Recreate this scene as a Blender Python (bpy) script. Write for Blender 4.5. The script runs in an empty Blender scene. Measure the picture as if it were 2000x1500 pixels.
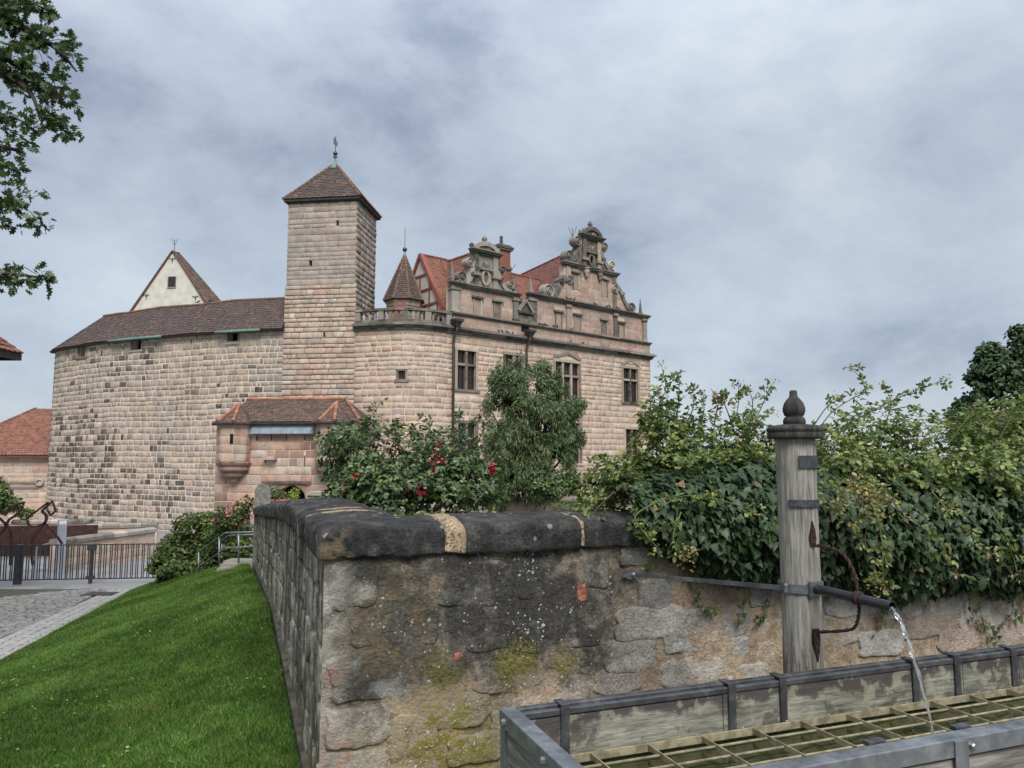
import bpy, bmesh, math, random
import numpy as np
from mathutils import Vector, Matrix, Quaternion

random.seed(11)
rng = np.random.default_rng(11)
sc = bpy.context.scene
COL = sc.collection
R = math.radians

# ------------------------------------------------------------------ camera
FPX, TILT, EYE = 1450.0, R(5.79), 1.65        # focal length in photo pixels (2000 wide), tilt, eye height
cam_d = bpy.data.cameras.new('camera')
cam = bpy.data.objects.new('camera', cam_d); COL.objects.link(cam)
cam_d.sensor_width = 36.0; cam_d.lens = FPX / 2000 * 36.0
cam_d.clip_start = 0.05; cam_d.clip_end = 6000
cam.location = (0, 0, EYE); cam.rotation_euler = (math.pi / 2 + TILT, 0, 0)
sc.camera = cam

# ------------------------------------------------------------------ exposure
vs = sc.view_settings
vs.view_transform = 'Standard'; vs.look = 'None'; vs.gamma = 1.0; vs.exposure = 1.45
vs.use_curve_mapping = False
sc.cycles.use_denoising = True
sc.cycles.max_bounces = 6; sc.cycles.diffuse_bounces = 3; sc.cycles.transparent_max_bounces = 8

# ------------------------------------------------------------------ sun (overcast: weak and very soft)
SUN_EL, SUN_AZ = R(48), R(166)                # azimuth clockwise from +Y (north); behind and left of the camera
sd = bpy.data.lights.new('sun', 'SUN'); sd.energy = 1.5; sd.angle = R(30); sd.color = (1.0, 0.98, 0.95)
sun = bpy.data.objects.new('sun', sd); COL.objects.link(sun)
_sdir = Vector((math.sin(SUN_AZ) * math.cos(SUN_EL), math.cos(SUN_AZ) * math.cos(SUN_EL), math.sin(SUN_EL)))
sun.rotation_euler = _sdir.to_track_quat('Z', 'Y').to_euler(); sun.location = (0, -20, 60)

# ------------------------------------------------------------------ world: Nishita sky under a broken overcast
def build_world():
    w = bpy.data.worlds.new('World'); sc.world = w; w.use_nodes = True
    nt = w.node_tree; nt.nodes.clear(); L = nt.links.new
    out = nt.nodes.new('ShaderNodeOutputWorld'); bg = nt.nodes.new('ShaderNodeBackground'); bg.inputs[1].default_value = 0.1
    sky = nt.nodes.new('ShaderNodeTexSky'); sky.sky_type = 'NISHITA'; sky.sun_disc = False
    sky.sun_elevation = SUN_EL; sky.sun_rotation = SUN_AZ
    tc = nt.nodes.new('ShaderNodeTexCoord'); sep = nt.nodes.new('ShaderNodeSeparateXYZ'); L(tc.outputs['Generated'], sep.inputs[0])
    def m(op, a, b=None, clamp=False):
        n = nt.nodes.new('ShaderNodeMath'); n.operation = op; n.use_clamp = clamp
        for i, v in enumerate((a, b)):
            if v is None: continue
            if isinstance(v, (int, float)): n.inputs[i].default_value = v
            else: L(v, n.inputs[i])
        return n.outputs[0]
    zc = m('ADD', m('MAXIMUM', sep.outputs[2], 0.0), 0.3)
    cv = nt.nodes.new('ShaderNodeCombineXYZ')
    L(m('DIVIDE', sep.outputs[0], zc), cv.inputs[0]); L(m('DIVIDE', sep.outputs[1], zc), cv.inputs[1]); cv.inputs[2].default_value = 3.7
    def noise(sc_, det, ro, dist, rot=0.0, st=(1, 1, 1)):
        mp = nt.nodes.new('ShaderNodeMapping'); L(cv.outputs[0], mp.inputs[0])
        mp.inputs['Rotation'].default_value[2] = rot; mp.inputs['Scale'].default_value = st
        n = nt.nodes.new('ShaderNodeTexNoise'); L(mp.outputs[0], n.inputs['Vector'])
        n.inputs['Scale'].default_value = sc_; n.inputs['Detail'].default_value = det
        n.inputs['Roughness'].default_value = ro; n.inputs['Distortion'].default_value = dist
        return n.outputs[0]
    def rng_(v, a, b, c, d):
        n = nt.nodes.new('ShaderNodeMapRange'); n.interpolation_type = 'SMOOTHSTEP'
        L(v, n.inputs[0])
        for i, x in enumerate((a, b, c, d)): n.inputs[i + 1].default_value = x
        return n.outputs[0]
    def dnoise(sc_, det, ro, dist, ry, st):
        mp = nt.nodes.new('ShaderNodeMapping'); L(tc.outputs['Generated'], mp.inputs[0])
        mp.inputs['Rotation'].default_value = (0, ry, 0); mp.inputs['Scale'].default_value = st; mp.inputs['Location'].default_value = (5.1, 3.2, 0.2)
        n = nt.nodes.new('ShaderNodeTexNoise'); L(mp.outputs[0], n.inputs['Vector'])
        n.inputs['Scale'].default_value = sc_; n.inputs['Detail'].default_value = det
        n.inputs['Roughness'].default_value = ro; n.inputs['Distortion'].default_value = dist
        return n.outputs[0]
    big = dnoise(2.1, 4, 0.5, 0.2, R(30), (0.85, 1, 1.25))
    mid = dnoise(4.0, 10, 0.62, 0.15, R(33), (0.75, 1, 1.3))
    fine = noise(1.6, 6, 0.6, 0.25, R(-28), (0.8, 1.2, 1))
    k = m('ADD', m('ADD', m('MULTIPLY', big, 0.38), m('MULTIPLY', mid, 0.5)), m('MULTIPLY', fine, 0.12))
    cr = nt.nodes.new('ShaderNodeValToRGB'); L(k, cr.inputs[0])
    el = cr.color_ramp.elements
    def e(p, c, i=None):
        x = el[i] if i is not None else el.new(p)
        x.position = p; x.color = (*c, 1)
    S = 3.3
    def c(r, g, b): return tuple((v / 255) ** 2.2 * S for v in (r, g, b))
    e(0.34, c(136, 147, 166), 0); e(0.60, c(215, 224, 232), 1)
    e(0.405, c(161, 172, 190)); e(0.45, c(181, 192, 208)); e(0.515, c(197, 207, 220))
    # real overcast is brighter overhead than at the horizon
    up = rng_(sep.outputs[2], 0.3, 1.0, 1.0, 2.2)
    mul = nt.nodes.new('ShaderNodeVectorMath'); mul.operation = 'SCALE'; L(cr.outputs[0], mul.inputs[0]); L(up, mul.inputs['Scale'])
    mx = nt.nodes.new('ShaderNodeMixRGB'); mx.inputs[0].default_value = 0.93
    L(sky.outputs[0], mx.inputs[1]); L(mul.outputs[0], mx.inputs[2])
    L(mx.outputs[0], bg.inputs[0]); L(bg.outputs[0], out.inputs[0])
build_world()

# ------------------------------------------------------------------ layout helpers (photo pixel at a real distance -> point)
def ray(px, py):
    a, b = (px - 1000) / FPX, (750 - py) / FPX
    c, s = math.cos(TILT), math.sin(TILT)
    return np.array((a, c - b * s, s + b * c))
def at(px, py, d):
    r = ray(px, py); t = d / r[1]
    return np.array((r[0] * t, d, EYE + r[2] * t))
def on_z(px, py, z):
    r = ray(px, py); t = (z - EYE) / r[2]
    return np.array((r[0] * t, r[1] * t, z))
def proj(P):
    P = np.asarray(P, float); c, s = math.cos(TILT), math.sin(TILT)
    x, y, z = P[..., 0], P[..., 1], P[..., 2] - EYE
    f = y * c + z * s; u = -y * s + z * c
    f = np.where(f < 0.01, 0.01, f)
    return 1000 + FPX * x / f, 750 - FPX * u / f, f

class Face:
    """A vertical surface over a plan polyline (left to right as seen); u runs along it, off stands proud of it."""
    def __init__(s, *pts):
        s.p = np.array([(p[0], p[1]) for p in pts], float)
        d = np.diff(s.p, axis=0); s.seg = np.hypot(d[:, 0], d[:, 1]); s.e = d / s.seg[:, None]
        s.n = np.stack([s.e[:, 1], -s.e[:, 0]], 1)
        s.cum = np.concatenate([[0], np.cumsum(s.seg)]); s.L = s.cum[-1]
        vn = np.vstack([s.n[:1], (s.n[:-1] + s.n[1:]) / 2, s.n[-1:]]); s.vn = vn / np.hypot(vn[:, 0], vn[:, 1])[:, None]
    def P(s, u, z, off=0.0):
        u, z, off = np.broadcast_arrays(np.asarray(u, float), np.asarray(z, float), np.asarray(off, float))
        i = np.clip(np.searchsorted(s.cum, u, side='right') - 1, 0, len(s.seg) - 1)
        l = (u - s.cum[i])
        t = np.clip(l / s.seg[i], 0, 1)[..., None]
        xy = s.p[i] + s.e[i] * l[..., None]
        n = s.vn[i] * (1 - t) + s.vn[i + 1] * t if len(s.seg) > 1 else s.n[i]
        xy = xy + n * off[..., None]
        return np.concatenate([xy, z[..., None]], -1)
    def uz(s, px, py):
        r = ray(px, py); best = None
        for i in range(len(s.seg)):
            p, e = s.p[i], s.e[i]
            det = r[0] * -e[1] + r[1] * e[0]
            if abs(det) < 1e-9: continue
            t = (p[0] * -e[1] + p[1] * e[0]) / det
            l = (r[0] * t - p[0]) / e[0] if abs(e[0]) > abs(e[1]) else (r[1] * t - p[1]) / e[1]
            lo = -1e9 if i == 0 and len(s.seg) == 1 else -1e-6
            hi = 1e9 if i == len(s.seg) - 1 and len(s.seg) == 1 else s.seg[i] + 1e-6
            if t > 0 and lo <= l <= hi:
                k = (t, s.cum[i] + l, EYE + r[2] * t)
                if best is None or k[0] < best[0]: best = k
        if best is None:
            i = int(np.argmin(np.abs(s.p[:, 0] / s.p[:, 1] - r[0] / r[1]))); return s.cum[i], EYE + r[2] * s.p[i, 1] / r[1]
        return best[1], best[2]
    def rect(s, x0, y0, x1, y1):
        u0 = s.uz(x0, (y0 + y1) / 2)[0]; u1 = s.uz(x1, (y0 + y1) / 2)[0]; xm = (x0 + x1) / 2
        return u0, u1, s.uz(xm, y1)[1], s.uz(xm, y0)[1]

# ------------------------------------------------------------------ objects
ORG = {}
def tag(o, label=None, cat=None, group=None, kind=None):
    for k, v in (('label', label), ('category', cat), ('group', group), ('kind', kind)):
        if v: o[k] = v
    return o
def thing(name, loc, label, cat, group=None):
    o = bpy.data.objects.new(name, None); COL.objects.link(o); o.empty_display_size = 0.2
    o.location = tuple(loc); ORG[o.name] = np.array(loc, float)
    return tag(o, label, cat, group)
def raw_mesh(name, V, F, mat, rnd=None, smooth=False):
    V = np.ascontiguousarray(V, dtype=np.float32).reshape(-1, 3)
    me = bpy.data.meshes.new(name)
    if isinstance(F, np.ndarray):
        n, k = F.shape
        me.vertices.add(len(V)); me.vertices.foreach_set('co', V.ravel())
        me.loops.add(n * k); me.loops.foreach_set('vertex_index', F.astype(np.int32).ravel())
        me.polygons.add(n); me.polygons.foreach_set('loop_start', np.arange(0, n * k, k, dtype=np.int32))
        me.update(calc_edges=True)
    else:
        me.from_pydata(V.tolist(), [], F); me.update()
    if rnd is not None:
        rnd = np.asarray(rnd, np.float32)
        if rnd.ndim == 1: rnd = np.tile(rnd, (len(V), 1))
        a = me.attributes.new('rnd', 'FLOAT_COLOR', 'POINT')
        a.data.foreach_set('color', np.concatenate([rnd[:, :3], np.ones((len(V), 1), np.float32)], 1).ravel())
    if smooth: me.polygons.foreach_set('use_smooth', np.ones(len(me.polygons), bool))
    if mat is not None: me.materials.append(mat)
    return me
def put(name, me, loc, parent=None):
    o = bpy.data.objects.new(name, me); COL.objects.link(o)
    loc = np.array(loc, float); ORG[o.name] = loc
    if parent is not None:
        o.parent = parent; loc = loc - ORG[parent.name]
    o.location = tuple(loc)
    return o
def mesh_obj(name, V, F, mat, parent=None, rnd=None, smooth=False, origin=None):
    V = np.asarray(V, float).reshape(-1, 3)
    if origin is None:
        lo, hi = V.min(0), V.max(0); origin = (lo + hi) / 2
        if parent is None: origin[2] = lo[2]
    return put(name, raw_mesh(name, V - origin, F, mat, rnd, smooth), origin, parent)

class MB:
    """Collects shapes that belong to ONE part."""
    def __init__(s): s.V, s.F, s.C, s.n = [], [], [], 0
    def add(s, V, F, c=None):
        V = np.asarray(V, float).reshape(-1, 3); s.V.append(V)
        s.C.append(np.tile(np.array((random.random(), random.random(), random.random()) if c is None else c, float), (len(V), 1)))
        o = s.n
        s.F.extend([tuple(int(i) + o for i in f) for f in F]); s.n += len(V); return s
    def hexa(s, P, c=None):      # 8 points: bottom 4 then top 4
        return s.add(P, [(0, 3, 2, 1), (4, 5, 6, 7), (0, 1, 5, 4), (1, 2, 6, 5), (2, 3, 7, 6), (3, 0, 4, 7)], c)
    def box(s, c0, size, ax=None, c=None):
        ax = np.eye(3) if ax is None else np.asarray(ax, float); c0 = np.asarray(c0, float); h = np.asarray(size, float) / 2
        P = [c0 + ax[0] * h[0] * i + ax[1] * h[1] * j + ax[2] * h[2] * k for k in (-1, 1) for i, j in ((-1, -1), (1, -1), (1, 1), (-1, 1))]
        return s.hexa(P, c)
    def slab(s, face, u0, u1, z0, z1, o0, o1, c=None, nu=1):   # box on a Face between offsets o0 < o1
        for k in range(nu):
            a, b = u0 + (u1 - u0) * k / nu, u0 + (u1 - u0) * (k + 1) / nu
            P = [face.P(a, z0, o1), face.P(b, z0, o1), face.P(b, z0, o0), face.P(a, z0, o0),
                 face.P(a, z1, o1), face.P(b, z1, o1), face.P(b, z1, o0), face.P(a, z1, o0)]
            s.hexa(P, c)
        return s
    def poly(s, face, uz, o0, o1, c=None):     # polygon (u,z) counter-clockwise seen from outside, extruded
        n = len(uz)
        V = [face.P(u, z, o1) for u, z in uz] + [face.P(u, z, o0) for u, z in uz]
        F = [tuple(range(n)), tuple(range(2 * n - 1, n - 1, -1))] + [(i, i + n, (i + 1) % n + n, (i + 1) % n) for i in range(n)]
        return s.add(V, F, c)
    def tube(s, path, rad, n=8, c=None, cap=True, twist=0.0, flat=1.0):
        P = [np.asarray(p, float) for p in path]; m = len(P)
        rad = [rad] * m if np.isscalar(rad) else list(rad)
        V, F = [], []; prev = None
        for i in range(m):
            t = P[min(i + 1, m - 1)] - P[max(i - 1, 0)]; t = t / (np.linalg.norm(t) + 1e-12)
            if prev is None:
                a = np.cross(t, (0, 0, 1.0))
                if np.linalg.norm(a) < 0.05: a = np.cross(t, (1.0, 0, 0))
            else: a = prev - t * np.dot(prev, t)
            a = a / (np.linalg.norm(a) + 1e-12); b = np.cross(t, a); prev = a
            for j in range(n):
                th = 2 * math.pi * j / n + twist * i
                V.append(P[i] + rad[i] * (a * math.cos(th) + b * math.sin(th) * flat))
        for i in range(m - 1):
            for j in range(n):
                F.append((i * n + j, i * n + (j + 1) % n, (i + 1) * n + (j + 1) % n, (i + 1) * n + j))
        if cap: F += [tuple(range(n - 1, -1, -1)), tuple(range((m - 1) * n, m * n))]
        return s.add(V, F, c)
    def lathe(s, base, prof, n=16, axis=(0, 0, 1), c=None, a0=0.0, jit=0.0):
        ax = np.asarray(axis, float); ax = ax / np.linalg.norm(ax)
        x = np.cross(ax, (0, 1.0, 0)) if abs(ax[1]) < 0.9 else np.cross(ax, (1.0, 0, 0)); x /= np.linalg.norm(x); y = np.cross(ax, x)
        base = np.asarray(base, float); V, F = [], []
        for r, h in prof:
            for j in range(n):
                th = 2 * math.pi * (j + a0) / n
                rr = max(r, 1e-4) * (1 + jit * (random.random() - 0.5))
                V.append(base + ax * h + rr * (x * math.cos(th) + y * math.sin(th)))
        m = len(prof)
        for i in range(m - 1):
            for j in range(n): F.append((i * n + j, i * n + (j + 1) % n, (i + 1) * n + (j + 1) % n, (i + 1) * n + j))
        F += [tuple(range(n - 1, -1, -1)), tuple(range((m - 1) * n, m * n))]
        return s.add(V, F, c)
    def build(s, name, mat, parent=None, smooth=False, origin=None):
        return mesh_obj(name, np.concatenate(s.V), s.F, mat, parent, np.concatenate(s.C), smooth, origin)

def bez(pts, n=24):               # smooth Catmull-Rom path through points
    P = [np.asarray(p, float) for p in pts]
    P = [2 * P[0] - P[1]] + P + [2 * P[-1] - P[-2]]
    out = []; m = len(P) - 3
    for k in range(n + 1):
        t = k / n * m; i = min(int(t), m - 1); t -= i
        a, b, c, d = P[i:i + 4]
        out.append(0.5 * ((2 * b) + (c - a) * t + (2 * a - 5 * b + 4 * c - d) * t * t + (3 * b - a - 3 * c + d) * t ** 3))
    return out
# ------------------------------------------------------------------ materials
class Mat:
    def __init__(s, name):
        s.m = bpy.data.materials.new(name); s.m.use_nodes = True; s.nt = s.m.node_tree
        s.b = s.nt.nodes['Principled BSDF']; s.o = s.nt.nodes['Material Output']; s._pos = None; s._rnd = None
    def link(s, a, sock):
        if isinstance(a, (int, float)): sock.default_value = a
        elif isinstance(a, (tuple, list)): sock.default_value = (*a, 1)[:len(sock.default_value)]
        else: s.nt.links.new(a, sock)
    @property
    def pos(s):
        if s._pos is None: s._pos = s.nt.nodes.new('ShaderNodeNewGeometry')
        return s._pos.outputs['Position']
    @property
    def rnd(s):
        if s._rnd is None:
            a = s.nt.nodes.new('ShaderNodeAttribute'); a.attribute_name = 'rnd'
            q = s.nt.nodes.new('ShaderNodeSeparateColor'); s.nt.links.new(a.outputs['Color'], q.inputs[0]); s._rnd = q.outputs
        return s._rnd
    def stretch(s, sc_, vec=None):
        n = s.nt.nodes.new('ShaderNodeVectorMath'); n.operation = 'MULTIPLY'; s.link(vec or s.pos, n.inputs[0]); n.inputs[1].default_value = sc_
        return n.outputs[0]
    def noise(s, scale, det=4, ro=0.55, vec=None, dist=0.0):
        n = s.nt.nodes.new('ShaderNodeTexNoise'); s.link(vec or s.pos, n.inputs['Vector'])
        for k, v in (('Scale', scale), ('Detail', det), ('Roughness', ro), ('Distortion', dist)): n.inputs[k].default_value = v
        return n.outputs[0]
    def voro(s, scale, feature='F1', vec=None, out='Distance'):
        n = s.nt.nodes.new('ShaderNodeTexVoronoi'); n.feature = feature; s.link(vec or s.pos, n.inputs['Vector']); n.inputs['Scale'].default_value = scale
        return n.outputs[out]
    def math(s, op, a, b=0.0, clamp=False):
        n = s.nt.nodes.new('ShaderNodeMath'); n.operation = op; n.use_clamp = clamp; s.link(a, n.inputs[0]); s.link(b, n.inputs[1]); return n.outputs[0]
    def map(s, v, a, b, c=0.0, d=1.0, smooth=True):
        n = s.nt.nodes.new('ShaderNodeMapRange'); n.interpolation_type = 'SMOOTHSTEP' if smooth else 'LINEAR'; s.link(v, n.inputs[0])
        for i, x in enumerate((a, b, c, d)): n.inputs[i + 1].default_value = x
        return n.outputs[0]
    def near(s, p, r0, r1):
        n = s.nt.nodes.new('ShaderNodeVectorMath'); n.operation = 'DISTANCE'; s.link(s.pos, n.inputs[0]); n.inputs[1].default_value = tuple(p)
        return s.map(n.outputs['Value'], r0, r1, 1.0, 0.0)
    def ramp(s, f, stops, const=False):
        n = s.nt.nodes.new('ShaderNodeValToRGB'); s.link(f, n.inputs[0]); cr = n.color_ramp
        if const: cr.interpolation = 'CONSTANT'
        while len(cr.elements) < len(stops): cr.elements.new(0.5)
        for e, (p, c) in zip(cr.elements, stops): e.position = p; e.color = (*c, 1)
        return n.outputs[0]
    def mix(s, f, a, b, mode='MIX'):
        n = s.nt.nodes.new('ShaderNodeMixRGB'); n.blend_type = mode; s.link(f, n.inputs[0]); s.link(a, n.inputs[1]); s.link(b, n.inputs[2]); return n.outputs[0]
    def bump(s, h, st=0.5, dist=0.02, prev=None):
        n = s.nt.nodes.new('ShaderNodeBump'); n.inputs['Strength'].default_value = st; n.inputs['Distance'].default_value = dist; s.link(h, n.inputs['Height'])
        if prev is not None: s.nt.links.new(prev, n.inputs['Normal'])
        return n.outputs[0]
    def done(s, col, rough=0.9, nrm=None, spec=0.25, metal=0.0):
        s.link(col, s.b.inputs['Base Color']); s.link(rough, s.b.inputs['Roughness']); s.b.inputs['Specular IOR Level'].default_value = spec
        s.b.inputs['Metallic'].default_value = metal
        if nrm is not None: s.nt.links.new(nrm, s.b.inputs['Normal'])
        return s.m
    def mulv(s, col, v): return s.mix(1.0, col, s.grey(v), 'MULTIPLY')
    def grey(s, v):
        n = s.nt.nodes.new('ShaderNodeCombineColor')
        for i in range(3): s.link(v, n.inputs[i])
        return n.outputs[0]

def plain(name, c, rough=0.8, var=0.2, scale=6.0, spec=0.25, metal=0.0, bump=0.15, dist=0.01):
    m = Mat(name); n = m.noise(scale, 5); col = m.mulv(c, m.map(n, 0.3, 0.7, 1 - var, 1 + var))
    return m.done(col, rough, m.bump(n, bump, dist) if bump else None, spec, metal)

def stone_mat(name, stops, dark=(0.05, 0.045, 0.042), nscale=1.0, streak=0.35, bump=0.5, bd=0.03, grey=None):
    """ashlar: hue from rnd.r, darkened blocks from rnd.g, weather noise from the place"""
    m = Mat(name); r = m.rnd
    col = m.ramp(r[0], stops)
    big = m.noise(0.22 * nscale, 4, 0.6); mid = m.noise(2.2 * nscale, 6, 0.65); fin = m.noise(14 * nscale, 4, 0.7)
    col = m.mulv(col, m.map(r[2], 0, 1, 0.84, 1.12, False))
    if grey: col = m.mix(m.map(big, 0.47, 0.60, 0, 0.6), col, grey)
    stv = m.noise(1.0, 4, 0.6, m.stretch((1.6, 1.6, 0.12)))
    col = m.mix(m.math('MULTIPLY', m.map(stv, 0.50, 0.72), streak), col, (0.09, 0.08, 0.075))
    col = m.mulv(col, m.map(mid, 0.25, 0.75, 0.76, 1.18))
    col = m.mulv(col, m.map(fin, 0.3, 0.7, 0.86, 1.1))
    d = m.math('MULTIPLY', r[1], m.map(mid, 0.3, 0.62, 0.4, 1.0))
    col = m.mix(d, col, dark)
    h = m.math('ADD', m.math('MULTIPLY', mid, 0.7), m.math('MULTIPLY', fin, 0.3))
    return m.done(col, 0.93, m.bump(h, bump, bd), 0.15)

def leaf_mat(name, stops, rough=0.5, trans=0.25, spec=0.35):
    m = Mat(name); r = m.rnd
    col = m.mulv(m.ramp(r[0], stops), m.map(r[2], 0, 1, 0.75, 1.25, False))
    m.done(col, rough, None, spec)
    t = m.nt.nodes.new('ShaderNodeBsdfTranslucent'); m.link(m.mulv(col, 1.3), t.inputs[0])
    x = m.nt.nodes.new('ShaderNodeMixShader'); x.inputs[0].default_value = trans
    m.nt.links.new(m.b.outputs[0], x.inputs[1]); m.nt.links.new(t.outputs[0], x.inputs[2]); m.nt.links.new(x.outputs[0], m.o.inputs[0])
    return m.m

MT = {}
TAN = [(0.0, (0.385, 0.284, 0.215)), (0.2, (0.464, 0.358, 0.266)), (0.4, (0.412, 0.324, 0.257)), (0.6, (0.464, 0.310, 0.237)), (0.8, (0.385, 0.330, 0.279)), (1.0, (0.515, 0.410, 0.307))]
PINK = [(0.0, (0.37, 0.22, 0.165)), (0.2, (0.42, 0.30, 0.225)), (0.4, (0.40, 0.245, 0.185)), (0.6, (0.47, 0.38, 0.295)), (0.75, (0.36, 0.20, 0.15)), (0.9, (0.42, 0.37, 0.31)), (1.0, (0.46, 0.33, 0.225))]
GREYB = [(0.0, (0.329, 0.267, 0.221)), (0.3, (0.382, 0.319, 0.268)), (0.55, (0.341, 0.280, 0.247)), (0.8, (0.434, 0.352, 0.274)), (1.0, (0.407, 0.294, 0.228))]
MT['curtain'] = stone_mat('curtain_stone', GREYB,  grey=(0.276, 0.258, 0.228), streak=0.4, bump=0.7, bd=0.05)
MT['tower'] = stone_mat('tower_stone', [(0, (0.318, 0.262, 0.224)), (0.35, (0.369, 0.306, 0.257)), (0.7, (0.331, 0.281, 0.251)), (1, (0.407, 0.312, 0.251))], grey=(0.280, 0.256, 0.244), streak=0.2, bump=0.6, bd=0.04)
MT['palace'] = stone_mat('palace_stone', TAN, streak=0.12, bump=0.6, bd=0.05)
MT['ashlar'] = stone_mat('gable_ashlar', [(0, (0.35, 0.235, 0.19)), (0.4, (0.37, 0.262, 0.212)), (0.7, (0.345, 0.262, 0.22)), (1, (0.40, 0.30, 0.235))], streak=0.22, bump=0.3, bd=0.02)
MT['gate'] = stone_mat('gate_stone', PINK, streak=0.35, bump=0.4, bd=0.03)
MT['trim'] = stone_mat('weathered_trim', [(0, (0.311, 0.278, 0.242)), (0.5, (0.383, 0.342, 0.297)), (1, (0.456, 0.395, 0.333))], streak=0.4, bump=0.3, bd=0.02)
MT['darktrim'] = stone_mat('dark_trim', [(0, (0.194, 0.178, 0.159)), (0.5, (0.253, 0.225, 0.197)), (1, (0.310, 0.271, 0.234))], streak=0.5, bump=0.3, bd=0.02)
MT['surround'] = stone_mat('window_surround', [(0, (0.366, 0.305, 0.244)), (1, (0.427, 0.354, 0.275))], streak=0.2, bump=0.2, bd=0.01)
MT['blind'] = stone_mat('blind_window_stone', [(0, (0.366, 0.275, 0.226)), (1, (0.403, 0.305, 0.244))], streak=0.2, bump=0.2, bd=0.01)
MT['mortar'] = plain('lime_mortar', (0.557, 0.447, 0.335), 0.95, 0.22, 1.3, 0.1, bump=0.3, dist=0.02)
MT['mortar2'] = plain('pink_mortar', (0.519, 0.397, 0.321), 0.95, 0.2, 1.3, 0.1, bump=0.3, dist=0.02)
MT['mortar3'] = plain('grey_mortar', (0.341, 0.280, 0.232), 0.95, 0.2, 1.3, 0.1, bump=0.3, dist=0.02)

def tile_mat(name, stops, age=0.4):
    m = Mat(name); r = m.rnd
    col = m.mulv(m.ramp(r[0], stops), m.map(r[2], 0, 1, 0.75, 1.2, False))
    n = m.noise(0.9, 5, 0.65); col = m.mix(m.math('MULTIPLY', m.map(n, 0.45, 0.68), age), col, (0.075, 0.068, 0.06)); col = m.mix(m.map(m.noise(2.6, 5, 0.7), 0.56, 0.66, 0, 0.45), col, (0.085, 0.09, 0.05)); col = m.mix(m.math('MULTIPLY', m.map(r[1], 0.955, 0.965), 0.6), col, (0.24, 0.12, 0.085))
    return m.done(col, 0.85, m.bump(m.noise(20, 3), 0.2, 0.01), 0.2)
MT['tile_brown'] = tile_mat('brown_tiles', [(0, (0.078, 0.059, 0.055)), (0.5, (0.106, 0.075, 0.066)), (1, (0.092, 0.071, 0.068))])
MT['tile_mix'] = tile_mat('gate_tiles', [(0, (0.092, 0.069, 0.057)), (0.5, (0.129, 0.090, 0.071)), (1, (0.156, 0.097, 0.074))])
MT['tile_red'] = tile_mat('red_tiles', [(0, (0.189, 0.080, 0.056)), (0.5, (0.225, 0.098, 0.067)), (1, (0.202, 0.102, 0.073))], 0.35)
MT['tile_wine'] = tile_mat('wine_tiles', [(0, (0.20, 0.085, 0.068)), (0.5, (0.235, 0.10, 0.08)), (1, (0.21, 0.092, 0.075))], 0.2)
MT['tile_ridge'] = tile_mat('ridge_tiles', [(0, (0.30, 0.125, 0.08)), (1, (0.35, 0.16, 0.105))], 0.3)
MT['tile_ridge2'] = tile_mat('brown_ridge_tiles', [(0, (0.15, 0.085, 0.062)), (1, (0.19, 0.11, 0.08))], 0.3)
MT['render'] = plain('cream_render', (0.54, 0.51, 0.45), 0.95, 0.1, 1.5, 0.1)
MT['timber_red'] = plain('red_timber', (0.243, 0.083, 0.066), 0.7, 0.2, 8)
MT['soffit'] = plain('dark_timber', (0.045, 0.037, 0.036), 0.7, 0.3, 8)
MT['copper'] = plain('green_copper', (0.13, 0.22, 0.185), 0.6, 0.25, 8)
MT['zinc'] = plain('zinc_sheet', (0.20, 0.235, 0.27), 0.6, 0.15, 3, 0.3, 0.0)
MT['lead'] = plain('dark_metal', (0.05, 0.05, 0.055), 0.5, 0.3, 8, 0.5, 0.4)
MT['pipe'] = plain('brown_downpipe', (0.055, 0.042, 0.038), 0.5, 0.3, 5, 0.4)
MT['brick'] = stone_mat('chimney_brick', [(0, (0.26, 0.105, 0.066)), (1, (0.33, 0.14, 0.09))], streak=0.2, bump=0.2, bd=0.01)
MT['dark'] = plain('opening_shade', (0.012, 0.011, 0.011), 0.9, 0.2, 5, 0.05)  # near-black colour standing in for the shade inside holes and recesses
m = Mat('window_glass'); n_ = m.noise(3, 3); MT['glass'] = m.done(m.ramp(n_, [(0.3, (0.012, 0.013, 0.015)), (0.7, (0.028, 0.03, 0.034))]), 0.08, m.bump(m.noise(2.5, 2), 0.05, 0.02), 0.5)
MT['casement'] = plain('brown_casement', (0.07, 0.032, 0.028), 0.6, 0.3, 9)
MT['bird'] = plain('pigeon_feathers', (0.045, 0.045, 0.05), 0.8, 0.4, 30)
# ------------------------------------------------------------------ masonry
QF = np.array([(0, 1, 5, 4), (1, 2, 6, 5), (2, 3, 7, 6), (3, 0, 4, 7), (4, 5, 9, 8), (5, 6, 10, 9), (6, 7, 11, 10), (7, 4, 8, 11), (8, 9, 10, 11)])
def courses(spans, z0, z1, h, w, holes=(), hj=0.18, wj=0.45):
    """rows of blocks; spans(za, zb) gives the free u ranges of a row, holes are (u0,u1,z0,z1)"""
    out = []; z = z0
    while z < z1 - 0.3 * h:
        hh = h * (1 + hj * (random.random() * 2 - 1)); zb = min(z + hh, z1)
        if z1 - zb < 0.45 * h: zb = z1
        iv = list(spans(z, zb))
        for a, b, c, d in holes:
            if min(zb, d) - max(z, c) < 0.2 * (zb - z): continue
            nv = []
            for p, q in iv:
                if b <= p or a >= q: nv.append((p, q)); continue
                if a > p: nv.append((p, a))
                if b < q: nv.append((b, q))
            iv = nv
        for p, q in iv:
            u = p + 0.0
            while q - u > 0.02:
                ww = w * (1 - wj + 2 * wj * random.random()); ub = u + ww
                if q - ub < 0.4 * w: ub = q
                if ub - u > 0.04: out.append((u, ub, z, zb))
                u = ub
        z = zb
    return np.array(out)
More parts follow.
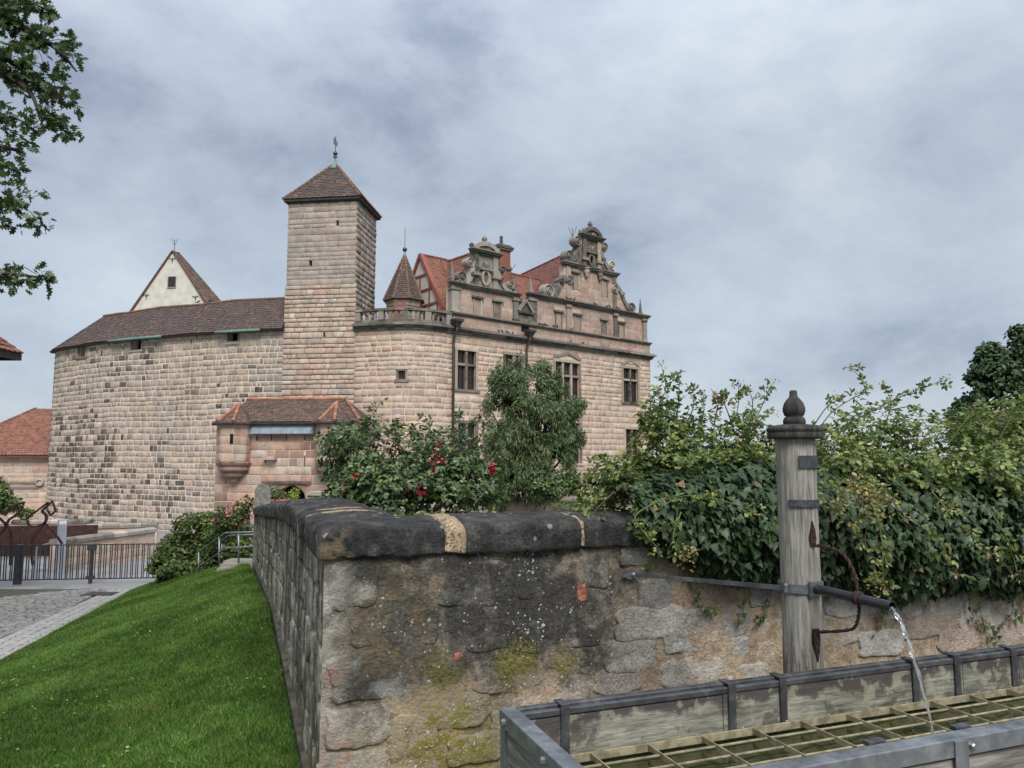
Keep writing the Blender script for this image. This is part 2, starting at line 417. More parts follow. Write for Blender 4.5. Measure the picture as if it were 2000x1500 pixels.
def block_verts(P, B, proud, boss, gap, bev):
    n = len(B); g = gap / 2
    ua, ub, za, zb = B.T
    cu = np.stack([ua + g, ub - g, ub - g, ua + g], 1); cz = np.stack([za + g, za + g, zb - g, zb - g], 1)
    j = gap * 0.35
    cu = cu + rng.uniform(-j, j, cu.shape); cz = cz + rng.uniform(-j, j, cz.shape)
    mu, mz = cu.mean(1, keepdims=True), cz.mean(1, keepdims=True)
    hw = ((ub - ua) / 2)[:, None]; hh = ((zb - za) / 2)[:, None]
    k1u, k1z = 1 - 0.3 * bev / hw, 1 - 0.3 * bev / hh
    k2 = rng.uniform(0.8, 1.5, cu.shape) * bev
    k2u, k2z = np.clip(1 - k2 / hw, 0.3, 1), np.clip(1 - k2 / hh, 0.3, 1)
    pr = proud * rng.uniform(0.5, 1.2, (n, 1)); bs = boss * rng.uniform(0.15, 1.2, cu.shape) * rng.uniform(0.3, 1.0, (n, 1))
    V = np.concatenate([P(cu, cz, -0.02 + 0 * cu), P(mu + (cu - mu) * k1u, mz + (cz - mz) * k1z, pr + 0 * cu),
                        P(mu + (cu - mu) * k2u, mz + (cz - mz) * k2z, pr + bs)], 1)
    return V
def stones(parent, P, B, mat, proud=0.03, boss=0.05, gap=0.03, bev=0.05, name='stone', nobj=300, dark=None, rest='stonework', keep=None, mossy=None):
    """every block real; the nobj largest in the picture are objects of their own, the rest one part"""
    V = block_verts(P, B, proud, boss, gap, bev); n = len(B)
    c = V[:, 8:12].mean(1); px, py, dp = proj(c)
    if keep is not None:
        k = keep(px, py, c); V, B, c, px, py, dp = V[k], B[k], c[k], px[k], py[k], dp[k]; n = len(V)
    col = rng.random((n, 3))
    col[:, 1] = 0
    if dark is not None: col[:, 1] = dark(px, py, n)
    d1 = V[:, 9] - V[:, 8]; d2 = V[:, 11] - V[:, 8]; nn = np.cross(d1, d2)
    view = np.array((0, 0, EYE)) - c; view /= np.linalg.norm(view, axis=1)[:, None]
    size = (nn * view).sum(1) / dp ** 2
    size = np.where((px < 0) | (px > 2000) | (py < 0) | (py > 1500), -1, size)
    order = np.argsort(-size); big = order[:nobj]; small = order[nobj:]
    for i in big:
        mesh_obj(name, V[i], QF, mat, parent, col[i])
    if len(small):
        m = len(small); F = (QF[None] + (np.arange(m) * 12)[:, None, None]).reshape(-1, 4)
        o = mesh_obj(rest, V[small].reshape(-1, 3), F, mat, parent, np.repeat(col[small], 12, 0)); o['kind'] = 'stuff'
def wall_body(name, parent, face, u0, u1, z0, z1, holes, mat, depth=0.35, thick=1.2, back=True):
    us = sorted({u0, u1, *[float(c) for c in face.cum if u0 < c < u1], *[x for h in holes for x in h[:2] if u0 < x < u1]})
    zs = sorted({z0, z1, *[x for h in holes for x in h[2:] if z0 < x < z1]})
    mb = MB()
    for a, b in zip(us, us[1:]):
        for c, d in zip(zs, zs[1:]):
            mu, mz = (a + b) / 2, (c + d) / 2
            if any(h[0] < mu < h[1] and h[2] < mz < h[3] for h in holes): continue
            mb.add([face.P(a, c), face.P(b, c), face.P(b, d), face.P(a, d)], [(0, 1, 2, 3)])
    for h in holes:
        a, b, c, d = h
        f = [face.P(a, c), face.P(b, c), face.P(b, d), face.P(a, d)]; k = [face.P(x, y, -depth) for x, y in ((a, c), (b, c), (b, d), (a, d))]
        mb.add(f + k, [(1, 0, 4, 5), (2, 1, 5, 6), (3, 2, 6, 7), (0, 3, 7, 4)])
    if back:
        for a, b in zip(us, us[1:]):
            mb.add([face.P(a, z0, -thick), face.P(b, z0, -thick), face.P(b, z1, -thick), face.P(a, z1, -thick), face.P(a, z1), face.P(b, z1)], [(1, 0, 3, 2), (4, 5, 2, 3)])
        for u in (u0, u1): mb.add([face.P(u, z0), face.P(u, z0, -thick), face.P(u, z1, -thick), face.P(u, z1)], [(0, 1, 2, 3)])
    return mb.build(name, mat, parent)
def dark_back(parent, face, h, depth, name='dark_infill'):  # near-black sheet painted in for the shade at the back of openings
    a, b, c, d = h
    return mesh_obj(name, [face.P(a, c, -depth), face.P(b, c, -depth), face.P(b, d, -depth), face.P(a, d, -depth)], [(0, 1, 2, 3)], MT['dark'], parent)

# ------------------------------------------------------------------ roof tiles
def tiles(mb, A, B, C, D, ew=0.19, eh=0.17, lift=0.035):
    A, B, C, D = (np.asarray(p, float) for p in (A, B, C, D))
    nrm = np.cross(B - A, (D + C) / 2 - (A + B) / 2); nrm /= np.linalg.norm(nrm)
    if nrm[2] < 0: nrm = -nrm
    L = np.linalg.norm((D + C) / 2 - (A + B) / 2); n = max(2, int(round(L / eh)))
    for i in range(n):
        t0, t1 = i / n, min(1.0, (i + 1.35) / n)
        l0, r0 = A + (D - A) * t0, B + (C - B) * t0
        l1, r1 = A + (D - A) * t1, B + (C - B) * t1
        W = np.linalg.norm(r0 - l0)
        if W < 0.05: continue
        ex = (r0 - l0) / W; k = max(1, int(round(W / ew))); st = 0.5 if i % 2 else 0.0
        up = ((l1 + r1) / 2 - (l0 + r0) / 2); up = up - ex * np.dot(up, ex)
        lu = np.dot(l1 - l0, ex); ru = W + np.dot(r1 - r0, ex)
        s = -st
        while s < k - 0.01:
            a, b = max(0, s) * W / k, min(k, s + 1) * W / k
            if b - a > 0.02:
                m = (a + b) / 2; g = 0.006
                a2, b2 = max(a, lu), min(b, ru)
                if b2 < a2: a2 = b2 = np.clip(m, min(lu, ru), max(lu, ru))
                h = lift * random.uniform(0.7, 1.3); dip = -0.22 * eh
                upn = up / np.linalg.norm(up)
                V = [l0 + ex * (a + g) + nrm * h, l0 + ex * m + nrm * h + upn * dip, l0 + ex * (b - g) + nrm * h,
                     l0 + ex * b2 + up, l0 + ex * a2 + up, l0 + ex * (a + g), l0 + ex * m + upn * dip, l0 + ex * (b - g)]
                mb.add(V, [(0, 1, 2, 3, 4), (5, 6, 1, 0), (6, 7, 2, 1)])
            s += 1
def roof_part(parent, quads, mat, name='tiles', ew=0.19, eh=0.17, lift=0.035):
    mb = MB()
    for q in quads: tiles(mb, *q, ew=ew, eh=eh, lift=lift)
    o = mb.build(name, mat, parent); o['kind'] = 'stuff'
    return o
def ridge_run(parent, a, b, mat, r=0.1, step=0.36, name='ridge_tile', each=False):
    a, b = np.asarray(a, float), np.asarray(b, float); L = np.linalg.norm(b - a); n = max(1, int(round(L / step)))
    mb = MB()
    for i in range(n):
        p, q = a + (b - a) * i / n, a + (b - a) * (i + 1.12) / n
        m = mb if not each else MB()
        m.tube([p, q], [r * 1.1, r * 0.85], 8)
        if each: m.build(name, mat, parent)
    if not each:
        o = mb.build('ridge', mat, parent)
def ribbon(mb, face, pts, w, o0, o1, c=None):
    P = [np.asarray(p, float) for p in pts]; n = len(P); L, Rr = [], []
    for i in range(n):
        t = P[min(i + 1, n - 1)] - P[max(i - 1, 0)]; t /= np.linalg.norm(t); k = np.array((-t[1], t[0])) * w / 2
        L.append(P[i] + k); Rr.append(P[i] - k)
    V = []
    for i in range(n): V += [face.P(*L[i], o1), face.P(*Rr[i], o1), face.P(*Rr[i], o0), face.P(*L[i], o0)]
    F = [(3, 2, 1, 0), tuple((n - 1) * 4 + k for k in (0, 1, 2, 3))]
    for i in range(n - 1):
        for k in range(4): F.append((i * 4 + k, i * 4 + (k + 1) % 4, (i + 1) * 4 + (k + 1) % 4, (i + 1) * 4 + k))
    mb.add(V, F, c)
def poly_span(uz, inset=0.0):
    P = [np.asarray(p, float) for p in uz]
    def f(za, zb):
        z = (za + zb) / 2; xs = []
        for i in range(len(P)):
            a, b = P[i], P[(i + 1) % len(P)]
            if (a[1] - z) * (b[1] - z) < 0: xs.append(a[0] + (b[0] - a[0]) * (z - a[1]) / (b[1] - a[1]))
        xs.sort()
        return [(xs[i] + inset, xs[i + 1] - inset) for i in range(0, len(xs) - 1, 2) if xs[i + 1] - xs[i] > 0.15 + 2 * inset]
    return f
def moulding(mb, face, u0, u1, z0, z1, prof, nu=1, c=None):
    """prof: list of (fraction from, fraction to, offset)"""
    for a, b, o in prof:
        mb.slab(face, u0 - o * 0.6, u1 + o * 0.6, z0 + (z1 - z0) * a, z0 + (z1 - z0) * b - 0.003, -0.15 - 0.01 * o, o, c, nu)
# ================================================================== CASTLE
ZB = -3.9
# ---------------------------------------------------------------- curtain wall (left, curved)
cpts = bez([(-37.6, 62.5), (-36.5, 58.8), (-32.7, 55.9), (-28.6, 53.5), (-23.1, 51.2), (-18.5, 49.6), (-15.02, 48.62)], 22)
CW = Face(*cpts)
curtain = thing('curtain_wall', (-26, 55, ZB), 'tall curved castle wall of grey brown sandstone blocks under a long brown roof', 'castle wall')
cw_top = float(np.mean([CW.uz(345, 653)[1], CW.uz(500, 642)[1], CW.uz(200, 664)[1]]))
cw_left = CW.uz(100, 800)[0] - 2.6
chol = [CW.rect(*r) for r in ((153, 672, 168, 697), (258, 657, 277, 683), (445, 643, 465, 668))]
slits = [CW.rect(x - 1.6, a, x + 1.6, b) for x, a, b in ((133, 676, 698), (189, 682, 691), (213, 662, 676), (240, 675, 684), (288, 659, 667), (304, 668, 678), (384, 648, 660), (373, 662, 673), (287, 678, 687))]
ah = chol + slits
wall_body('mortar_core', curtain, CW, 0.0, CW.L, ZB, cw_top, ah, MT['mortar'], 0.6, 1.6)
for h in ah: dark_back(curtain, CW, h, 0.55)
def cdark(px, py, n):
    c = np.zeros(n)
    for x, y, sx, sy, p in ((165, 905, 55, 90, 0.6), (215, 975, 65, 45, 0.65), (330, 950, 28, 50, 0.6), (265, 690, 45, 22, 0.5), (480, 745, 50, 60, 0.15), (312, 870, 14, 22, 0.7), (140, 860, 40, 60, 0.25), (230, 740, 60, 40, 0.2)):
        g = np.exp(-((px - x) / sx) ** 2 - ((py - y) / sy) ** 2)
        c = np.maximum(c, (rng.random(n) < p * g * 1.1) * rng.uniform(0.75, 1.0, n))
    return np.maximum(c, (rng.random(n) < 0.05) * rng.uniform(0.3, 0.6, n))
B = courses(lambda a, b: [(0.0, CW.L)], ZB, cw_top, 0.385, 0.56, ah, 0.24, 0.5)
stones(curtain, lambda u, z, o: CW.P(u, np.minimum(z + 0.03 * np.sin(0.5 * u + 0.3 * z) + 0.012 * np.sin(1.9 * u - z), cw_top), o), B, MT['curtain'], 0.022, 0.045, 0.055, 0.055, nobj=300, dark=cdark)
# roof over the wall walk
ue = np.linspace(CW.uz(104, 700)[0] + 0.0, CW.L, 15)
ze = cw_top + 0.05; zr = float(at(545, 580, 50.3)[2]); ur0 = CW.uz(158, 640)[0]
roof = MB(); quads = []
for i in range(len(ue) - 1):
    a, b = ue[i], ue[i + 1]
    ra, rb = max(a, ur0), max(b, ur0)
    A_, B_, C_, D_ = CW.P(a, ze - 0.18 + 0.03 * math.sin(1.3 * a), 0.42), CW.P(b, ze - 0.18 + 0.03 * math.sin(1.3 * b), 0.42), CW.P(rb, zr + 0.05 * math.sin(0.9 * rb), -1.7), CW.P(ra, zr + 0.05 * math.sin(0.9 * ra), -1.7)
    quads.append((A_, B_, C_, D_))
    roof.add([A_, B_, C_, D_, CW.P(a, ze - 0.2, -3.6), CW.P(b, ze - 0.2, -3.6)], [(0, 1, 2, 3), (3, 2, 5, 4)])
roof.add([CW.P(ue[0], ze - 0.18, 0.42), CW.P(ur0, zr, -1.7), CW.P(ue[0], ze - 0.2, -3.6)], [(0, 1, 2)])
rf = roof.build('roof', MT['tile_brown'], curtain)
o = roof_part(rf, quads, MT['tile_brown'], ew=0.2, eh=0.2)
rp = [CW.P(u, zr + 0.02 + 0.05 * math.sin(0.9 * u), -1.7) for u in np.linspace(ur0, CW.L, 12)]
mb = MB()
for a, b in zip(rp, rp[1:]):
    n = 5
    for k in range(n): mb.tube([a + (b - a) * k / n, a + (b - a) * (k + 1.1) / n], [0.12, 0.09], 7)
mb.build('ridge', MT['tile_ridge2'], rf)
mb = MB()
for a, b in zip(ue, ue[1:]):
    mb.slab(CW, a, b, ze - 0.3, ze - 0.2, -0.1, 0.38)
mb.build('eave_board', MT['soffit'], rf)
for x0, y0, x1, y1 in ((224, 661, 326, 652), (430, 643, 516, 637)):
    a, b = CW.uz(x0, y0), CW.uz(x1, y1)
    MB().tube([CW.P(u, ze - 0.26, 0.5) for u in np.linspace(a[0], b[0], 5)], 0.09, 8).build('gutter', MT['copper'], curtain, True)
for h in chol:
    mb = MB()
    mb.slab(CW, h[0] - 0.12, h[0], h[2] - 0.05, h[3], -0.1, 0.06).slab(CW, h[1], h[1] + 0.12, h[2] - 0.05, h[3], -0.1, 0.06).slab(CW, h[0] - 0.2, h[1] + 0.2, h[2] - 0.16, h[2] - 0.05, -0.1, 0.1)
    mb.build('window_surround', MT['trim'], curtain)

# ---------------------------------------------------------------- tower (keep)
TR = np.array((at(697, 385, 48.0)[0], 48.0)); TL = np.array((-15.05, 48.62)); tdir = (TR - TL) / np.linalg.norm(TR - TL)
tw = np.linalg.norm(TR - TL); tperp = np.array((-tdir[1], tdir[0])); TD = 4.1
TB = TR + tperp * TD; TLB = TL + tperp * TD
tower = thing('castle_tower', (*((TL + TB) / 2), ZB), 'tall square grey sandstone tower with a pyramid tiled roof and weathervane', 'tower')
tz = float(at(697, 385, 48.0)[2]); tstep = float(at(600, 556, 48.2)[2])
TF = Face(TL, TR); TS = Face(TR, TB); TW_ = Face(TLB, TL); TBK = Face(TB, TLB)
thol = [TF.rect(*r) for r in ((656.5, 430, 662, 441), (603.5, 508, 609.5, 520), (631.5, 650, 635, 659))]
for f, hs in ((TF, thol), (TS, []), (TW_, []), (TBK, [])):
    wall_body('mortar_core', tower, f, 0, f.L, ZB, tz, hs, MT['mortar3'], 0.5, 0.6, False)
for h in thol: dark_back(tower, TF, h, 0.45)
gz = ZB
def lower_off(P, o):
    return lambda u, z, off: P(u, z, np.asarray(off) + o)
B = courses(lambda a, b: [(-0.1, tw + 0.1)], ZB, tstep, 0.36, 0.72, thol, 0.3, 0.6)
stones(tower, lower_off(TF.P, 0.05), B, MT['palace'], 0.02, 0.04, 0.035, 0.06, nobj=150)
B = courses(lambda a, b: [(-0.0, tw + 0.0)], tstep, tz, 0.36, 0.74, thol, 0.32, 0.6)
stones(tower, TF.P, B, MT['tower'], 0.014, 0.035, 0.03, 0.055, nobj=150)
B = courses(lambda a, b: [(0, TD)], 8.0, tz, 0.40, 0.7)
stones(tower, TS.P, B, MT['tower'], 0.03, 0.08, 0.045, 0.06, nobj=100, dark=lambda px, py, n: (rng.random(n) < 0.14) * 0.4)
B = courses(lambda a, b: [(0, TD)], 8.0, tz, 0.41, 0.8)
stones(tower, TW_.P, B, MT['tower'], 0.03, 0.06, 0.03, 0.06, nobj=0)
# roof: flared pyramid
ec = (TL + TB) / 2; apex_z = float(at(644, 322, 50.2)[2])
def ring(k, z):
    out = []
    for q in (TL, TR, TB, TLB): out.append(np.array((*(ec + (q - ec) * k), z)))
    return out
ov = 1.0 + 0.32 / (tw / 2)
r0, r1, r2 = ring(ov, tz + 0.02), ring(0.80, tz + 0.95), ring(0.06, apex_z)
mb = MB(); quads = []
for i in range(4):
    j = (i + 1) % 4
    mb.add([r0[i], r0[j], r1[j], r1[i], r2[j], r2[i]], [(0, 1, 2, 3), (3, 2, 4, 5)])
    quads += [(r0[i], r0[j], r1[j], r1[i]), (r1[i], r1[j], r2[j], r2[i])]
mb.add(r0, [(3, 2, 1, 0)])
rf = mb.build('roof', MT['tile_brown'], tower)
roof_part(rf, quads[:4] + quads[6:8], MT['tile_brown'], ew=0.2, eh=0.19)
mb = MB()
for i in range(4):
    for p, q in ((r0[i], r1[i]), (r1[i], r2[i])):
        L = np.linalg.norm(q - p); n = int(L / 0.32)
        for k in range(n): mb.tube([p + (q - p) * k / n, p + (q - p) * (k + 1.1) / n], [0.11, 0.085], 7)
mb.build('hip_tiles', MT['tile_ridge2'], rf)
mb = MB()
for i in range(4):
    j = (i + 1) % 4; b0 = ring(ov * 0.985, tz - 0.16); b1 = ring(ov * 0.93, tz - 0.16); t0 = ring(ov * 0.985, tz + 0.01)
    c0 = ring(1.0, tz - 0.30)
    mb.add([b0[i], b0[j], t0[j], t0[i], c0[j], c0[i]], [(0, 1, 2, 3), (1, 0, 5, 4)])
mb.build('eave', MT['soffit'], rf)
ap = np.array((*ec, apex_z))
MB().lathe(ap + (0, 0, -0.35), [(0.50, 0), (0.34, 0.18), (0.14, 0.45), (0.07, 0.8), (0.06, 0.92), (0.16, 0.96), (0.17, 1.0), (0.06, 1.04), (0.05, 1.1)], 10).build('spire_base', MT['copper'], tower, True)
MB().lathe(ap + (0, 0, 0.72), [(0.0, 0), (0.11, 0.04), (0.16, 0.13), (0.16, 0.18), (0.11, 0.28), (0.03, 0.32)], 12).build('ball', MT['lead'], tower, True)
MB().tube([ap + (0, 0, 1.0), ap + (0, 0, 2.15)], 0.025, 6).build('rod', MT['lead'], tower)
vz = ap + (0, 0, 1.5)
mb = MB(); fv = Face((ap[0], ap[1]), (ap[0] + 1, ap[1] + 0.3))
mb.poly(fv, [(-0.03, vz[2]), (0.12, vz[2] - 0.08), (0.14, vz[2] + 0.2), (0.06, vz[2] + 0.3), (-0.02, vz[2] + 0.42), (-0.04, vz[2] + 0.52), (-0.18, vz[2] + 0.48), (-0.13, vz[2] + 0.35), (-0.16, vz[2] + 0.12)], -0.02, 0.02)
mb.build('weathervane', MT['lead'], tower)

# ---------------------------------------------------------------- palace: faces
RP = [(TR[0] + tdir[0] * 0.05, TR[1] + 0.02), (-8.4, 47.45), (-6.8, 47.2), (-5.2, 47.75), (-3.94, 48.8)]
RW = Face(*bez([np.array(p) for p in RP], 12))
FR = Face((-3.94, 48.8), (11.65, 62.1))
palace = thing('palace_building', (2, 58, ZB), 'large pinkish sandstone castle palace with two scrolled gables and red tiled roofs', 'castle building')
def zavg(*pp): return float(np.mean([FR.uz(*p)[1] for p in pp]))
z_c0 = zavg((886, 650), (1272, 704)); z_c1 = zavg((886, 638), (1270, 692))
z_s0 = zavg((880, 613), (1262, 674)); z_s1 = z_s0 + 0.2
z_k0 = zavg((1040, 585), (1262, 621)); z_k1 = z_k0 + 0.32
def lights(x0, y0, x1, y1): return FR.rect(x0, y0, x1, y1)
wins = {  # stone opening, columns, upper share
    'a': (lights(893, 685, 929, 761), 2, 0.36), 'b': (lights(987, 694, 1021, 768), 2, 0.36), 'c': (lights(1085, 708, 1131, 790), 3, 0.32),
    'd': (lights(1217.5, 720, 1245.5, 786), 2, 0.34), 'e': (lights(894, 827, 929, 900), 2, 0.0), 'f': (lights(1222, 838.5, 1248, 900), 2, 0.0),
    'g': (lights(1098, 826, 1133, 905), 2, 0.36)}
fh = [w[0] for w in wins.values()]
small = RW.rect(777.5, 724, 791.5, 741)
wall_body('mortar_core', palace, FR, 0, FR.L, ZB, z_c0 + 0.1, fh, MT['mortar2'], 0.4, 1.0)
wall_body('mortar_core', palace, RW, 0, RW.L, ZB, z_c0 + 0.1, [small], MT['mortar2'], 0.3, 1.0)
def grow(h, k, kt=None): return (h[0] - k, h[1] + k, h[2] - k, h[3] + (k if kt is None else kt))
B = courses(lambda a, b: [(0, FR.L)], ZB, z_c0, 0.36, 0.70, [grow(h, 0.2) for h in fh], 0.3, 0.6)
Br = courses(lambda a, b: [(0.02, RW.L)], ZB, z_c0, 0.37, 0.70, [grow(small, 0.12)], 0.3, 0.6)
pal_rw = thing('terrace_wall', (-7, 48, ZB), 'rounded stretch of tan sandstone castle wall below the balustrade', 'castle wall')
for o in list(palace.children)[-1:]:
    o.parent = pal_rw; o.location = tuple(ORG[o.name] - ORG[pal_rw.name])
stones(palace, FR.P, B, MT['palace'], 0.018, 0.065, 0.042, 0.075, nobj=300)
stones(pal_rw, RW.P, Br, MT['palace'], 0.018, 0.065, 0.042, 0.075, nobj=220)
# side wall of the palace (its far right end) and its back
bd = np.array((-FR.e[0][1], FR.e[0][0])); pR = FR.p[1]
SD = Face(pR, pR + bd * 9)
wall_body('mortar_core', palace, SD, 0, 9, ZB, z_c1, [], MT['mortar2'], 0.3, 0.6, False)
B = courses(lambda a, b: [(0.03, 9)], 0, z_c0, 0.42, 0.85); stones(palace, SD.P, B, MT['palace'], 0.03, 0.08, 0.05, 0.08, nobj=0)
# quoins at the far right corner
mb = MB()
# ---------------------------------------------------------------- windows
def window(parent, face, h, cols, up, frame=0.2, name='window'):
    a, b, c, d = h; mb = MB(); fr = frame
    mb.slab(face, a - fr, a, c, d, -0.1, 0.05).slab(face, b, b + fr, c, d, -0.1, 0.05)
    mb.slab(face, a - fr - 0.02, b + fr + 0.02, d, d + fr, -0.1, 0.06).slab(face, a - fr - 0.1, b + fr + 0.1, c - 0.16, c, -0.1, 0.12)
    mw = 0.17; w = (b - a - mw * (cols - 1)) / cols; zt = d - (d - c) * up if up else None
    cells = []
    for i in range(cols):
        u0 = a + i * (w + mw)
        if i < cols - 1: mb.slab(face, u0 + w, u0 + w + mw, c, d, -0.22, 0.0)
        if zt is not None:
            mb.slab(face, u0, u0 + w, zt - 0.08, zt + 0.08, -0.21, -0.004)
            cells += [(u0, u0 + w, c, zt - 0.08), (u0, u0 + w, zt + 0.08, d)]
        else: cells.append((u0, u0 + w, c, d))
    W = mb.build(name, MT['surround'], parent)
    for u0, u1, z0, z1 in cells:
        t = 0.055; cb = MB()
        cb.slab(face, u0, u0 + t, z0, z1, -0.24, -0.17).slab(face, u1 - t, u1, z0, z1, -0.24, -0.17)
        cb.slab(face, u0 + t, u1 - t, z0, z0 + t, -0.24, -0.17).slab(face, u0 + t, u1 - t, z1 - t, z1, -0.24, -0.17)
        cb.slab(face, (u0 + u1) / 2 - 0.02, (u0 + u1) / 2 + 0.02, z0 + t, z1 - t, -0.235, -0.185)
        n = max(2, int((z1 - z0) / 0.5))
        for k in range(1, n): zz = z0 + (z1 - z0) * k / n; cb.slab(face, u0 + t, u1 - t, zz - 0.014, zz + 0.014, -0.232, -0.19)
        cb.build('casement', MT['casement'], W)
        mesh_obj('pane', [face.P(u0, z0, -0.225 - 0.01 * random.random()), face.P(u1, z0, -0.225), face.P(u1, z1, -0.225), face.P(u0, z1, -0.225 - 0.01 * random.random())], [(0, 1, 2, 3)], MT['glass'], W)
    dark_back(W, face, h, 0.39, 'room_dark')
    return W
for k, (h, cols, up) in wins.items(): window(palace, FR, h, cols, up)
window(pal_rw, RW, small, 1, 0, 0.12)
# relieving gable over two windows
for k in 'cd':
    h = wins[k][0]; m_ = (h[0] + h[1]) / 2; w_ = h[1] - h[0]; mb = MB()
    ribbon(mb, FR, [(h[0] - 0.2, h[3] + 0.3), (m_, h[3] + 0.72), (h[1] + 0.2, h[3] + 0.3)], 0.2, -0.05, 0.09)
    mb.build('lintel_arch', MT['surround'], palace)
# ---------------------------------------------------------------- cornices along the whole front
PROF = [(0, 0.3, 0.16), (0.3, 0.55, 0.26), (0.55, 0.85, 0.42), (0.85, 1.0, 0.30)]
mb = MB(); n = 14
for k in range(n):
    a, b = FR.L * k / n, FR.L * (k + 1) / n
    for p, q, o_ in PROF: mb.slab(FR, a if k else a - 0.2, b if k < n - 1 else b + o_ * 0.9, z_c0 + (z_c1 - z_c0) * p, z_c0 + (z_c1 - z_c0) * q - 0.003, -0.25 - 0.01 * o_, o_)
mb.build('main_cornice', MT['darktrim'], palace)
mb = MB(); n = 12
for k in range(n):
    a, b = RW.L * k / n, RW.L * (k + 1) / n
    for p, q, o_ in PROF: mb.slab(RW, a, b, z_c0 + (z_c1 - z_c0) * p, z_c0 + (z_c1 - z_c0) * q - 0.003, -0.25 - 0.01 * o_, o_)
mb.build('cornice', MT['darktrim'], pal_rw)
# parapet band
wall_body('mortar_core', palace, FR, 0.0, FR.L, z_c0 + 0.12, z_s0, [], MT['mortar2'], 0.3, 0.6)
B = courses(lambda a, b: [(0.0, FR.L)], z_c1 - 0.02, z_s0, (z_s0 - z_c1) / 2.0, 1.1, [], 0.05)
stones(palace, FR.P, B, MT['ashlar'], 0.006, 0.005, 0.016, 0.015, nobj=40)
mb = MB(); moulding(mb, FR, 0, FR.L, z_s0, z_s1, [(0, 0.5, 0.10), (0.5, 1, 0.2)], 10); mb.build('string_course', MT['darktrim'], palace)

def Z5(x, y): return FR.uz(1040 + x * 0.18, 430 + y * 0.18)
def Z6(x, y): return FR.uz(860 + x * 0.1534, 450 + y * 0.1534)
def volute(parent, cz, r, dep=0.5, o=0.1):
    c = FR.P(*cz, 0); n = np.array((*FR.n[0], 0))
    mb = MB(); mb.lathe(c, [(r * 0.9, -dep), (r, -dep + 0.05), (r, o + 0.02), (r * 0.9, o + 0.12), (r * 0.78, o + 0.10), (r * 0.72, o - 0.02), (r * 0.52, o - 0.02), (r * 0.48, o + 0.1), (r * 0.36, o + 0.14), (r * 0.3, o + 0.02), (r * 0.2, o + 0.02), (r * 0.16, o + 0.14), (0.01, o + 0.16)], 18, n)
    return mb.build('volute', MT['trim'], parent)
def panel_poly(name, uz, mat, parent, o0=-0.55, o1=0.0):
    return MB().poly(FR, uz, o0, o1).build(name, mat, parent)
def blind(parent, r, frame=0.09):
    a, b, c, d = r; mb = MB()
    mb.slab(FR, a - frame, a, c, d, -0.05, 0.10).slab(FR, b, b + frame, c, d, -0.05, 0.10)
    w = mb.build('blind_window', MT['surround'], parent)
    MB().slab(FR, a, b, c, d, -0.05, 0.03).build('infill', MT['blind'], w)
    MB().slab(FR, a - frame - 0.12, b + frame + 0.12, d, d + 0.14, -0.05, 0.2).slab(FR, a - frame - 0.05, b + frame + 0.05, d - 0.04, d - 0.003, -0.05, 0.13).build('hood', MT['darktrim'], w)
def pilaster(parent, u, w, z0, z1, mat='trim', cap=True):
    mb = MB(); mb.slab(FR, u - w / 2, u + w / 2, z0, z1, -0.3, 0.14).slab(FR, u - w / 2 - 0.06, u + w / 2 + 0.06, z0 - 0.0, z0 + 0.18, -0.3, 0.2)
    if cap: mb.slab(FR, u - w / 2 - 0.08, u + w / 2 + 0.08, z1 - 0.25, z1 - 0.13, -0.3, 0.22).slab(FR, u - w / 2 - 0.05, u + w / 2 + 0.05, z1 - 0.12, z1 - 0.003, -0.3, 0.18)
    return mb.build('pilaster', MT[mat], parent)
def obelisk(parent, px, pyt, pyb, w=0.42, mat='trim'):
    u, z0 = FR.uz(px, pyb); z1 = FR.uz(px, pyt)[1]; mb = MB(); h = z1 - z0; zz = z0
    mb.slab(FR, u - w * 0.62, u + w * 0.62, zz - 0.05, zz + h * 0.1, -0.15 - w * 0.62, -0.15 + w * 0.62)
    mb.slab(FR, u - w * 0.42, u + w * 0.42, zz + h * 0.1, zz + h * 0.18, -0.15 - w * 0.42, -0.15 + w * 0.42)
    mb.slab(FR, u - w * 0.55, u + w * 0.55, zz + h * 0.18, zz + h * 0.22, -0.15 - w * 0.55, -0.15 + w * 0.55)
    b = [FR.P(u + i * w * 0.4, zz + h * 0.22, -0.15 + j * w * 0.4) for i, j in ((-1, 1), (1, 1), (1, -1), (-1, -1))]
    mb.add(b + [FR.P(u, z1, -0.15)], [(0, 1, 4), (1, 2, 4), (2, 3, 4), (3, 0, 4), (3, 2, 1, 0)])
    return mb.build('obelisk', MT[mat], parent)

# ---------------------------------------------------------------- right (tall) gable
uL, uR = Z6(1125, 1000)[0], Z5(1245, 1200)[0]
wall_body('attic_wall', palace, FR, uL, uR, z_s1, z_k0, [], MT['mortar2'], 0.3, 0.6)
aw = [FR.rect(1040 + a * .18, 430 + c * .18, 1040 + b * .18, 430 + d * .18) for a, b, c, d in ((250, 308, 1000, 1175), (457, 513, 1035, 1215), (748, 800, 1090, 1258), (935, 985, 1120, 1288))]
aw = [(a, b, z_s1 + 0.02, d) for a, b, c, d in aw]
for r in aw: blind(palace, r)
B = courses(lambda a, b: [(uL, uR)], z_s1, z_k0, 0.42, 1.0, [grow(r, 0.13, 0.16) for r in aw], 0.1)
stones(palace, FR.P, B, MT['ashlar'], 0.005, 0.004, 0.014, 0.015, nobj=60)
for x in (385, 895, 1208): u = Z5(x, 1150)[0]; pilaster(palace, u, 0.42, z_s1, z_k0, 'surround')
pilaster(palace, Z6(1168, 1000)[0], 0.7, z_s1, z_k0)
mb = MB(); moulding(mb, FR, uL, uR, z_k0, z_k1, [(0, 0.35, 0.12), (0.35, 0.7, 0.24), (0.7, 1, 0.34)], 8); mb.build('cornice', MT['darktrim'], palace)
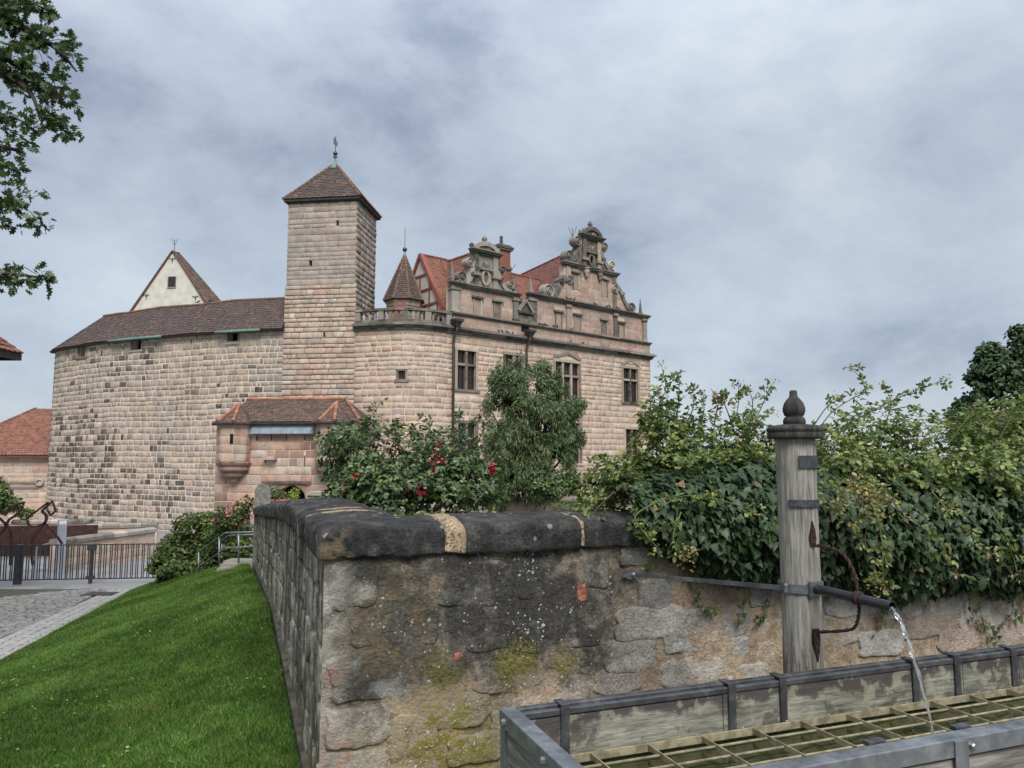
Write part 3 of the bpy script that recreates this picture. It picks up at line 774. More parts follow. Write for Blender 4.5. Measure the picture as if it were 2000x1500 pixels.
z_m0 = float(np.mean([Z5(335, 505)[1], Z5(905, 610)[1]])); z_m1 = z_m0 + 0.34
st2 = [Z5(x, y) for x, y in ((205, 880), (640, 960), (1075, 1040), (1050, 975), (985, 880), (945, 800), (900, 720), (880, 640))]
st2 = [(u, z_k1 if k < 3 else z) for k, (u, z) in enumerate(st2)] + [(Z5(880, 600)[0], z_m0), (Z5(345, 520)[0], z_m0)] + [Z5(x, y) for x, y in ((345, 600), (335, 690), (290, 760), (240, 830))]
panel_poly('gable_wall', st2, MT['mortar2'], palace)
sw = [FR.rect(1040 + a * .18, 430 + c * .18, 1040 + b * .18, 430 + d * .18) for a, b, c, d in ((440, 492, 578, 752), (752, 802, 648, 828))]
for r in sw: blind(palace, r)
B = courses(poly_span(st2, 0.04), z_k1, z_m0, 0.42, 1.0, [grow(r, 0.12, 0.16) for r in sw], 0.1)
stones(palace, FR.P, B, MT['ashlar'], 0.005, 0.004, 0.014, 0.015, nobj=60)
mb = MB(); moulding(mb, FR, Z5(335, 500)[0], Z5(905, 600)[0], z_m0, z_m1, [(0, 0.35, 0.12), (0.35, 0.7, 0.24), (0.7, 1, 0.34)], 4); mb.build('cornice', MT['darktrim'], palace)
for x, y in ((385, 600), (885, 690)):
    u = Z5(x, y)[0]; MB().slab(FR, u - 0.2, u + 0.2, z_k1, z_m0, -0.1, 0.1).build('pilaster', MT['surround'], palace)
for x, y in ((572, 570), (718, 606)):
    c = FR.P(*Z5(x, y), 0.15); mb = MB(); mb.lathe(c + (0, 0, -0.38), [(0.08, 0), (0.14, 0.06), (0.1, 0.14), (0.22, 0.3), (0.26, 0.5), (0.2, 0.62), (0.3, 0.66), (0.3, 0.74)], 10); mb.build('corbel', MT['trim'], palace, True)
def top_stage(gp, lo, box, ped, fin, zb, capz, ocu, shell, Zf, finial_h):
    """upper stage: panel, pilasters, niche, shell, round pediment"""
    panel_poly('gable_top', lo, MT['ashlar'], gp)
for tall in (True, False):
    Zf = Z5 if tall else Z6
    if tall:
        zb0 = z_m1
        lo = [Z5(x, y) for x, y in ((345, 470), (880, 575), (862, 555), (800, 470), (755, 360), (735, 225), (530, 190), (520, 300), (480, 375), (420, 425), (360, 440))]
        lo = [(lo[0][0], zb0), (lo[1][0], zb0)] + lo[2:]
        L0, R0 = Z5(538, 300)[0], Z5(735, 300)[0]; ze0 = float(np.mean([Z5(530, 205)[1], Z5(745, 238)[1]])); apx = Z5(630, 97); oc = Z5(630, 432); orx = 0.28; orz = 0.42
        sh = FR.rect(1040 + 585 * .18, 430 + 272 * .18, 1040 + 678 * .18, 430 + 338 * .18); capz = Z5(565, 425)[1], Z5(718, 463)[1]; pil = 0.4
        fz = Z5(625, 58)[1]
    else:
        z_g0 = float(np.mean([Z6(135, 715)[1], Z6(985, 850)[1]])); z_g1 = z_g0 + 0.3; zb0 = z_g1
        lo = [Z6(x, y) for x, y in ((215, 690), (890, 800), (830, 745), (780, 690), (745, 600), (720, 340), (415, 285), (415, 540), (385, 610), (340, 660), (280, 680))]
        lo = [(lo[0][0], zb0), (lo[1][0], zb0)] + lo[2:]
        L0, R0 = Z6(418, 400)[0], Z6(725, 440)[0]; ze0 = float(np.mean([Z6(410, 300)[1], Z6(730, 350)[1]])); apx = Z6(572, 180); oc = Z6(568, 605); orx = 0.3; orz = 0.5
        sh = FR.rect(860 + 515 * .1534, 450 + 395 * .1534, 860 + 632 * .1534, 450 + 478 * .1534); capz = Z6(460, 565)[1], Z6(700, 605)[1]; pil = 0.42
        fz = Z6(568, 135)[1]
    panel_poly('gable_top', lo, MT['ashlar'] if tall else MT['trim'], palace)
    ck = float(np.mean(capz)); pm = 'surround' if tall else 'trim'
    for u in (L0 + pil / 2, R0 - pil / 2):
        MB().slab(FR, u - pil / 2, u + pil / 2, zb0, ze0, -0.2, 0.12).slab(FR, u - pil / 2 - 0.12, u + pil / 2 + 0.12, ck - 0.1, ck + 0.1, -0.2, 0.26).build('pilaster', MT[pm], palace)
    mb = MB(); moulding(mb, FR, L0 - 0.1, R0 + 0.1, ze0, ze0 + 0.34, [(0, 0.4, 0.15), (0.4, 0.75, 0.28), (0.75, 1, 0.4)]); mb.build('entablature', MT['darktrim'], palace)
    # round pediment
    mid = (L0 + R0) / 2; rr = (R0 - L0) / 2 * 0.84; hh = apx[1] - ze0 - 0.34; zc = ze0 + 0.33
    arc = [(mid + rr * math.cos(t), zc + hh * math.sin(t)) for t in np.linspace(0, math.pi, 17)]
    panel_poly('tympanum', arc, MT['blind'], palace, -0.4, 0.03)
    mb = MB(); ribbon(mb, FR, arc, 0.3, -0.45, 0.26); mb.build('pediment_arch', MT['darktrim'], palace)
    def shellp(cu, cz, r, zs=1.0):
        mb = MB()
        for t in np.linspace(0.12, math.pi - 0.12, 9):
            p = [FR.P(cu + r * q * math.cos(t), cz + r * q * zs * math.sin(t), 0.06 + 0.05 * q) for q in (0.2, 0.6, 0.95)]
            mb.tube(p, [0.025, 0.06, 0.085 * r], 6)
        return mb.build('shell_ornament', MT['surround'], palace)
    shellp(mid, zc + 0.04, rr * 0.72, hh / rr)
    shellp((sh[0] + sh[1]) / 2, sh[2], (sh[1] - sh[0]) / 2, 0.95 * (sh[3] - sh[2]) / ((sh[1] - sh[0]) / 2))
    MB().slab(FR, sh[0] - 0.15, sh[1] + 0.15, sh[2] - 0.22, sh[2] - 0.04, -0.1, 0.24).build('ledge', MT['darktrim'], palace)
    ring_ = [(oc[0] + orx * math.cos(t), oc[1] + orz * math.sin(t)) for t in np.linspace(0, 2 * math.pi, 21)]
    mb = MB(); ribbon(mb, FR, ring_, 0.18, -0.05, 0.16); orn = mb.build('oculus', MT['surround'], palace)
    MB().poly(FR, [(oc[0] + orx * 0.72 * math.cos(t), oc[1] + orz * 0.72 * math.sin(t)) for t in np.linspace(0, 2 * math.pi, 17)[:-1]], -0.05, 0.02).build('dark_infill', MT['dark' if tall else 'darktrim'], orn)  # taller gable: near-black fill paints the shade within the oculus
    # finial and end knobs
    MB().lathe(FR.P(mid, apx[1] + 0.02, -0.1), [(0.16, 0), (0.12, 0.08), (0.08, 0.2), (0.19, 0.32), (0.21, 0.42), (0.13, 0.54), (0.03, 0.72)], 10).build('finial', MT['darktrim'], palace, True)
    for u in (L0 - 0.1, R0 + 0.1):
        MB().lathe(FR.P(u, ze0 + 0.33, -0.05), [(0.13, 0), (0.08, 0.08), (0.17, 0.2), (0.17, 0.3), (0.05, 0.42)], 9).build('knob', MT['darktrim'], palace, True)
for x, y, r in ((165, 770, 66), (388, 650, 44), (303, 668, 32), (1065, 955, 56), (885, 750, 42), (968, 812, 24), (388, 388, 54), (480, 225, 50), (848, 497, 46), (770, 297, 48)):
    volute(palace, Z5(x, y), r * 0.18 / FPX * 57 * 1.15)
for pts, w in (([(110, 820), (190, 850), (250, 790), (300, 690), (350, 620)], 0.42), ([(900, 700), (945, 770), (970, 830), (1000, 900), (1050, 985), (1090, 1000)], 0.3),
               ([(350, 440), (430, 430), (480, 370), (505, 300), (510, 230)], 0.32), ([(735, 340), (770, 440), (820, 530), (870, 560)], 0.3)):
    mb = MB(); ribbon(mb, FR, bez([Z5(*p) for p in pts], 14), w, -0.5, 0.14); mb.build('scroll_band', MT['trim'], palace)
for x, y in ((485, 360), (768, 425)):
    volute(palace, Z5(x, y), 0.12, 0.1, 0.08)
obelisk(palace, 1040 + 1187 * .18, 430 + 838 * .18, 430 + 1050 * .18, 0.28, 'darktrim')
obelisk(palace, 860 + 1166 * .1534, 450 + 550 * .1534, 450 + 850 * .1534, 0.3)
# ---------------------------------------------------------------- left (lower) gable
gL, gR = Z6(140, 900)[0], Z6(985, 1000)[0]
wall_body('attic_wall', palace, FR, gL, gR, z_s1, z_g0, [], MT['mortar2'], 0.3, 0.6)
bw = [FR.rect(860 + a * .1534, 450 + c * .1534, 860 + b * .1534, 450 + d * .1534) for a, b, c, d in ((430, 505, 868, 1095), (687, 758, 912, 1135))]
bw = [(a, b, z_s1 + 0.02, d) for a, b, c, d in bw]
for r in bw: blind(palace, r, 0.12)
B = courses(lambda a, b: [(gL, gR)], z_s1, z_g0, 0.42, 0.95, [grow(r, 0.15, 0.16) for r in bw], 0.1)
stones(palace, FR.P, B, MT['ashlar'], 0.005, 0.004, 0.014, 0.015, nobj=60)
pilaster(palace, Z6(185, 880)[0], 0.66, z_s1, z_g0); pilaster(palace, Z6(952, 1000)[0], 0.46, z_s1, z_g0, 'darktrim')
mb = MB(); moulding(mb, FR, gL, gR, z_g0, z_g1, [(0, 0.35, 0.12), (0.35, 0.7, 0.24), (0.7, 1, 0.34)], 5); mb.build('cornice', MT['darktrim'], palace)
for x, y, r in ((262, 600, 62), (372, 408, 52), (775, 512, 46), (885, 700, 44), (395, 560, 26), (765, 640, 26)):
    volute(palace, Z6(x, y), r * 0.1534 / FPX * 51.5 * 1.2)
for pts, w in (([(210, 640), (280, 680), (350, 640), (390, 560), (400, 450)], 0.34), ([(735, 520), (750, 610), (800, 710), (850, 770), (900, 770)], 0.32)):
    mb = MB(); ribbon(mb, FR, bez([Z6(*p) for p in pts], 14), w, -0.5, 0.14); mb.build('scroll_band', MT['trim'], palace)
obelisk(palace, 860 + 163 * .1534, 450 + 355 * .1534, 450 + 665 * .1534, 0.27)
obelisk(palace, 860 + 950 * .1534, 450 + 520 * .1534, 450 + 805 * .1534, 0.27)
# small aedicule between the gables
a0, a1 = Z6(992, 1100)[0], Z6(1150, 1120)[0]; za, zb_, zc_ = z_s1, Z6(1070, 1050)[1], Z6(1065, 915)[1]
aed = MB().slab(FR, a0, a1, za, zb_, -0.6, 0.1).poly(FR, [(a0, zb_), (a1, zb_), ((a0 + a1) / 2, zc_)], -0.6, 0.1).build('dormer', MT['surround'], palace)
mb = MB(); ribbon(mb, FR, [(a0 - 0.12, zb_ + 0.05), ((a0 + a1) / 2, zc_ + 0.1), (a1 + 0.12, zb_ + 0.05)], 0.2, -0.65, 0.28); mb.slab(FR, a0 - 0.15, a1 + 0.15, zb_ - 0.1, zb_ + 0.06, -0.65, 0.25); mb.build('pediment', MT['darktrim'], aed)
obelisk(palace, 860 + 1031 * .1534, 450 + 760 * .1534, 450 + 905 * .1534, 0.22, 'darktrim')
# balustrade end wall of the parapet (left end, pink block)
# hoppers and downpipes
for x, y0, yb, w in ((884, 631, 960, 0.55), (1026, 648, 720, 0.6)):
    u, z = FR.uz(x, y0 + 8); mb = MB(); z = z_c1 + 0.25
    mb.hexa([FR.P(u + i * k, zz, o_) for zz, k in ((z - 0.35, 0.16), (z, 0.3)) for i, o_ in ((-1, 0.75 if zz == z else 0.6), (1, 0.75 if zz == z else 0.6), (1, 0.25), (-1, 0.25))])
    mb.slab(FR, u - 0.34, u + 0.34, z, z + 0.16, 0.2, 0.8)
    h_ = mb.build('rain_hopper', MT['lead'], palace)
    zb2 = FR.uz(x, yb)[1]; n_ = 6
    path = [FR.P(u, z - 0.3, 0.5), FR.P(u, z - 0.6, 0.5), FR.P(u, z_c0 - 0.35, 0.14), FR.P(u, z_c0 - 0.8, 0.14), FR.P(u, zb2, 0.14)]
    MB().tube(path, 0.085, 8).build('downpipe', MT['pipe'], palace, True)
hb = FR.rect(1018, 646, 1033, 657); MB().slab(FR, hb[0], hb[1], z_c1 + 0.35, z_c1 + 0.85, -0.1, 0.03).build('spout_shade', MT['dark'], palace)  # near-black slab on the wall, painted as the shade of a hole

# ---------------------------------------------------------------- palace roofs
e = FR.e[0]; A0 = np.array((-4.5, 50.0)); zE = float(at(866, 607, 50.0)[2]); zA = float(at(818, 498, 52.45)[2]); gw = 6.4
def Rp(s_, b_, z): return np.array((*(A0 + e * s_ + bd * b_), z))
Lm = 13.6
mb = MB(); mb.add([Rp(0, -0.2, zE - .25), Rp(Lm, -0.2, zE - .25), Rp(Lm, gw / 2, zA), Rp(0, gw / 2, zA), Rp(0, gw + 0.2, zE - .25), Rp(Lm, gw + 0.2, zE - .25)], [(0, 1, 2, 3), (3, 2, 5, 4), (1, 5, 2)])
rf = mb.build('roof', MT['tile_red'], palace)
roof_part(rf, [(Rp(-0.15, -0.2, zE - .25), Rp(Lm, -0.2, zE - .25), Rp(Lm, gw / 2, zA), Rp(-0.15, gw / 2, zA))], MT['tile_red'], ew=0.22, eh=0.24)
ridge_run(rf, Rp(-0.1, gw / 2, zA + 0.03), Rp(Lm, gw / 2, zA + 0.03), MT['tile_red'], 0.1)
GF = Face(A0 + bd * gw, A0)      # half-timbered gable end, seen from the left
tri = [(0, zE - .3), (gw, zE - .3), (gw / 2, zA)]
hg = MB().poly(GF, tri, -0.4, 0.02).build('timber_gable', MT['render'], palace)
mb = MB()
def gz_(u): return zE - .3 + (zA - zE + .3) * (1 - abs(u - gw / 2) / (gw / 2))
for a_, b_ in (((0, zE - .3), (gw / 2, zA)), ((gw / 2, zA), (gw, zE - .3))): ribbon(mb, GF, [a_, b_], 0.24, -0.2, 0.16)
for q in (0.22, 0.45, 0.68):
    z = zE - .3 + (zA - zE + .3) * q; hw = gw / 2 * (1 - q); ribbon(mb, GF, [(gw / 2 - hw, z), (gw / 2 + hw, z)], 0.13, -0.1, 0.09)
for u in (2.0, 3.2, 4.4, 5.4): ribbon(mb, GF, [(u, zE - .3), (u, gz_(u) - 0.1 if u != 3.2 else zE + 2.9)], 0.13, -0.1, 0.075)
mb.build('timber_frame', MT['timber_red'], hg)
# cross roof behind the left gable
def cross_roof(u_mid, half, z_eave, z_ridge, p_far, mat, start=-0.5):
    a = FR.P(u_mid, 0, start)[:2]; far = np.asarray(p_far, float); dirv = far - a; dl = np.linalg.norm(dirv); dv = dirv / dl
    ex = FR.e[0]
    def q(s_, w_, z): return np.array((*(a + dv * s_ + ex * w_), z))
    V = [q(0, -half, z_eave), q(0, half, z_eave), q(0, 0, z_ridge), q(dl, -half, z_eave), q(dl, half, z_eave), q(dl, 0, z_ridge)]
    r = MB().add(V, [(3, 0, 2, 5), (1, 4, 5, 2), (0, 1, 2), (4, 3, 5)]).build('roof', mat, palace)
    roof_part(r, [(V[3], V[0], V[2], V[5])], mat, ew=0.22, eh=0.22)
    ridge_run(r, V[2] + (0, 0, 0.03), V[5] + (0, 0, 0.03), mat, 0.1)
um = Z6(570, 300)[0]
cross_roof(um, 2.6, zE - 0.2, float(at(925, 499, 52.2)[2]), FR.P(um, 0, -5.0)[:2], MT['tile_red'])
um2 = Z5(630, 300)[0]
cross_roof(um2, 5.2, z_k0 - 0.2, float(at(1130, 479, 58.0)[2]), (0.75, 67.9), MT['tile_wine'])
# chimney
cb = at(979, 520, 55.0); cz0, cz1 = zE, float(at(979, 487, 55.0)[2]); cw_, cd_ = 1.05, 0.9
ax3 = np.array([(*e, 0), (*bd, 0), (0, 0, 1)])
ch = MB().box((cb[0], cb[1], (cz0 + cz1) / 2), (cw_, cd_, cz1 - cz0), ax3).build('chimney', MT['brick'], palace)
mb = MB()
for z, k, t in ((cz1 - 0.1, 1.28, 0.14), (cz1 + 0.05, 1.42, 0.16), (cz1 + 0.2, 1.1, 0.14), (cz1 - 1.55, 1.2, 0.18)): mb.box((cb[0], cb[1], z), (cw_ * k, cd_ * k, t), ax3)
mb.build('cap', MT['darktrim'], ch)
MB().lathe((cb[0], cb[1], cz1 + 0.26), [(0.13, 0), (0.12, 0.75)], 8).build('flue', MT['pipe'], ch)
# lightning rods
mb = MB()
for x, y0, y1, d in ((1118, 480, 446, 58.5), (998, 540, 520, 57), (341, 492, 468, 76)):
    mb = MB(); p = at(x, y0, d); q = at(x, y1, d); mb.tube([p - (0, 0, 0.5), q], 0.03, 5)
    mb.tube([p + (q - p) * 0.5, q + (-0.35, 0, 0.15)], 0.02, 5).tube([p + (q - p) * 0.5, q + (0.35, 0, 0.15)], 0.02, 5)
    if x > 500: mb.build('lightning_rod', MT['lead'], palace)
    else: ROD = mb

# ---------------------------------------------------------------- balustrade on the terrace
bal = thing('balustrade', (-7, 47.6, z_c1), 'dark weathered stone balustrade along the terrace beside the tower', 'balustrade')
zt = float(np.mean([RW.uz(720, 603)[1], RW.uz(800, 602)[1]])); zbb = z_c1
mb = MB(); n = 12
for k in range(n): mb.slab(RW, RW.L * k / n, RW.L * (k + 1) / n, zt - 0.16, zt, -0.3, 0.12)
mb.build('handrail', MT['darktrim'], bal)
mb = MB()
for k in range(n): mb.slab(RW, RW.L * k / n, RW.L * (k + 1) / n, zbb, zbb + 0.2, -0.32, 0.1)
mb.build('base', MT['darktrim'], bal)
posts = [0.2, RW.L * 0.27, RW.L * 0.5, RW.L * 0.72, RW.L - 0.35]
for u in posts: MB().slab(RW, u - 0.2, u + 0.2, zbb + 0.2, zt - 0.163, -0.26, 0.08).build('pedestal', MT['trim'], bal)
hb_ = zt - 0.16 - zbb - 0.2
for a, b in zip(posts, posts[1:]):
    n = max(2, int((b - a - 0.4) / 0.36))
    for k in range(n):
        u = a + 0.2 + (b - a - 0.4) * (k + 0.5) / n; c = RW.P(u, zbb + 0.2, -0.09)
        MB().lathe(c, [(0.1, 0), (0.1, 0.08 * hb_), (0.06, 0.14 * hb_), (0.12, 0.34 * hb_), (0.11, 0.42 * hb_), (0.055, 0.72 * hb_), (0.07, 0.85 * hb_), (0.1, 0.92 * hb_), (0.1, hb_)], 8).build('baluster', MT['trim'], bal, True)
ped = MB().slab(FR, 0.0, gL - 0.02, z_s1 - 0.2, z_s1 - 0.19, -0.3, 0.05)
# terrace floor
mesh_obj('floor', [RW.P(u, z_c1 - 0.05, 0) for u in np.linspace(0, RW.L, 8)] + [np.array((-3.0, 54, z_c1 - 0.05)), np.array((-9.5, 54, z_c1 - 0.05))], [tuple(range(10))], MT['trim'], pal_rw)

# ---------------------------------------------------------------- stair turret
tc_ = at(789, 600, 51.0); tur = thing('stair_turret', (tc_[0], 51.0, z_c1 - 0.05), 'small round stair turret with a pointed octagonal tile roof beside the tower', 'turret')
zte = float(at(789, 587, 51.0)[2]); ztp = float(at(789, 503, 51.0)[2]); tb = np.array((tc_[0], 51.0, 0))
MB().lathe(tb + (0, 0, z_c1 - 0.04), [(1.2, 0), (1.2, zte - z_c1 - 0.55), (1.26, zte - z_c1 - 0.5), (1.26, zte - z_c1 - 0.3), (1.3, zte - z_c1 - 0.25), (1.3, zte - z_c1 + 0.05)], 8, a0=0.5).build('wall', MT['surround'], tur)
o8 = [np.array((math.cos((k + 0.5) * math.pi / 4), math.sin((k + 0.5) * math.pi / 4), 0)) for k in range(8)]
mb = MB(); quads = []; hips = []
for k in range(8):
    a, b = o8[k], o8[(k + 1) % 8]
    A_, B_, C_, D_ = tb + a * 1.46 + (0, 0, zte - 0.1), tb + b * 1.46 + (0, 0, zte - 0.1), tb + b * 0.1 + (0, 0, ztp), tb + a * 0.1 + (0, 0, ztp)
    mb.add([A_, B_, C_, D_], [(0, 1, 2, 3)]); hips.append((A_, D_))
    if (a + b)[1] < 0.9: quads.append((A_, B_, C_, D_))
mb.lathe(tb + (0, 0, zte - 0.12), [(1.46, 0), (1.2, -0.1)], 8, a0=0.5)
rf = mb.build('roof', MT['tile_brown'], tur)
roof_part(rf, quads, MT['tile_brown'], ew=0.18, eh=0.17)
for A_, D_ in hips: ridge_run(rf, A_, D_, MT['tile_ridge2'], 0.075, 0.3)
MB().lathe(tb + (0, 0, ztp - 0.1), [(0.2, 0), (0.1, 0.3), (0.04, 0.55)], 8).build('spike', MT['copper'], tur, True)
MB().lathe(tb + (0, 0, ztp + 0.4), [(0.02, 0), (0.13, 0.06), (0.17, 0.17), (0.13, 0.28), (0.02, 0.34)], 10).build('ball', MT['lead'], tur, True)
MB().tube([tb + (0, 0, ztp + 0.7), tb + (0, 0, ztp + 2.1)], 0.02, 5).build('rod', MT['lead'], tur)
mb = MB().box(tb + (0.12, -1.18, z_c1 + 1.0), (0.34, 0.1, 1.7)); mb.build('shutter', MT['timber_red'], tur)
MB().box(tb + (-0.35, -1.17, z_c1 + 1.0), (0.34, 0.1, 1.7)).build('shutter', MT['timber_red'], tur)
# ================================================================== GATEHOUSE
def G5(x, y): return 380 + x * .21, 750 + y * .21
gl, gr = at(*G5(330, 600), 45.3)[:2], at(*G5(1310, 600), 44.5)[:2]
ge = (gr - gl) / np.linalg.norm(gr - gl)
GH = Face(gl - ge * 0.9, gr + ge * 1.2)
gate = thing('gatehouse', (*((gl + gr) / 2), ZB), 'low reddish sandstone gatehouse with two corbelled turrets and a dark tiled roof', 'gatehouse')
gz1 = GH.uz(*G5(830, 455))[1]; arch = GH.rect(541, 948, 598, 1012)
gtop = GH.uz(*G5(830, 348))[1]
ghol = [GH.rect(*G5(a, c), *G5(b, d)) for a, b, c, d in ((572, 588, 470, 530), (706, 722, 470, 530), (850, 862, 465, 530), (1020, 1032, 460, 525), (650, 668, 672, 730), (1016, 1030, 665, 775))]
wall_body('mortar_core', gate, GH, 0, GH.L, ZB, gtop, [arch] + ghol, MT['mortar2'], 1.2, 2.0)
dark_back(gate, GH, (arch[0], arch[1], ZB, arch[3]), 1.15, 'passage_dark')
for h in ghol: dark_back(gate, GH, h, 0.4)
B = courses(lambda a, b: [(0, GH.L)], ZB, gz1, 0.5, 0.85, [arch] + ghol, 0.2, 0.5)
stones(gate, GH.P, B, MT['gate'], 0.02, 0.035, 0.035, 0.04, nobj=110, dark=lambda px, py, n: (rng.random(n) < 0.12) * rng.uniform(0.2, 0.7, n))
# pointed arch ring and spandrels
am = (arch[0] + arch[1]) / 2; ar = (arch[1] - arch[0]) / 2; zs_ = arch[3] - ar * 1.05
cur = [(am + ar * math.cos(t), zs_ + ar * 1.05 * math.sin(t) ** 0.85) for t in np.linspace(0, math.pi, 15)]
for half in (cur[:8], cur[7:]):
    side = arch[1] if half is not cur[7:] and half[0][0] > am else arch[0]
    pts = list(half) + ([(am, arch[3] + 0.01), (side, arch[3] + 0.01)] if half[0][0] > am + 0.01 else [(side, arch[3] + 0.01), (am, arch[3] + 0.01)])
    pts = pts[::-1] if False else pts
    MB().poly(GH, pts, -0.6, 0.012).build('spandrel', MT['gate'], gate)
for a_, b_ in zip(cur[::2], cur[2::2]):
    mb = MB(); k = 1.16
    def o_(p, k): return (am + (p[0] - am) * k, zs_ + (p[1] - zs_) * k)
    mb.poly(GH, [o_(a_, 1.0), o_(a_, 1.32), o_(b_, 1.32), o_(b_, 1.0)], -0.3, 0.05 + 0.02 * random.random()); mb.build('arch_stone', MT['gate'], gate)
mb = MB(); h = GH.rect(*G5(660, 672), *G5(775, 705)); mb.slab(GH, h[0], h[1], h[2], h[3], -0.1, 0.45); mb.build('corbel_stone', MT['gate'], gate)
mb = MB(); h = GH.rect(*G5(640, 905), *G5(1085, 925)); mb.slab(GH, h[0], h[1], h[2], h[3], -0.1, 0.2); mb.build('ledge', MT['gate'], gate)
# zinc apron below the eave
h = GH.rect(*G5(535, 378), *G5(1130, 462)); n = 6
fl = MB()
for k in range(n):
    a, b = h[0] + (h[1] - h[0]) * k / n + 0.01, h[0] + (h[1] - h[0]) * (k + 1) / n - 0.01
    fl.add([GH.P(a, h[2], 0.42), GH.P(b, h[2], 0.42), GH.P(b, h[3] + 0.12, 0.1), GH.P(a, h[3] + 0.12, 0.1), GH.P(a, h[2] - 0.04, 0.40), GH.P(b, h[2] - 0.04, 0.40)], [(0, 1, 2, 3), (4, 5, 1, 0)])
    fl.tube([GH.P(b, h[2], 0.43), GH.P(b, h[3] + 0.12, 0.11)], 0.018, 5)
fl.build('zinc_apron', MT['zinc'], gate)
# corner turrets
ze_g = GH.uz(*G5(830, 342))[1]
def bartizan(cx, slit):
    u = GH.uz(*G5(cx, 600))[0]; c = GH.P(u, 0, 0.25)[:2]; r = 1.0; n_ = GH.n[0]; ex = GH.e[0]
    pts = [c + r * (ex * math.cos(t) + n_ * math.sin(t)) for t in (R(202.5), R(157.5), R(112.5), R(67.5), R(22.5), R(-22.5))]
    F_ = Face(*pts); Fz = F_
    class S:   # flat sides, no rounded normals
        pass
    zb_ = at(*G5(cx, 725), 43.6)[2]; zt_ = ze_g + 0.05
    T = MB()
    for i in range(5):
        T.add([np.array((*pts[i], zb_)), np.array((*pts[i + 1], zb_)), np.array((*pts[i + 1], zt_)), np.array((*pts[i], zt_))], [(0, 1, 2, 3)])
    t = T.build('turret', MT['mortar2'], gate)
    hs = []
    us = F_.cum
    B = []
    for i in range(5):
        B.append(courses(lambda a, b: [(us[i] + 0.005, us[i + 1] - 0.005)], zb_, zt_, 0.5, 0.85, [], 0.05))
    B = np.concatenate(B)
    stones(t, F_.P, B, MT['gate'], 0.02, 0.02, 0.025, 0.025, nobj=40)
    uu, zz = F_.uz(*G5(slit[0], (slit[1] + slit[2]) / 2)); z1 = F_.uz(*G5(slit[0], slit[1]))[1]; z2 = F_.uz(*G5(slit[0], slit[2]))[1]
    MB().slab(F_, uu - 0.09, uu + 0.09, z2, z1, -0.1, 0.07).build('slit_shade', MT['dark'], t)  # no hole here: near-black slab paints the shade of the slit
    zc2 = at(*G5(cx, 925), 44.6)[2]; H = zb_ - zc2
    base = np.array((*c, zc2)) - np.array((*n_, 0)) * 0.1
    MB().lathe(base, [(0.12, 0), (0.28, 0.06 * H), (0.34, 0.2 * H), (0.32, 0.26 * H), (0.62, 0.34 * H), (0.66, 0.46 * H), (0.62, 0.52 * H), (0.9, 0.62 * H), (0.9, 0.74 * H), (0.86, 0.8 * H), (1.0, 0.86 * H), (1.06, 0.95 * H), (1.02, 1.01 * H)], 16).build('corbel', MT['gate'], t)
    # roof
    za = at(*G5(cx + 60, 183), 45.2)[2]; ap_ = np.array((*(c - n_ * 0.5), za)); ro = 1.24
    P8 = [np.array((*(c + ro * (ex * math.cos(q) + n_ * math.sin(q))), ze_g - 0.12)) for q in [R(22.5 + 45 * k) for k in range(8)]]
    mb = MB(); quads = []
    for k in range(8):
        a, b = P8[(k + 1) % 8], P8[k]
        mb.add([a, b, ap_], [(0, 1, 2)])
        q = R(45 + 45 * k)
        if math.sin(q) > -0.8: quads.append((a, b, ap_ + (b - ap_) * 0.02, ap_ + (a - ap_) * 0.02))
    mb.add([p - (0, 0, 0.12) for p in P8] + P8, [tuple(range(8))] + [(i, (i + 1) % 8, (i + 1) % 8 + 8, i + 8) for i in range(8)])
    rf = mb.build('turret_roof', MT['tile_mix'], gate)
    roof_part(rf, quads, MT['tile_mix'], ew=0.2, eh=0.2)
    for k in (1, 2, 0, 3)[:4]:
        if k in (1, 2): ridge_run(rf, P8[k] + (0, 0, 0.05), ap_ + (0, 0, 0.05), MT['tile_ridge'], 0.1, 0.4, each=True)
    mb = MB()
    for k in range(4): mb.tube([P8[k] - (0, 0, 0.08), P8[(k + 1) % 8] - (0, 0, 0.08)], 0.09, 6)
    mb.build('eave', MT['soffit'], rf)
bartizan(385, (345, 465, 555)); bartizan(1300, (1238, 465, 495))
# main roof against the wall
uA, uB = GH.uz(*G5(300, 400))[0], GH.uz(*G5(1420, 400))[0]
zr_ = at(*G5(950, 148), 47.3)[2]
A_, B_ = GH.P(uA, ze_g - 0.05, 0.45), GH.P(uB + 0.9, ze_g - 0.05, 0.45); D_, C_ = np.array((*at(*G5(490, 160), 47.4)[:2], zr_)), np.array((*at(*G5(1405, 140), 46.9)[:2], zr_))
E_ = GH.P(uB + 0.9, ze_g - 0.05, -3.0)
rf = MB().add([A_, B_, C_, D_, E_, GH.P(uA, ze_g - 0.05, -3.0)], [(0, 1, 2, 3), (1, 4, 2), (0, 3, 5)]).build('roof', MT['tile_mix'], gate)
roof_part(rf, [(A_, B_, C_, D_), (B_, E_, C_, C_ + (E_ - C_) * 0.02)], MT['tile_mix'], ew=0.2, eh=0.2)
ridge_run(rf, D_ + (0, 0, 0.05), C_ + (0, 0, 0.05), MT['tile_ridge'], 0.09, 0.4, each=True)
ridge_run(rf, B_ + (0, 0, 0.08), C_ + (0, 0, 0.08), MT['tile_ridge'], 0.1, 0.4, each=True)
MB().slab(GH, uA + 0.8, uB - 0.3, ze_g - 0.2, ze_g - 0.06, 0.1, 0.44).build('eave', MT['soffit'], rf)

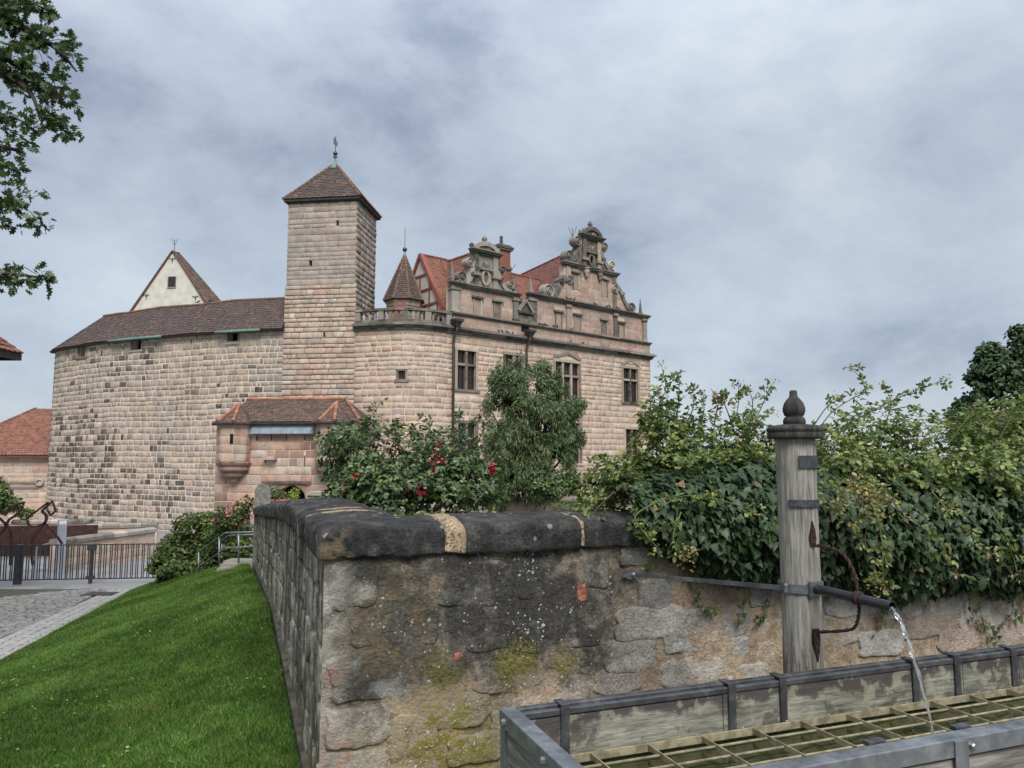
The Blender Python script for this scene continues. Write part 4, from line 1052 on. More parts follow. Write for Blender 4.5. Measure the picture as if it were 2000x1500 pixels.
# ================================================================== BUILDINGS BEHIND
# white gabled house
hl, hr = at(232, 640, 77.0), at(432, 640, 75.5); WF = Face(hl, hr)
wh = thing('gabled_house', (*((hl + hr) / 2)[:2], 3.0), 'cream rendered house gable rising behind the curved castle wall', 'house')
za_ = WF.uz(340, 491)[1]; zb_ = WF.uz(340, 640)[1]; uM = WF.uz(338, 491)[0]
uL_ = WF.uz(234, 633)[0]; uR_ = WF.uz(432, 633)[0]
win = WF.rect(329, 541, 342.5, 561)
MB().poly(WF, [(uL_, zb_), (uR_, zb_), (uM, za_)], -0.4, 0).add([WF.P(u, z, 0) for u, z in ((uL_, -3), (uR_, -3), (uR_, zb_), (uL_, zb_))], [(0, 1, 2, 3)]).build('gable_wall', MT['render'], wh)
W_ = MB().slab(WF, win[0] - 0.08, win[0], win[2], win[3], -0.02, 0.05).slab(WF, win[1], win[1] + 0.08, win[2], win[3], -0.02, 0.05).slab(WF, win[0] - 0.08, win[1] + 0.08, win[3], win[3] + 0.08, -0.02, 0.05).slab(WF, win[0] - 0.1, win[1] + 0.1, win[2] - 0.08, win[2], -0.02, 0.09).build('window', MT['surround'], wh)
MB().slab(WF, win[0], win[1], win[2], win[3], -0.02, 0.01).build('pane', MT['glass'], W_)
MB().slab(WF, (win[0] + win[1]) / 2 - 0.03, (win[0] + win[1]) / 2 + 0.03, win[2], win[3], 0.012, 0.03).build('casement', MT['casement'], W_)
bk = np.array((0.45, 0.9)); bk /= np.linalg.norm(bk)
def WB(u, z, b): p = WF.P(u, z, 0.12); p[:2] += bk * b; return p
rq = [(WB(uR_ + .2, zb_ - .15, 3.6), WB(uR_ + .2, zb_ - .15, -0.1), WB(uM, za_ + .06, -0.1), WB(uM + .1, za_ - .15, 1.0)), (WB(uL_ - .2, zb_ - .15, -0.1), WB(uL_ - .2, zb_ - .15, 3.6), WB(uM, za_ + .06, 1.0), WB(uM, za_ + .06, -0.1))]
mb = MB()
for q in rq: mb.add(list(q), [(1, 0, 3, 2)])
rf = mb.build('roof', MT['tile_mix'], wh); roof_part(rf, [(rq[0][1], rq[0][0], rq[0][3], rq[0][2])], MT['tile_mix'], ew=0.24, eh=0.24)
mb = MB(); ribbon(mb, WF, [(uL_ - .1, zb_ - .1), (uM, za_ + .05), (uR_ + .1, zb_ - .1)], 0.16, -0.1, 0.16); mb.build('verge', MT['tile_red'], rf)
for x, y in ((286, 579), (382, 582), (337, 508)):
    u, z = WF.uz(x, y); mb = MB()
    mb.tube([WF.P(u, z - 0.3, 0.03), WF.P(u, z + 0.25, 0.03)], 0.035, 5)
    for s_ in (-1, 1): mb.tube([WF.P(u + s_ * q, z + w, 0.03) for q, w in ((0, -0.1), (0.15, 0.18), (0.3, 0.2), (0.32, 0.05))], 0.03, 5)
    mb.build('wall_anchor', MT['lead'], wh)
ROD.build('lightning_rod', MT['lead'], wh)
# house with red roof at the left
sl, sr = at(-90, 900, 61.0), at(97, 900, 62.5); SF = Face(sl, sr)
sh_ = thing('side_building', (*((sl + sr) / 2)[:2], ZB), 'tan stone outbuilding with a red hipped tile roof left of the castle wall', 'outbuilding')
zE_ = SF.uz(50, 888)[1]
wall_body('mortar_core', sh_, SF, 0, SF.L, ZB, zE_, [], MT['mortar2'], 0.3, 3.0)
B = courses(lambda a, b: [(0, SF.L)], ZB, zE_, 0.45, 1.0); stones(sh_, SF.P, B, MT['palace'], 0.015, 0.03, 0.035, 0.03, nobj=60)
for py in (943, 953):
    z = SF.uz(40, py)[1]; MB().slab(SF, 0, SF.uz(76, py)[0], z - 0.06, z + 0.06, -0.05, 0.12).build('string_course', MT['trim'], sh_)
u, z = SF.uz(79, 942); MB().lathe(SF.P(u, z, 0.0), [(0.3, 0), (0.3, 0.25), (0.22, 0.28), (0.2, 0.18), (0.02, 0.18)], 14, np.array((*SF.n[0], 0))).build('stone_spout', MT['trim'], sh_)
zt1 = at(80, 797, 66)[2]; u0, u1 = -0.6, SF.L + 0.2
T0, T1 = np.array((*at(70, 797, 66.5)[:2], zt1)), np.array((*at(130, 797, 67)[:2], zt1))
S0, S1 = SF.P(u0, zE_ + .5, 0.3), SF.P(u1, zE_ + .5, 0.3)
hipL = SF.P(u0 + 3.0, zE_ + .5, 0.3)
hl0 = np.array((*at(-60, 880, 62)[:2], zE_ + .5))
rf = MB().add([S0, S1, T1, T0, S0 + np.array((-3, 8, 0))], [(0, 1, 2, 3), (0, 3, 4)]).build('roof', MT['tile_red'], sh_)
roof_part(rf, [(S0, S1, T1, T0)], MT['tile_red'], ew=0.24, eh=0.24)
ridge_run(rf, S0, T0, MT['tile_red'], 0.12, 0.4)
q = (SF.P(u0, zE_ + .02, 0.75), SF.P(u1, zE_ + .02, 0.75), SF.P(u1, zE_ + .48, 0.3), SF.P(u0, zE_ + .48, 0.3)); roof_part(rf, [q], MT['tile_red'], 'lower_tiles', 0.24, 0.2)
MB().slab(SF, u0, u1, zE_ - 0.22, zE_ + 0.0, -0.1, 0.6).build('eave', MT['timber_red'], rf)
# near building whose eave corner enters at the left edge
nb = thing('corner_building', (-17, 17.5, -1.8), 'tiled eave corner of a building entering at the left picture edge', 'building')
zn = float(at(30, 692, 20.0)[2])
MB().box((-17.2, 16.6, (zn - 1.9) / 2), (6.4, 6.0, zn + 1.9)).build('wall', MT['render'], nb)
ex0, ey0 = -13.32, 20.05
rf = MB().add([(-21, ey0, zn + .02), (ex0, ey0, zn + .02), (ex0, 12.8, zn + .02), (-21, 12.8, zn + .02), (-17.2, 16.6, zn + 3.6)], [(0, 1, 4)[::-1], (1, 2, 4)[::-1], (2, 3, 4)[::-1], (3, 0, 4)[::-1], (0, 1, 2, 3)]).build('roof', MT['tile_red'], nb)
roof_part(rf, [(np.array((-21, ey0, zn + .03)), np.array((ex0, ey0, zn + .03)), np.array((-17.1, 16.7, zn + 3.6)), np.array((-17.3, 16.7, zn + 3.6))), (np.array((ex0, 12.8, zn + .03)), np.array((ex0, ey0, zn + .03)), np.array((-17.2, 16.7, zn + 3.6)), np.array((-17.2, 16.5, zn + 3.6)))], MT['tile_red'], ew=0.2, eh=0.2)
MB().box((-17.2, ey0 - 0.06, zn - 0.09), (7.7, 0.1, 0.16)).box((ex0 - 0.06, 16.4, zn - 0.09), (0.1, 7.2, 0.16)).build('eave', MT['soffit'], rf)
# ================================================================== GROUND
def road_z(d): return np.interp(d, [-40, 0, 5, 10.1, 21, 23, 30, 45, 90], [1.2, -0.46, -0.83, -1.2, -2.0, -2.1, -2.3, -3.2, -3.4])
def wall_x(d): return 0.501 - 0.38 * d                     # foot line of the terrace side wall
def kerb_x(d): return -7.0 - 0.312 * (d - 10.1)
m = Mat('ground_grass'); n_ = m.noise(0.8, 5); MT['ground'] = m.done(m.ramp(n_, [(0.3, (0.03, 0.05, 0.018)), (0.7, (0.055, 0.085, 0.03))]), 0.95)
xs = np.array([-4000, -800, -200, -80, -50, -30, -20, -10, 0, 10, 20, 40, 80, 200, 800, 4000.]); ys = np.array([-4000, -600, -40, -20, -10, 0, 5, 10, 15, 21, 23, 26, 30, 45, 90, 200, 800, 4000.])
V = [(x, y, float(road_z(y)) - 0.12) for y in ys for x in xs]; nx = len(xs)
F = [(j * nx + i, j * nx + i + 1, (j + 1) * nx + i + 1, (j + 1) * nx + i) for j in range(len(ys) - 1) for i in range(nx - 1)]
tag(mesh_obj('ground', V, F, MT['ground'], origin=np.zeros(3)), kind='structure')

m = Mat('wet_asphalt'); a_ = m.noise(1.1, 5); b_ = m.noise(60, 3); col = m.mulv(m.ramp(a_, [(0.3, (0.20, 0.20, 0.205)), (0.7, (0.27, 0.27, 0.275))]), m.map(b_, 0.3, 0.7, 0.8, 1.15))
MT['asphalt'] = m.done(col, m.map(a_, 0.35, 0.65, 0.3, 0.6), m.bump(b_, 0.2, 0.004), 0.4)
MT['bed'] = plain('sand_joint', (0.075, 0.066, 0.05), 0.95, 0.25, 8)
m = Mat('sett_granite'); r = m.rnd; col = m.ramp(r[0], [(0, (0.15, 0.143, 0.132)), (0.4, (0.195, 0.185, 0.167)), (0.7, (0.175, 0.172, 0.165)), (1, (0.245, 0.225, 0.19))])
col = m.mulv(col, m.map(r[2], 0, 1, 0.75, 1.2, False)); n1 = m.noise(18, 4); col = m.mulv(col, m.map(n1, 0.3, 0.7, 0.8, 1.15))
MT['sett'] = m.done(col, m.map(m.noise(1.2, 3), 0.35, 0.65, 0.32, 0.6), m.bump(n1, 0.25, 0.006), 0.45)
# path behind the fence and the smooth patch
V, F = [], []
ds = [16.5, 19, 21, 23, 25, 27, 30, 34, 38, 42, 45, 52, 66]
for d in ds:
    for x in (-40, -22, -14, -10, -6): V.append((x * (1 if d < 32 else 1.3) if x != -6 or d < 21 else (-4 if d < 40 else 16), d, float(road_z(d)) + 0.01))
F = [(j * 5 + i, j * 5 + i + 1, j * 5 + i + 6, j * 5 + i + 5) for j in range(len(ds) - 1) for i in range(4)]
tag(mesh_obj('path', V, F, MT['asphalt']), kind='structure')
# cobbled road: rows of setts on a sand bed
V, F = [], []; ds = np.linspace(-10, 21.5, 22)
for d in ds:
    k = kerb_x(d) - 0.02
    for x in (k - 16, k - 8, k - 4, k): V.append((x, d, float(road_z(d)) + 0.018 - 0.0))
F = [(j * 4 + i, j * 4 + i + 1, j * 4 + i + 5, j * 4 + i + 4) for j in range(len(ds) - 1) for i in range(3)]
road = tag(mesh_obj('road', V, F, MT['bed']), kind='structure')
def RPf(u, v, off): # u across (0 at the kerb band, negative to the left), v depth
    x = kerb_x(v) - 0.78 + u + 0.1 * np.sin(v * 0.9 + u * 0.5)
    return np.stack(np.broadcast_arrays(x, v + 0.12 * u * 0 - 0.0, road_z(v) + 0.02 + off), -1)
B = courses(lambda a, b: [(-9.0, 0.0)], 7.5, 21.5, 0.155, 0.22, [], 0.15, 0.35)
def keep_road(px, py, c): return (px > -40) & (px < 330) & (py > np.interp(px, [0, 140, 300], [1166, 1151, 1136]))
stones(road, RPf, B, MT['sett'], 0.016, 0.014, 0.03, 0.03, name='sett', nobj=260, rest='sett_field', keep=keep_road)
# kerb band: three rows of long pale setts beside the lawn
m = Mat('kerb_stone'); r = m.rnd; col = m.ramp(r[0], [(0, (0.26, 0.25, 0.23)), (0.5, (0.31, 0.295, 0.265)), (1, (0.28, 0.27, 0.255))]); n1 = m.noise(15, 4)
MT['kerb'] = m.done(m.mulv(col, m.map(n1, 0.3, 0.7, 0.75, 1.15)), 0.55, m.bump(n1, 0.3, 0.008), 0.4)
def KPf(u, v, off):
    x = kerb_x(u) - v
    return np.stack(np.broadcast_arrays(x, u, road_z(u) + 0.035 + off), -1)
ds = np.linspace(-6, 21.5, 20); V = []; F = []
for d in ds:
    for x in (-0.78, 0.1): V.append((kerb_x(d) + x, d, float(road_z(d)) + 0.024))
F = [(j * 2, j * 2 + 1, j * 2 + 3, j * 2 + 2) for j in range(len(ds) - 1)]
kerb = tag(mesh_obj('kerb_strip', V, F, MT['bed']), kind='structure')
B = courses(lambda a, b: [(6.5, 21.4)], 0.0, 0.76, 0.19, 0.34, [], 0.03, 0.3)
stones(kerb, lambda u, v, o: KPf(u, 0.76 - v, o), B, MT['kerb'], 0.012, 0.006, 0.018, 0.02, name='kerb_stone', nobj=200)
# drain plate in the road
MT['iron'] = plain('cast_iron', (0.05, 0.048, 0.05), 0.6, 0.3, 20, 0.4, 0.5)
dp = [on_z(x, y, -1.9) for x, y in ((157, 1167), (215, 1167), (233, 1157), (180, 1156))]
dp = [np.array((p[0], p[1], float(road_z(p[1])) + 0.068)) for p in dp]
o = mesh_obj('drain_cover', np.array(dp + [p - (0, 0, 0.05) for p in dp]), [(0, 1, 2, 3), (4, 5, 1, 0), (5, 6, 2, 1), (6, 7, 3, 2), (7, 4, 0, 3)], MT['iron'])
tag(o, 'flat dark iron drain plate set in the cobbles', 'drain cover')

# ---------------------------------------------------------------- lawn
m = Mat('lawn_soil'); n1 = m.noise(2.2, 6); n2 = m.noise(0.5, 3); col = m.ramp(n1, [(0.3, (0.028, 0.055, 0.012)), (0.7, (0.048, 0.085, 0.018))])
MT['lawn'] = m.done(m.mulv(col, m.map(n2, 0.35, 0.65, 0.8, 1.25)), 0.95, m.bump(m.noise(40, 3), 0.6, 0.03), 0.1)
dW = np.concatenate([np.linspace(-4, 3.5, 6), np.linspace(4, 15.4, 30)]); dK = np.concatenate([np.linspace(-4, 6, 6), np.linspace(6.6, 21.0, 30)])
zW = np.interp(dW, [-4, 3.8, 4.65, 8.2, 15], [-0.2, -0.22, -0.2, 0.0, -0.48]); zK = road_z(dK) + 0.055
NT = 16; LV = []
for a in range(len(dW)):
    for k in range(NT + 1):
        t = k / NT; x = wall_x(dW[a]) * (1 - t) + kerb_x(dK[a]) * t; y = dW[a] * (1 - t) + dK[a] * t
        z = zW[a] * (1 - t) + zK[a] * t + 0.32 * t * (1 - t) + 0.02 * math.sin(3.1 * x + 1.3 * y) + 0.02 * math.sin(1.7 * y - 2 * x)
        if k == NT: z = zK[a]
        LV.append((x, y, z))
LV = np.array(LV); F = [(a * (NT + 1) + k, (a + 1) * (NT + 1) + k, (a + 1) * (NT + 1) + k + 1, a * (NT + 1) + k + 1)[::-1] for a in range(len(dW) - 1) for k in range(NT)]
tag(mesh_obj('lawn', LV, F, MT['lawn'], smooth=True), kind='structure')
LG = LV.reshape(len(dW), NT + 1, 3)
def lawn_pt(a, t):
    i = np.clip(a.astype(int), 0, len(dW) - 2); f = (a - i)[:, None]; j = np.clip((t * NT).astype(int), 0, NT - 1); g = (t * NT - j)[:, None]
    return (LG[i, j] * (1 - f) + LG[i + 1, j] * f) * (1 - g) + (LG[i, j + 1] * (1 - f) + LG[i + 1, j + 1] * f) * g
# grass blades (nobody could count them)
N = 1500000
a = rng.uniform(5.5, len(dW) - 1.01, N); t = rng.random(N); p = lawn_pt(a, t); px, py, dp_ = proj(p)
i_ = a.astype(int); area = np.hypot(dW[np.clip(i_ + 1, 0, len(dW) - 1)] - dW[i_], 0) * 1.0
keep = (px > -30) & (px < 640) & (py > 1080) & (py < 1540)
# keep density roughly even on screen: fewer far away
prob = np.clip((7.5 / dp_) ** 1.1, 0.12, 1.0) * 1.0
keep &= rng.random(N) < prob * 0.62
p = p[keep]; dp_ = dp_[keep]; n = len(p)
h = rng.uniform(0.014, 0.045, n) * np.clip(dp_ / 9, 0.9, 1.5); w = rng.uniform(0.0025, 0.0045, n) * np.clip(dp_ / 6, 0.9, 3.2)
an = rng.uniform(0, 2 * np.pi, n); sd_ = np.stack([np.cos(an), np.sin(an), 0 * an], 1) * w[:, None]
ln = rng.normal(0, 0.5, (n, 2)) * h[:, None]; tip = p + np.stack([ln[:, 0], ln[:, 1], h], 1)
V = np.stack([p - sd_, p + sd_, tip], 1).reshape(-1, 3); F = np.arange(3 * n).reshape(-1, 3)
m = Mat('grass_blade'); r = m.rnd; n1 = m.noise(0.7, 4); n2 = m.noise(5, 3)
col = m.ramp(r[0], [(0, (0.034, 0.078, 0.010)), (0.5, (0.050, 0.114, 0.015)), (0.86, (0.074, 0.142, 0.022)), (1, (0.20, 0.19, 0.09))])
col = m.mulv(m.mulv(col, m.map(n1, 0.35, 0.65, 0.72, 1.28)), m.map(n2, 0.3, 0.7, 0.75, 1.22)); col = m.mix(m.map(m.noise(1.4, 4), 0.56, 0.68, 0, 0.5), col, (0.11, 0.135, 0.03)); MT['blade'] = m.done(col, 0.7, None, 0.15)
tag(mesh_obj('grass', V, F, MT['blade'], rnd=np.repeat(rng.random((n, 3)), 3, 0)), 'short mown bright green grass blades of the sloping lawn', 'grass', kind='stuff')
# forecourt on which the camera and the trough stand; garden soil behind the wall
CX = np.array((-0.943, 3.8)); E1 = np.array((0.937, 0.35)); E1 /= np.linalg.norm(E1); E2 = np.array((-E1[1], E1[0]))
def W2(u, v): return CX + E1 * u + E2 * v
MT['paving'] = plain('stone_paving', (0.2, 0.18, 0.155), 0.7, 0.25, 4)
pts = [W2(0.02, 0.02), W2(0.02, -8), W2(14, -8), W2(14, 0.02)]
tag(mesh_obj('paving', np.array([(*q, 0.0) for q in pts] + [(*q, -1.5) for q in pts]), [(0, 1, 2, 3), (0, 4, 5, 1), (1, 5, 6, 2), (2, 6, 7, 3), (3, 7, 4, 0)], MT['paving']), kind='structure')
MT['soil'] = plain('garden_soil', (0.07, 0.055, 0.04), 0.95, 0.35, 5, 0.1, bump=0.6, dist=0.05)
g0, g1 = W2(0.3, 0.3), W2(0.3, 12.5); g2, g3 = W2(16, 12.5), W2(16, 0.3)
tag(mesh_obj('garden_bed', np.array([(*g0, 0.72), (*g3, 0.72), (*g2, 0.30), (*g1, 0.30), (*g0, -1.5), (*g3, -1.5), (*g2, -3), (*g1, -3)]), [(0, 1, 2, 3), (0, 4, 5, 1), (1, 5, 6, 2), (2, 6, 7, 3), (3, 7, 4, 0)], MT['soil']), kind='structure')

# clover and fallen petals in the turf: tiny flat leaves, uncountable
n = 1500; a = rng.uniform(5.5, len(dW) - 1.1, n); p = lawn_pt(a, rng.random(n)) + np.array((0, 0, .03)); cl_ = np.sin(p[:, 0] * 2.1 + 1) * np.sin(p[:, 1] * 1.7) + rng.normal(0, .5, n); p = p[cl_ > 0.1]; n = len(p)
r_ = rng.uniform(.006, .016, n)[:, None]; t_ = rng.uniform(0, 6.28, n); ex = np.stack([np.cos(t_), np.sin(t_), rng.normal(0, .3, n)], 1) * r_; ey = np.stack([-np.sin(t_), np.cos(t_), rng.normal(0, .3, n)], 1) * r_
V = np.stack([p - ex, p - ey, p + ex, p + ey], 1).reshape(-1, 3)
m = Mat('clover'); MT['clover'] = m.done(m.ramp(m.rnd[0], [(0, (0.09, 0.16, 0.04)), (0.7, (0.14, 0.2, 0.06)), (0.9, (0.3, 0.3, 0.18)), (1, (0.25, 0.17, 0.07))]), 0.7)
tag(mesh_obj('clover', V, np.arange(4 * n).reshape(-1, 4), MT['clover'], rnd=np.repeat(rng.random((n, 3)), 4, 0)), 'tiny pale clover leaves and bits scattered through the lawn', 'clover', kind='stuff')
# ================================================================== TERRACE WALL (foreground)
def vnoise(P, s, seed=0):
    P = np.asarray(P, float) * s + seed * 17.31; i = np.floor(P).astype(np.int64); f = P - i; f = f * f * (3 - 2 * f); out = 0
    for dx in (0, 1):
        for dy in (0, 1):
            for dz in (0, 1):
                h = (i[..., 0] + dx) * 374761393 + (i[..., 1] + dy) * 668265263 + (i[..., 2] + dz) * 2147483647 + seed * 1013
                h = (h ^ (h >> 13)) * 1274126177; h = ((h ^ (h >> 16)) & 0xFFFF) / 65535.0
                w = (f[..., 0] if dx else 1 - f[..., 0]) * (f[..., 1] if dy else 1 - f[..., 1]) * (f[..., 2] if dz else 1 - f[..., 2]); out = out + h * w
    return out - 0.5
def fbm(P, s, seed=0, o=3): return sum(vnoise(P, s * 2 ** k, seed + k) / 2 ** k for k in range(o))
FW = Face(W2(0, 0), W2(9, 0)); SW = Face(W2(0.05, 12.1), W2(0.05, 0))      # front, and side (u from far end to the corner)
def cop_bot(s): return np.interp(s, [0, 2.45, 4.0, 12.1], [1.15, 1.15, 1.062, 0.54])   # along the side arm from the corner
def foot(s): d = 3.8 + 0.937 * np.asarray(s); return np.interp(d, [3.8, 4.65, 8.2, 15], [-0.25, -0.2, 0.0, -0.48])

def terrace_mat(name, base_fn, side=False, crust=1.0):
    m = Mat(name); p = m.pos
    dn = m.nt.nodes.new('ShaderNodeVectorMath'); dn.operation = 'DOT_PRODUCT'; m.link(p, dn.inputs[0]); dn.inputs[1].default_value = (*E1, 0)
    u = m.math('SUBTRACT', dn.outputs['Value'], float(CX @ E1))
    sp = m.nt.nodes.new('ShaderNodeSeparateXYZ'); m.link(p, sp.inputs[0]); z = sp.outputs[2]
    big = m.noise(2.3, 5, 0.6, dist=0.4); mid = m.noise(9, 6, 0.65, dist=0.3); fin = m.noise(55, 5, 0.7); st = m.noise(1.0, 5, 0.6, m.stretch((5, 5, 0.9)))
    col = base_fn(m, mid, fin)
    col = m.mulv(col, m.map(mid, 0.25, 0.75, 0.6, 1.3)); col = m.mulv(col, m.map(fin, 0.3, 0.7, 0.78, 1.18))
    if not side:
        pat = m.math('ADD', m.math('MULTIPLY', mid, 0.5), m.math('MULTIPLY', big, 0.5))
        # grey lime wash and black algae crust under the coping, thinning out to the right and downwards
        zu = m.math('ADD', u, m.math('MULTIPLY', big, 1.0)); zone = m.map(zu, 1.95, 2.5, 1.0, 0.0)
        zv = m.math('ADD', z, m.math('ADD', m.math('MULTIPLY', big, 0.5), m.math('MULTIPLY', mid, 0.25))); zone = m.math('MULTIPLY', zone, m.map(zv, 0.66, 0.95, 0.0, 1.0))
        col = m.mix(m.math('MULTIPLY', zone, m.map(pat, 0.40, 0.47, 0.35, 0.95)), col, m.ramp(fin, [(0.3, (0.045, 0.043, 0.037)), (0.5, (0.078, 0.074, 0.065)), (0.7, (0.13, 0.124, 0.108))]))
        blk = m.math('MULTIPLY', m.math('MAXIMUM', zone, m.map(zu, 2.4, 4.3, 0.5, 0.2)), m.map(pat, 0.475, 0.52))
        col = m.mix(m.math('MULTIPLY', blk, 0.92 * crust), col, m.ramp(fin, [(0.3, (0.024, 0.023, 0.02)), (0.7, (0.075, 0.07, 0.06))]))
        brn = m.math('MULTIPLY', m.near(FW.P(*FW.uz(755, 1225), 0), 0.14, 0.34), m.map(mid, 0.42, 0.52)); col = m.mix(m.math('MULTIPLY', brn, 0.6), col, m.ramp(fin, [(0.3, (0.10, 0.075, 0.045)), (0.7, (0.22, 0.17, 0.105))]))
        edge = m.map(m.math('ADD', u, m.math('MULTIPLY', pat, 0.5)), 0.26, 0.44, 1.0, 0.0)
        col = m.mix(m.math('MULTIPLY', edge, 0.8), col, m.ramp(mid, [(0.38, (0.16, 0.15, 0.135)), (0.48, (0.33, 0.295, 0.25)), (0.6, (0.46, 0.43, 0.385))]))
        for px_, py_, r_, a_ in ((870, 1445, 0.33, 1.0), (1010, 1300, 0.17, 0.75), (860, 1310, 0.14, 0.5), (1105, 1290, 0.11, 0.7), (960, 1490, 0.2, 0.6), (720, 1450, 0.2, 0.35)):
            c = FW.P(*FW.uz(px_, py_), 0.0)
            k = m.math('MULTIPLY', m.near(c, r_ * 0.3, r_ * 1.2), m.map(m.math('ADD', m.math('MULTIPLY', mid, 0.5), m.math('MULTIPLY', fin, 0.5)), 0.445, 0.51))
            col = m.mix(m.math('MULTIPLY', k, a_), col, m.ramp(fin, [(0.3, (0.085, 0.078, 0.014)), (0.7, (0.25, 0.225, 0.06))]))
        for px_, py_, r_ in ((640, 1470, 0.16), (650, 1320, 0.07)):
            c = FW.P(*FW.uz(px_, py_), 0.0); k = m.math('MULTIPLY', m.near(c, r_ * 0.3, r_), m.map(mid, 0.42, 0.54)); col = m.mix(m.math('MULTIPLY', k, 0.7), col, (0.28, 0.13, 0.095))
    else:
        col = m.mix(m.map(m.math('ADD', m.math('MULTIPLY', st, 0.6), m.math('MULTIPLY', big, 0.4)), 0.44, 0.55, 0.05, 0.92), col, m.ramp(fin, [(0.3, (0.045, 0.042, 0.033)), (0.7, (0.10, 0.093, 0.07))]))
        lo = m.map(m.math('ADD', z, m.math('MULTIPLY', mid, 0.7)), 0.25, 0.75, 0.75, 0.0)
        col = m.mix(m.math('MULTIPLY', lo, m.map(big, 0.45, 0.6)), col, (0.12, 0.118, 0.055))
    # lichen: small white crusts in clusters
    hit = None
    for sc_, thr in ((38, 0.96), (70, 0.93)):
        wv = m.nt.nodes.new('ShaderNodeVectorMath'); wv.operation = 'ADD'; m.link(p, wv.inputs[0]); ns = m.nt.nodes.new('ShaderNodeTexNoise'); m.link(p, ns.inputs['Vector']); ns.inputs['Scale'].default_value = 60
        sc2 = m.nt.nodes.new('ShaderNodeVectorMath'); sc2.operation = 'SCALE'; m.link(ns.outputs['Color'], sc2.inputs[0]); sc2.inputs['Scale'].default_value = 0.02; m.link(sc2.outputs[0], wv.inputs[1])
        v = m.voro(sc_, vec=wv.outputs[0]); vc = m.voro(sc_, out='Color', vec=wv.outputs[0]); sv = m.nt.nodes.new('ShaderNodeSeparateColor'); m.link(vc, sv.inputs[0])
        cl = m.map(m.noise(3.1, 4, 0.6), 0.52, 0.64)
        rad_ = m.math('MULTIPLY', sv.outputs[1], 0.32)
        h1 = m.math('MULTIPLY', m.map(m.math('SUBTRACT', v, rad_), 0.02, 0.12, 1.0, 0.0), m.map(m.math('ADD', sv.outputs[0], m.math('MULTIPLY', cl, 0.42)), thr, thr + 0.04))
        hit = h1 if hit is None else m.math('MAXIMUM', hit, h1)
    col = m.mix(m.math('MULTIPLY', hit, 0.9), col, (0.46, 0.46, 0.40))
    h = m.math('ADD', m.math('MULTIPLY', mid, 0.6), m.math('MULTIPLY', fin, 0.35)); h = m.math('ADD', h, m.math('MULTIPLY', hit, 0.08))
    return m.done(col, 0.93, m.bump(h, 1.0, 0.05), 0.15)
MT['w_stone'] = terrace_mat('wall_stone', lambda m, mid, fin: m.ramp(m.rnd[0], [(0, (0.29, 0.27, 0.24)), (0.3, (0.54, 0.515, 0.46)), (0.5, (0.38, 0.30, 0.235)), (0.7, (0.41, 0.385, 0.34)), (0.85, (0.44, 0.345, 0.275)), (1, (0.33, 0.28, 0.21))]))
MT['w_mortar'] = terrace_mat('wall_mortar', lambda m, mid, fin: m.ramp(mid, [(0.3, (0.36, 0.265, 0.18)), (0.5, (0.45, 0.345, 0.24)), (0.7, (0.47, 0.40, 0.315))]))
MT['s_stone'] = terrace_mat('side_wall_stone', lambda m, mid, fin: m.ramp(m.rnd[0], [(0, (0.34, 0.31, 0.245)), (0.5, (0.38, 0.35, 0.285)), (1, (0.44, 0.415, 0.355))]), True)
MT['s_mortar'] = terrace_mat('side_wall_mortar', lambda m, mid, fin: m.ramp(mid, [(0.3, (0.32, 0.285, 0.22)), (0.7, (0.42, 0.38, 0.30))]), True)
def coping_mat():
    m = Mat('coping_stone'); big = m.noise(3, 5, 0.6); mid = m.noise(11, 6, 0.65); fin = m.noise(60, 5, 0.7)
    col = m.ramp(m.math('ADD', m.math('MULTIPLY', big, 0.5), m.math('MULTIPLY', mid, 0.5)), [(0.38, (0.018, 0.018, 0.018)), (0.47, (0.036, 0.035, 0.034)), (0.54, (0.066, 0.063, 0.06)), (0.64, (0.13, 0.118, 0.10))])
    col = m.mulv(col, m.map(fin, 0.3, 0.7, 0.6, 1.4)); sk = m.noise(1.0, 5, 0.6, m.stretch((18, 18, 1.5))); col = m.mix(m.map(sk, 0.5, 0.65, 0, 0.6), col, (0.022, 0.021, 0.02))
    c = FW.P(0.02, 1.2, 0.05); k = m.math('MULTIPLY', m.near(c, 0.03, 0.17), m.map(mid, 0.42, 0.58)); col = m.mix(m.math('MULTIPLY', k, 0.8), col, (0.17, 0.125, 0.07))
    v = m.voro(14); vc = m.voro(14, out='Color'); sv = m.nt.nodes.new('ShaderNodeSeparateColor'); m.link(vc, sv.inputs[0])
    hit = m.math('MULTIPLY', m.map(m.math('ADD', v, m.math('MULTIPLY', mid, 0.3)), 0.34, 0.42, 1.0, 0.0), m.map(sv.outputs[0], 0.80, 0.84))
    col = m.mix(m.math('MULTIPLY', hit, 0.75), col, (0.30, 0.30, 0.265))
    h = m.math('ADD', m.math('MULTIPLY', mid, 0.55), m.math('MULTIPLY', fin, 0.35))
    return m.done(col, 0.85, m.bump(h, 1.0, 0.06), 0.25)
MT['coping'] = coping_mat()
m = Mat('coping_joint'); n1 = m.noise(70, 4, .7); n2 = m.noise(14, 4); sp = m.nt.nodes.new('ShaderNodeSeparateXYZ'); m.link(m.pos, sp.inputs[0])
MT['joint'] = m.done(m.mix(m.math('MULTIPLY', m.map(n1, .48, .56), m.map(n2, .4, .55, .2, .9)), m.mulv((0.37, 0.275, 0.18), m.map(n2, .3, .7, .7, 1.15)), (0.06, 0.05, 0.04)), 0.95, m.bump(n1, .6, .01), .1)

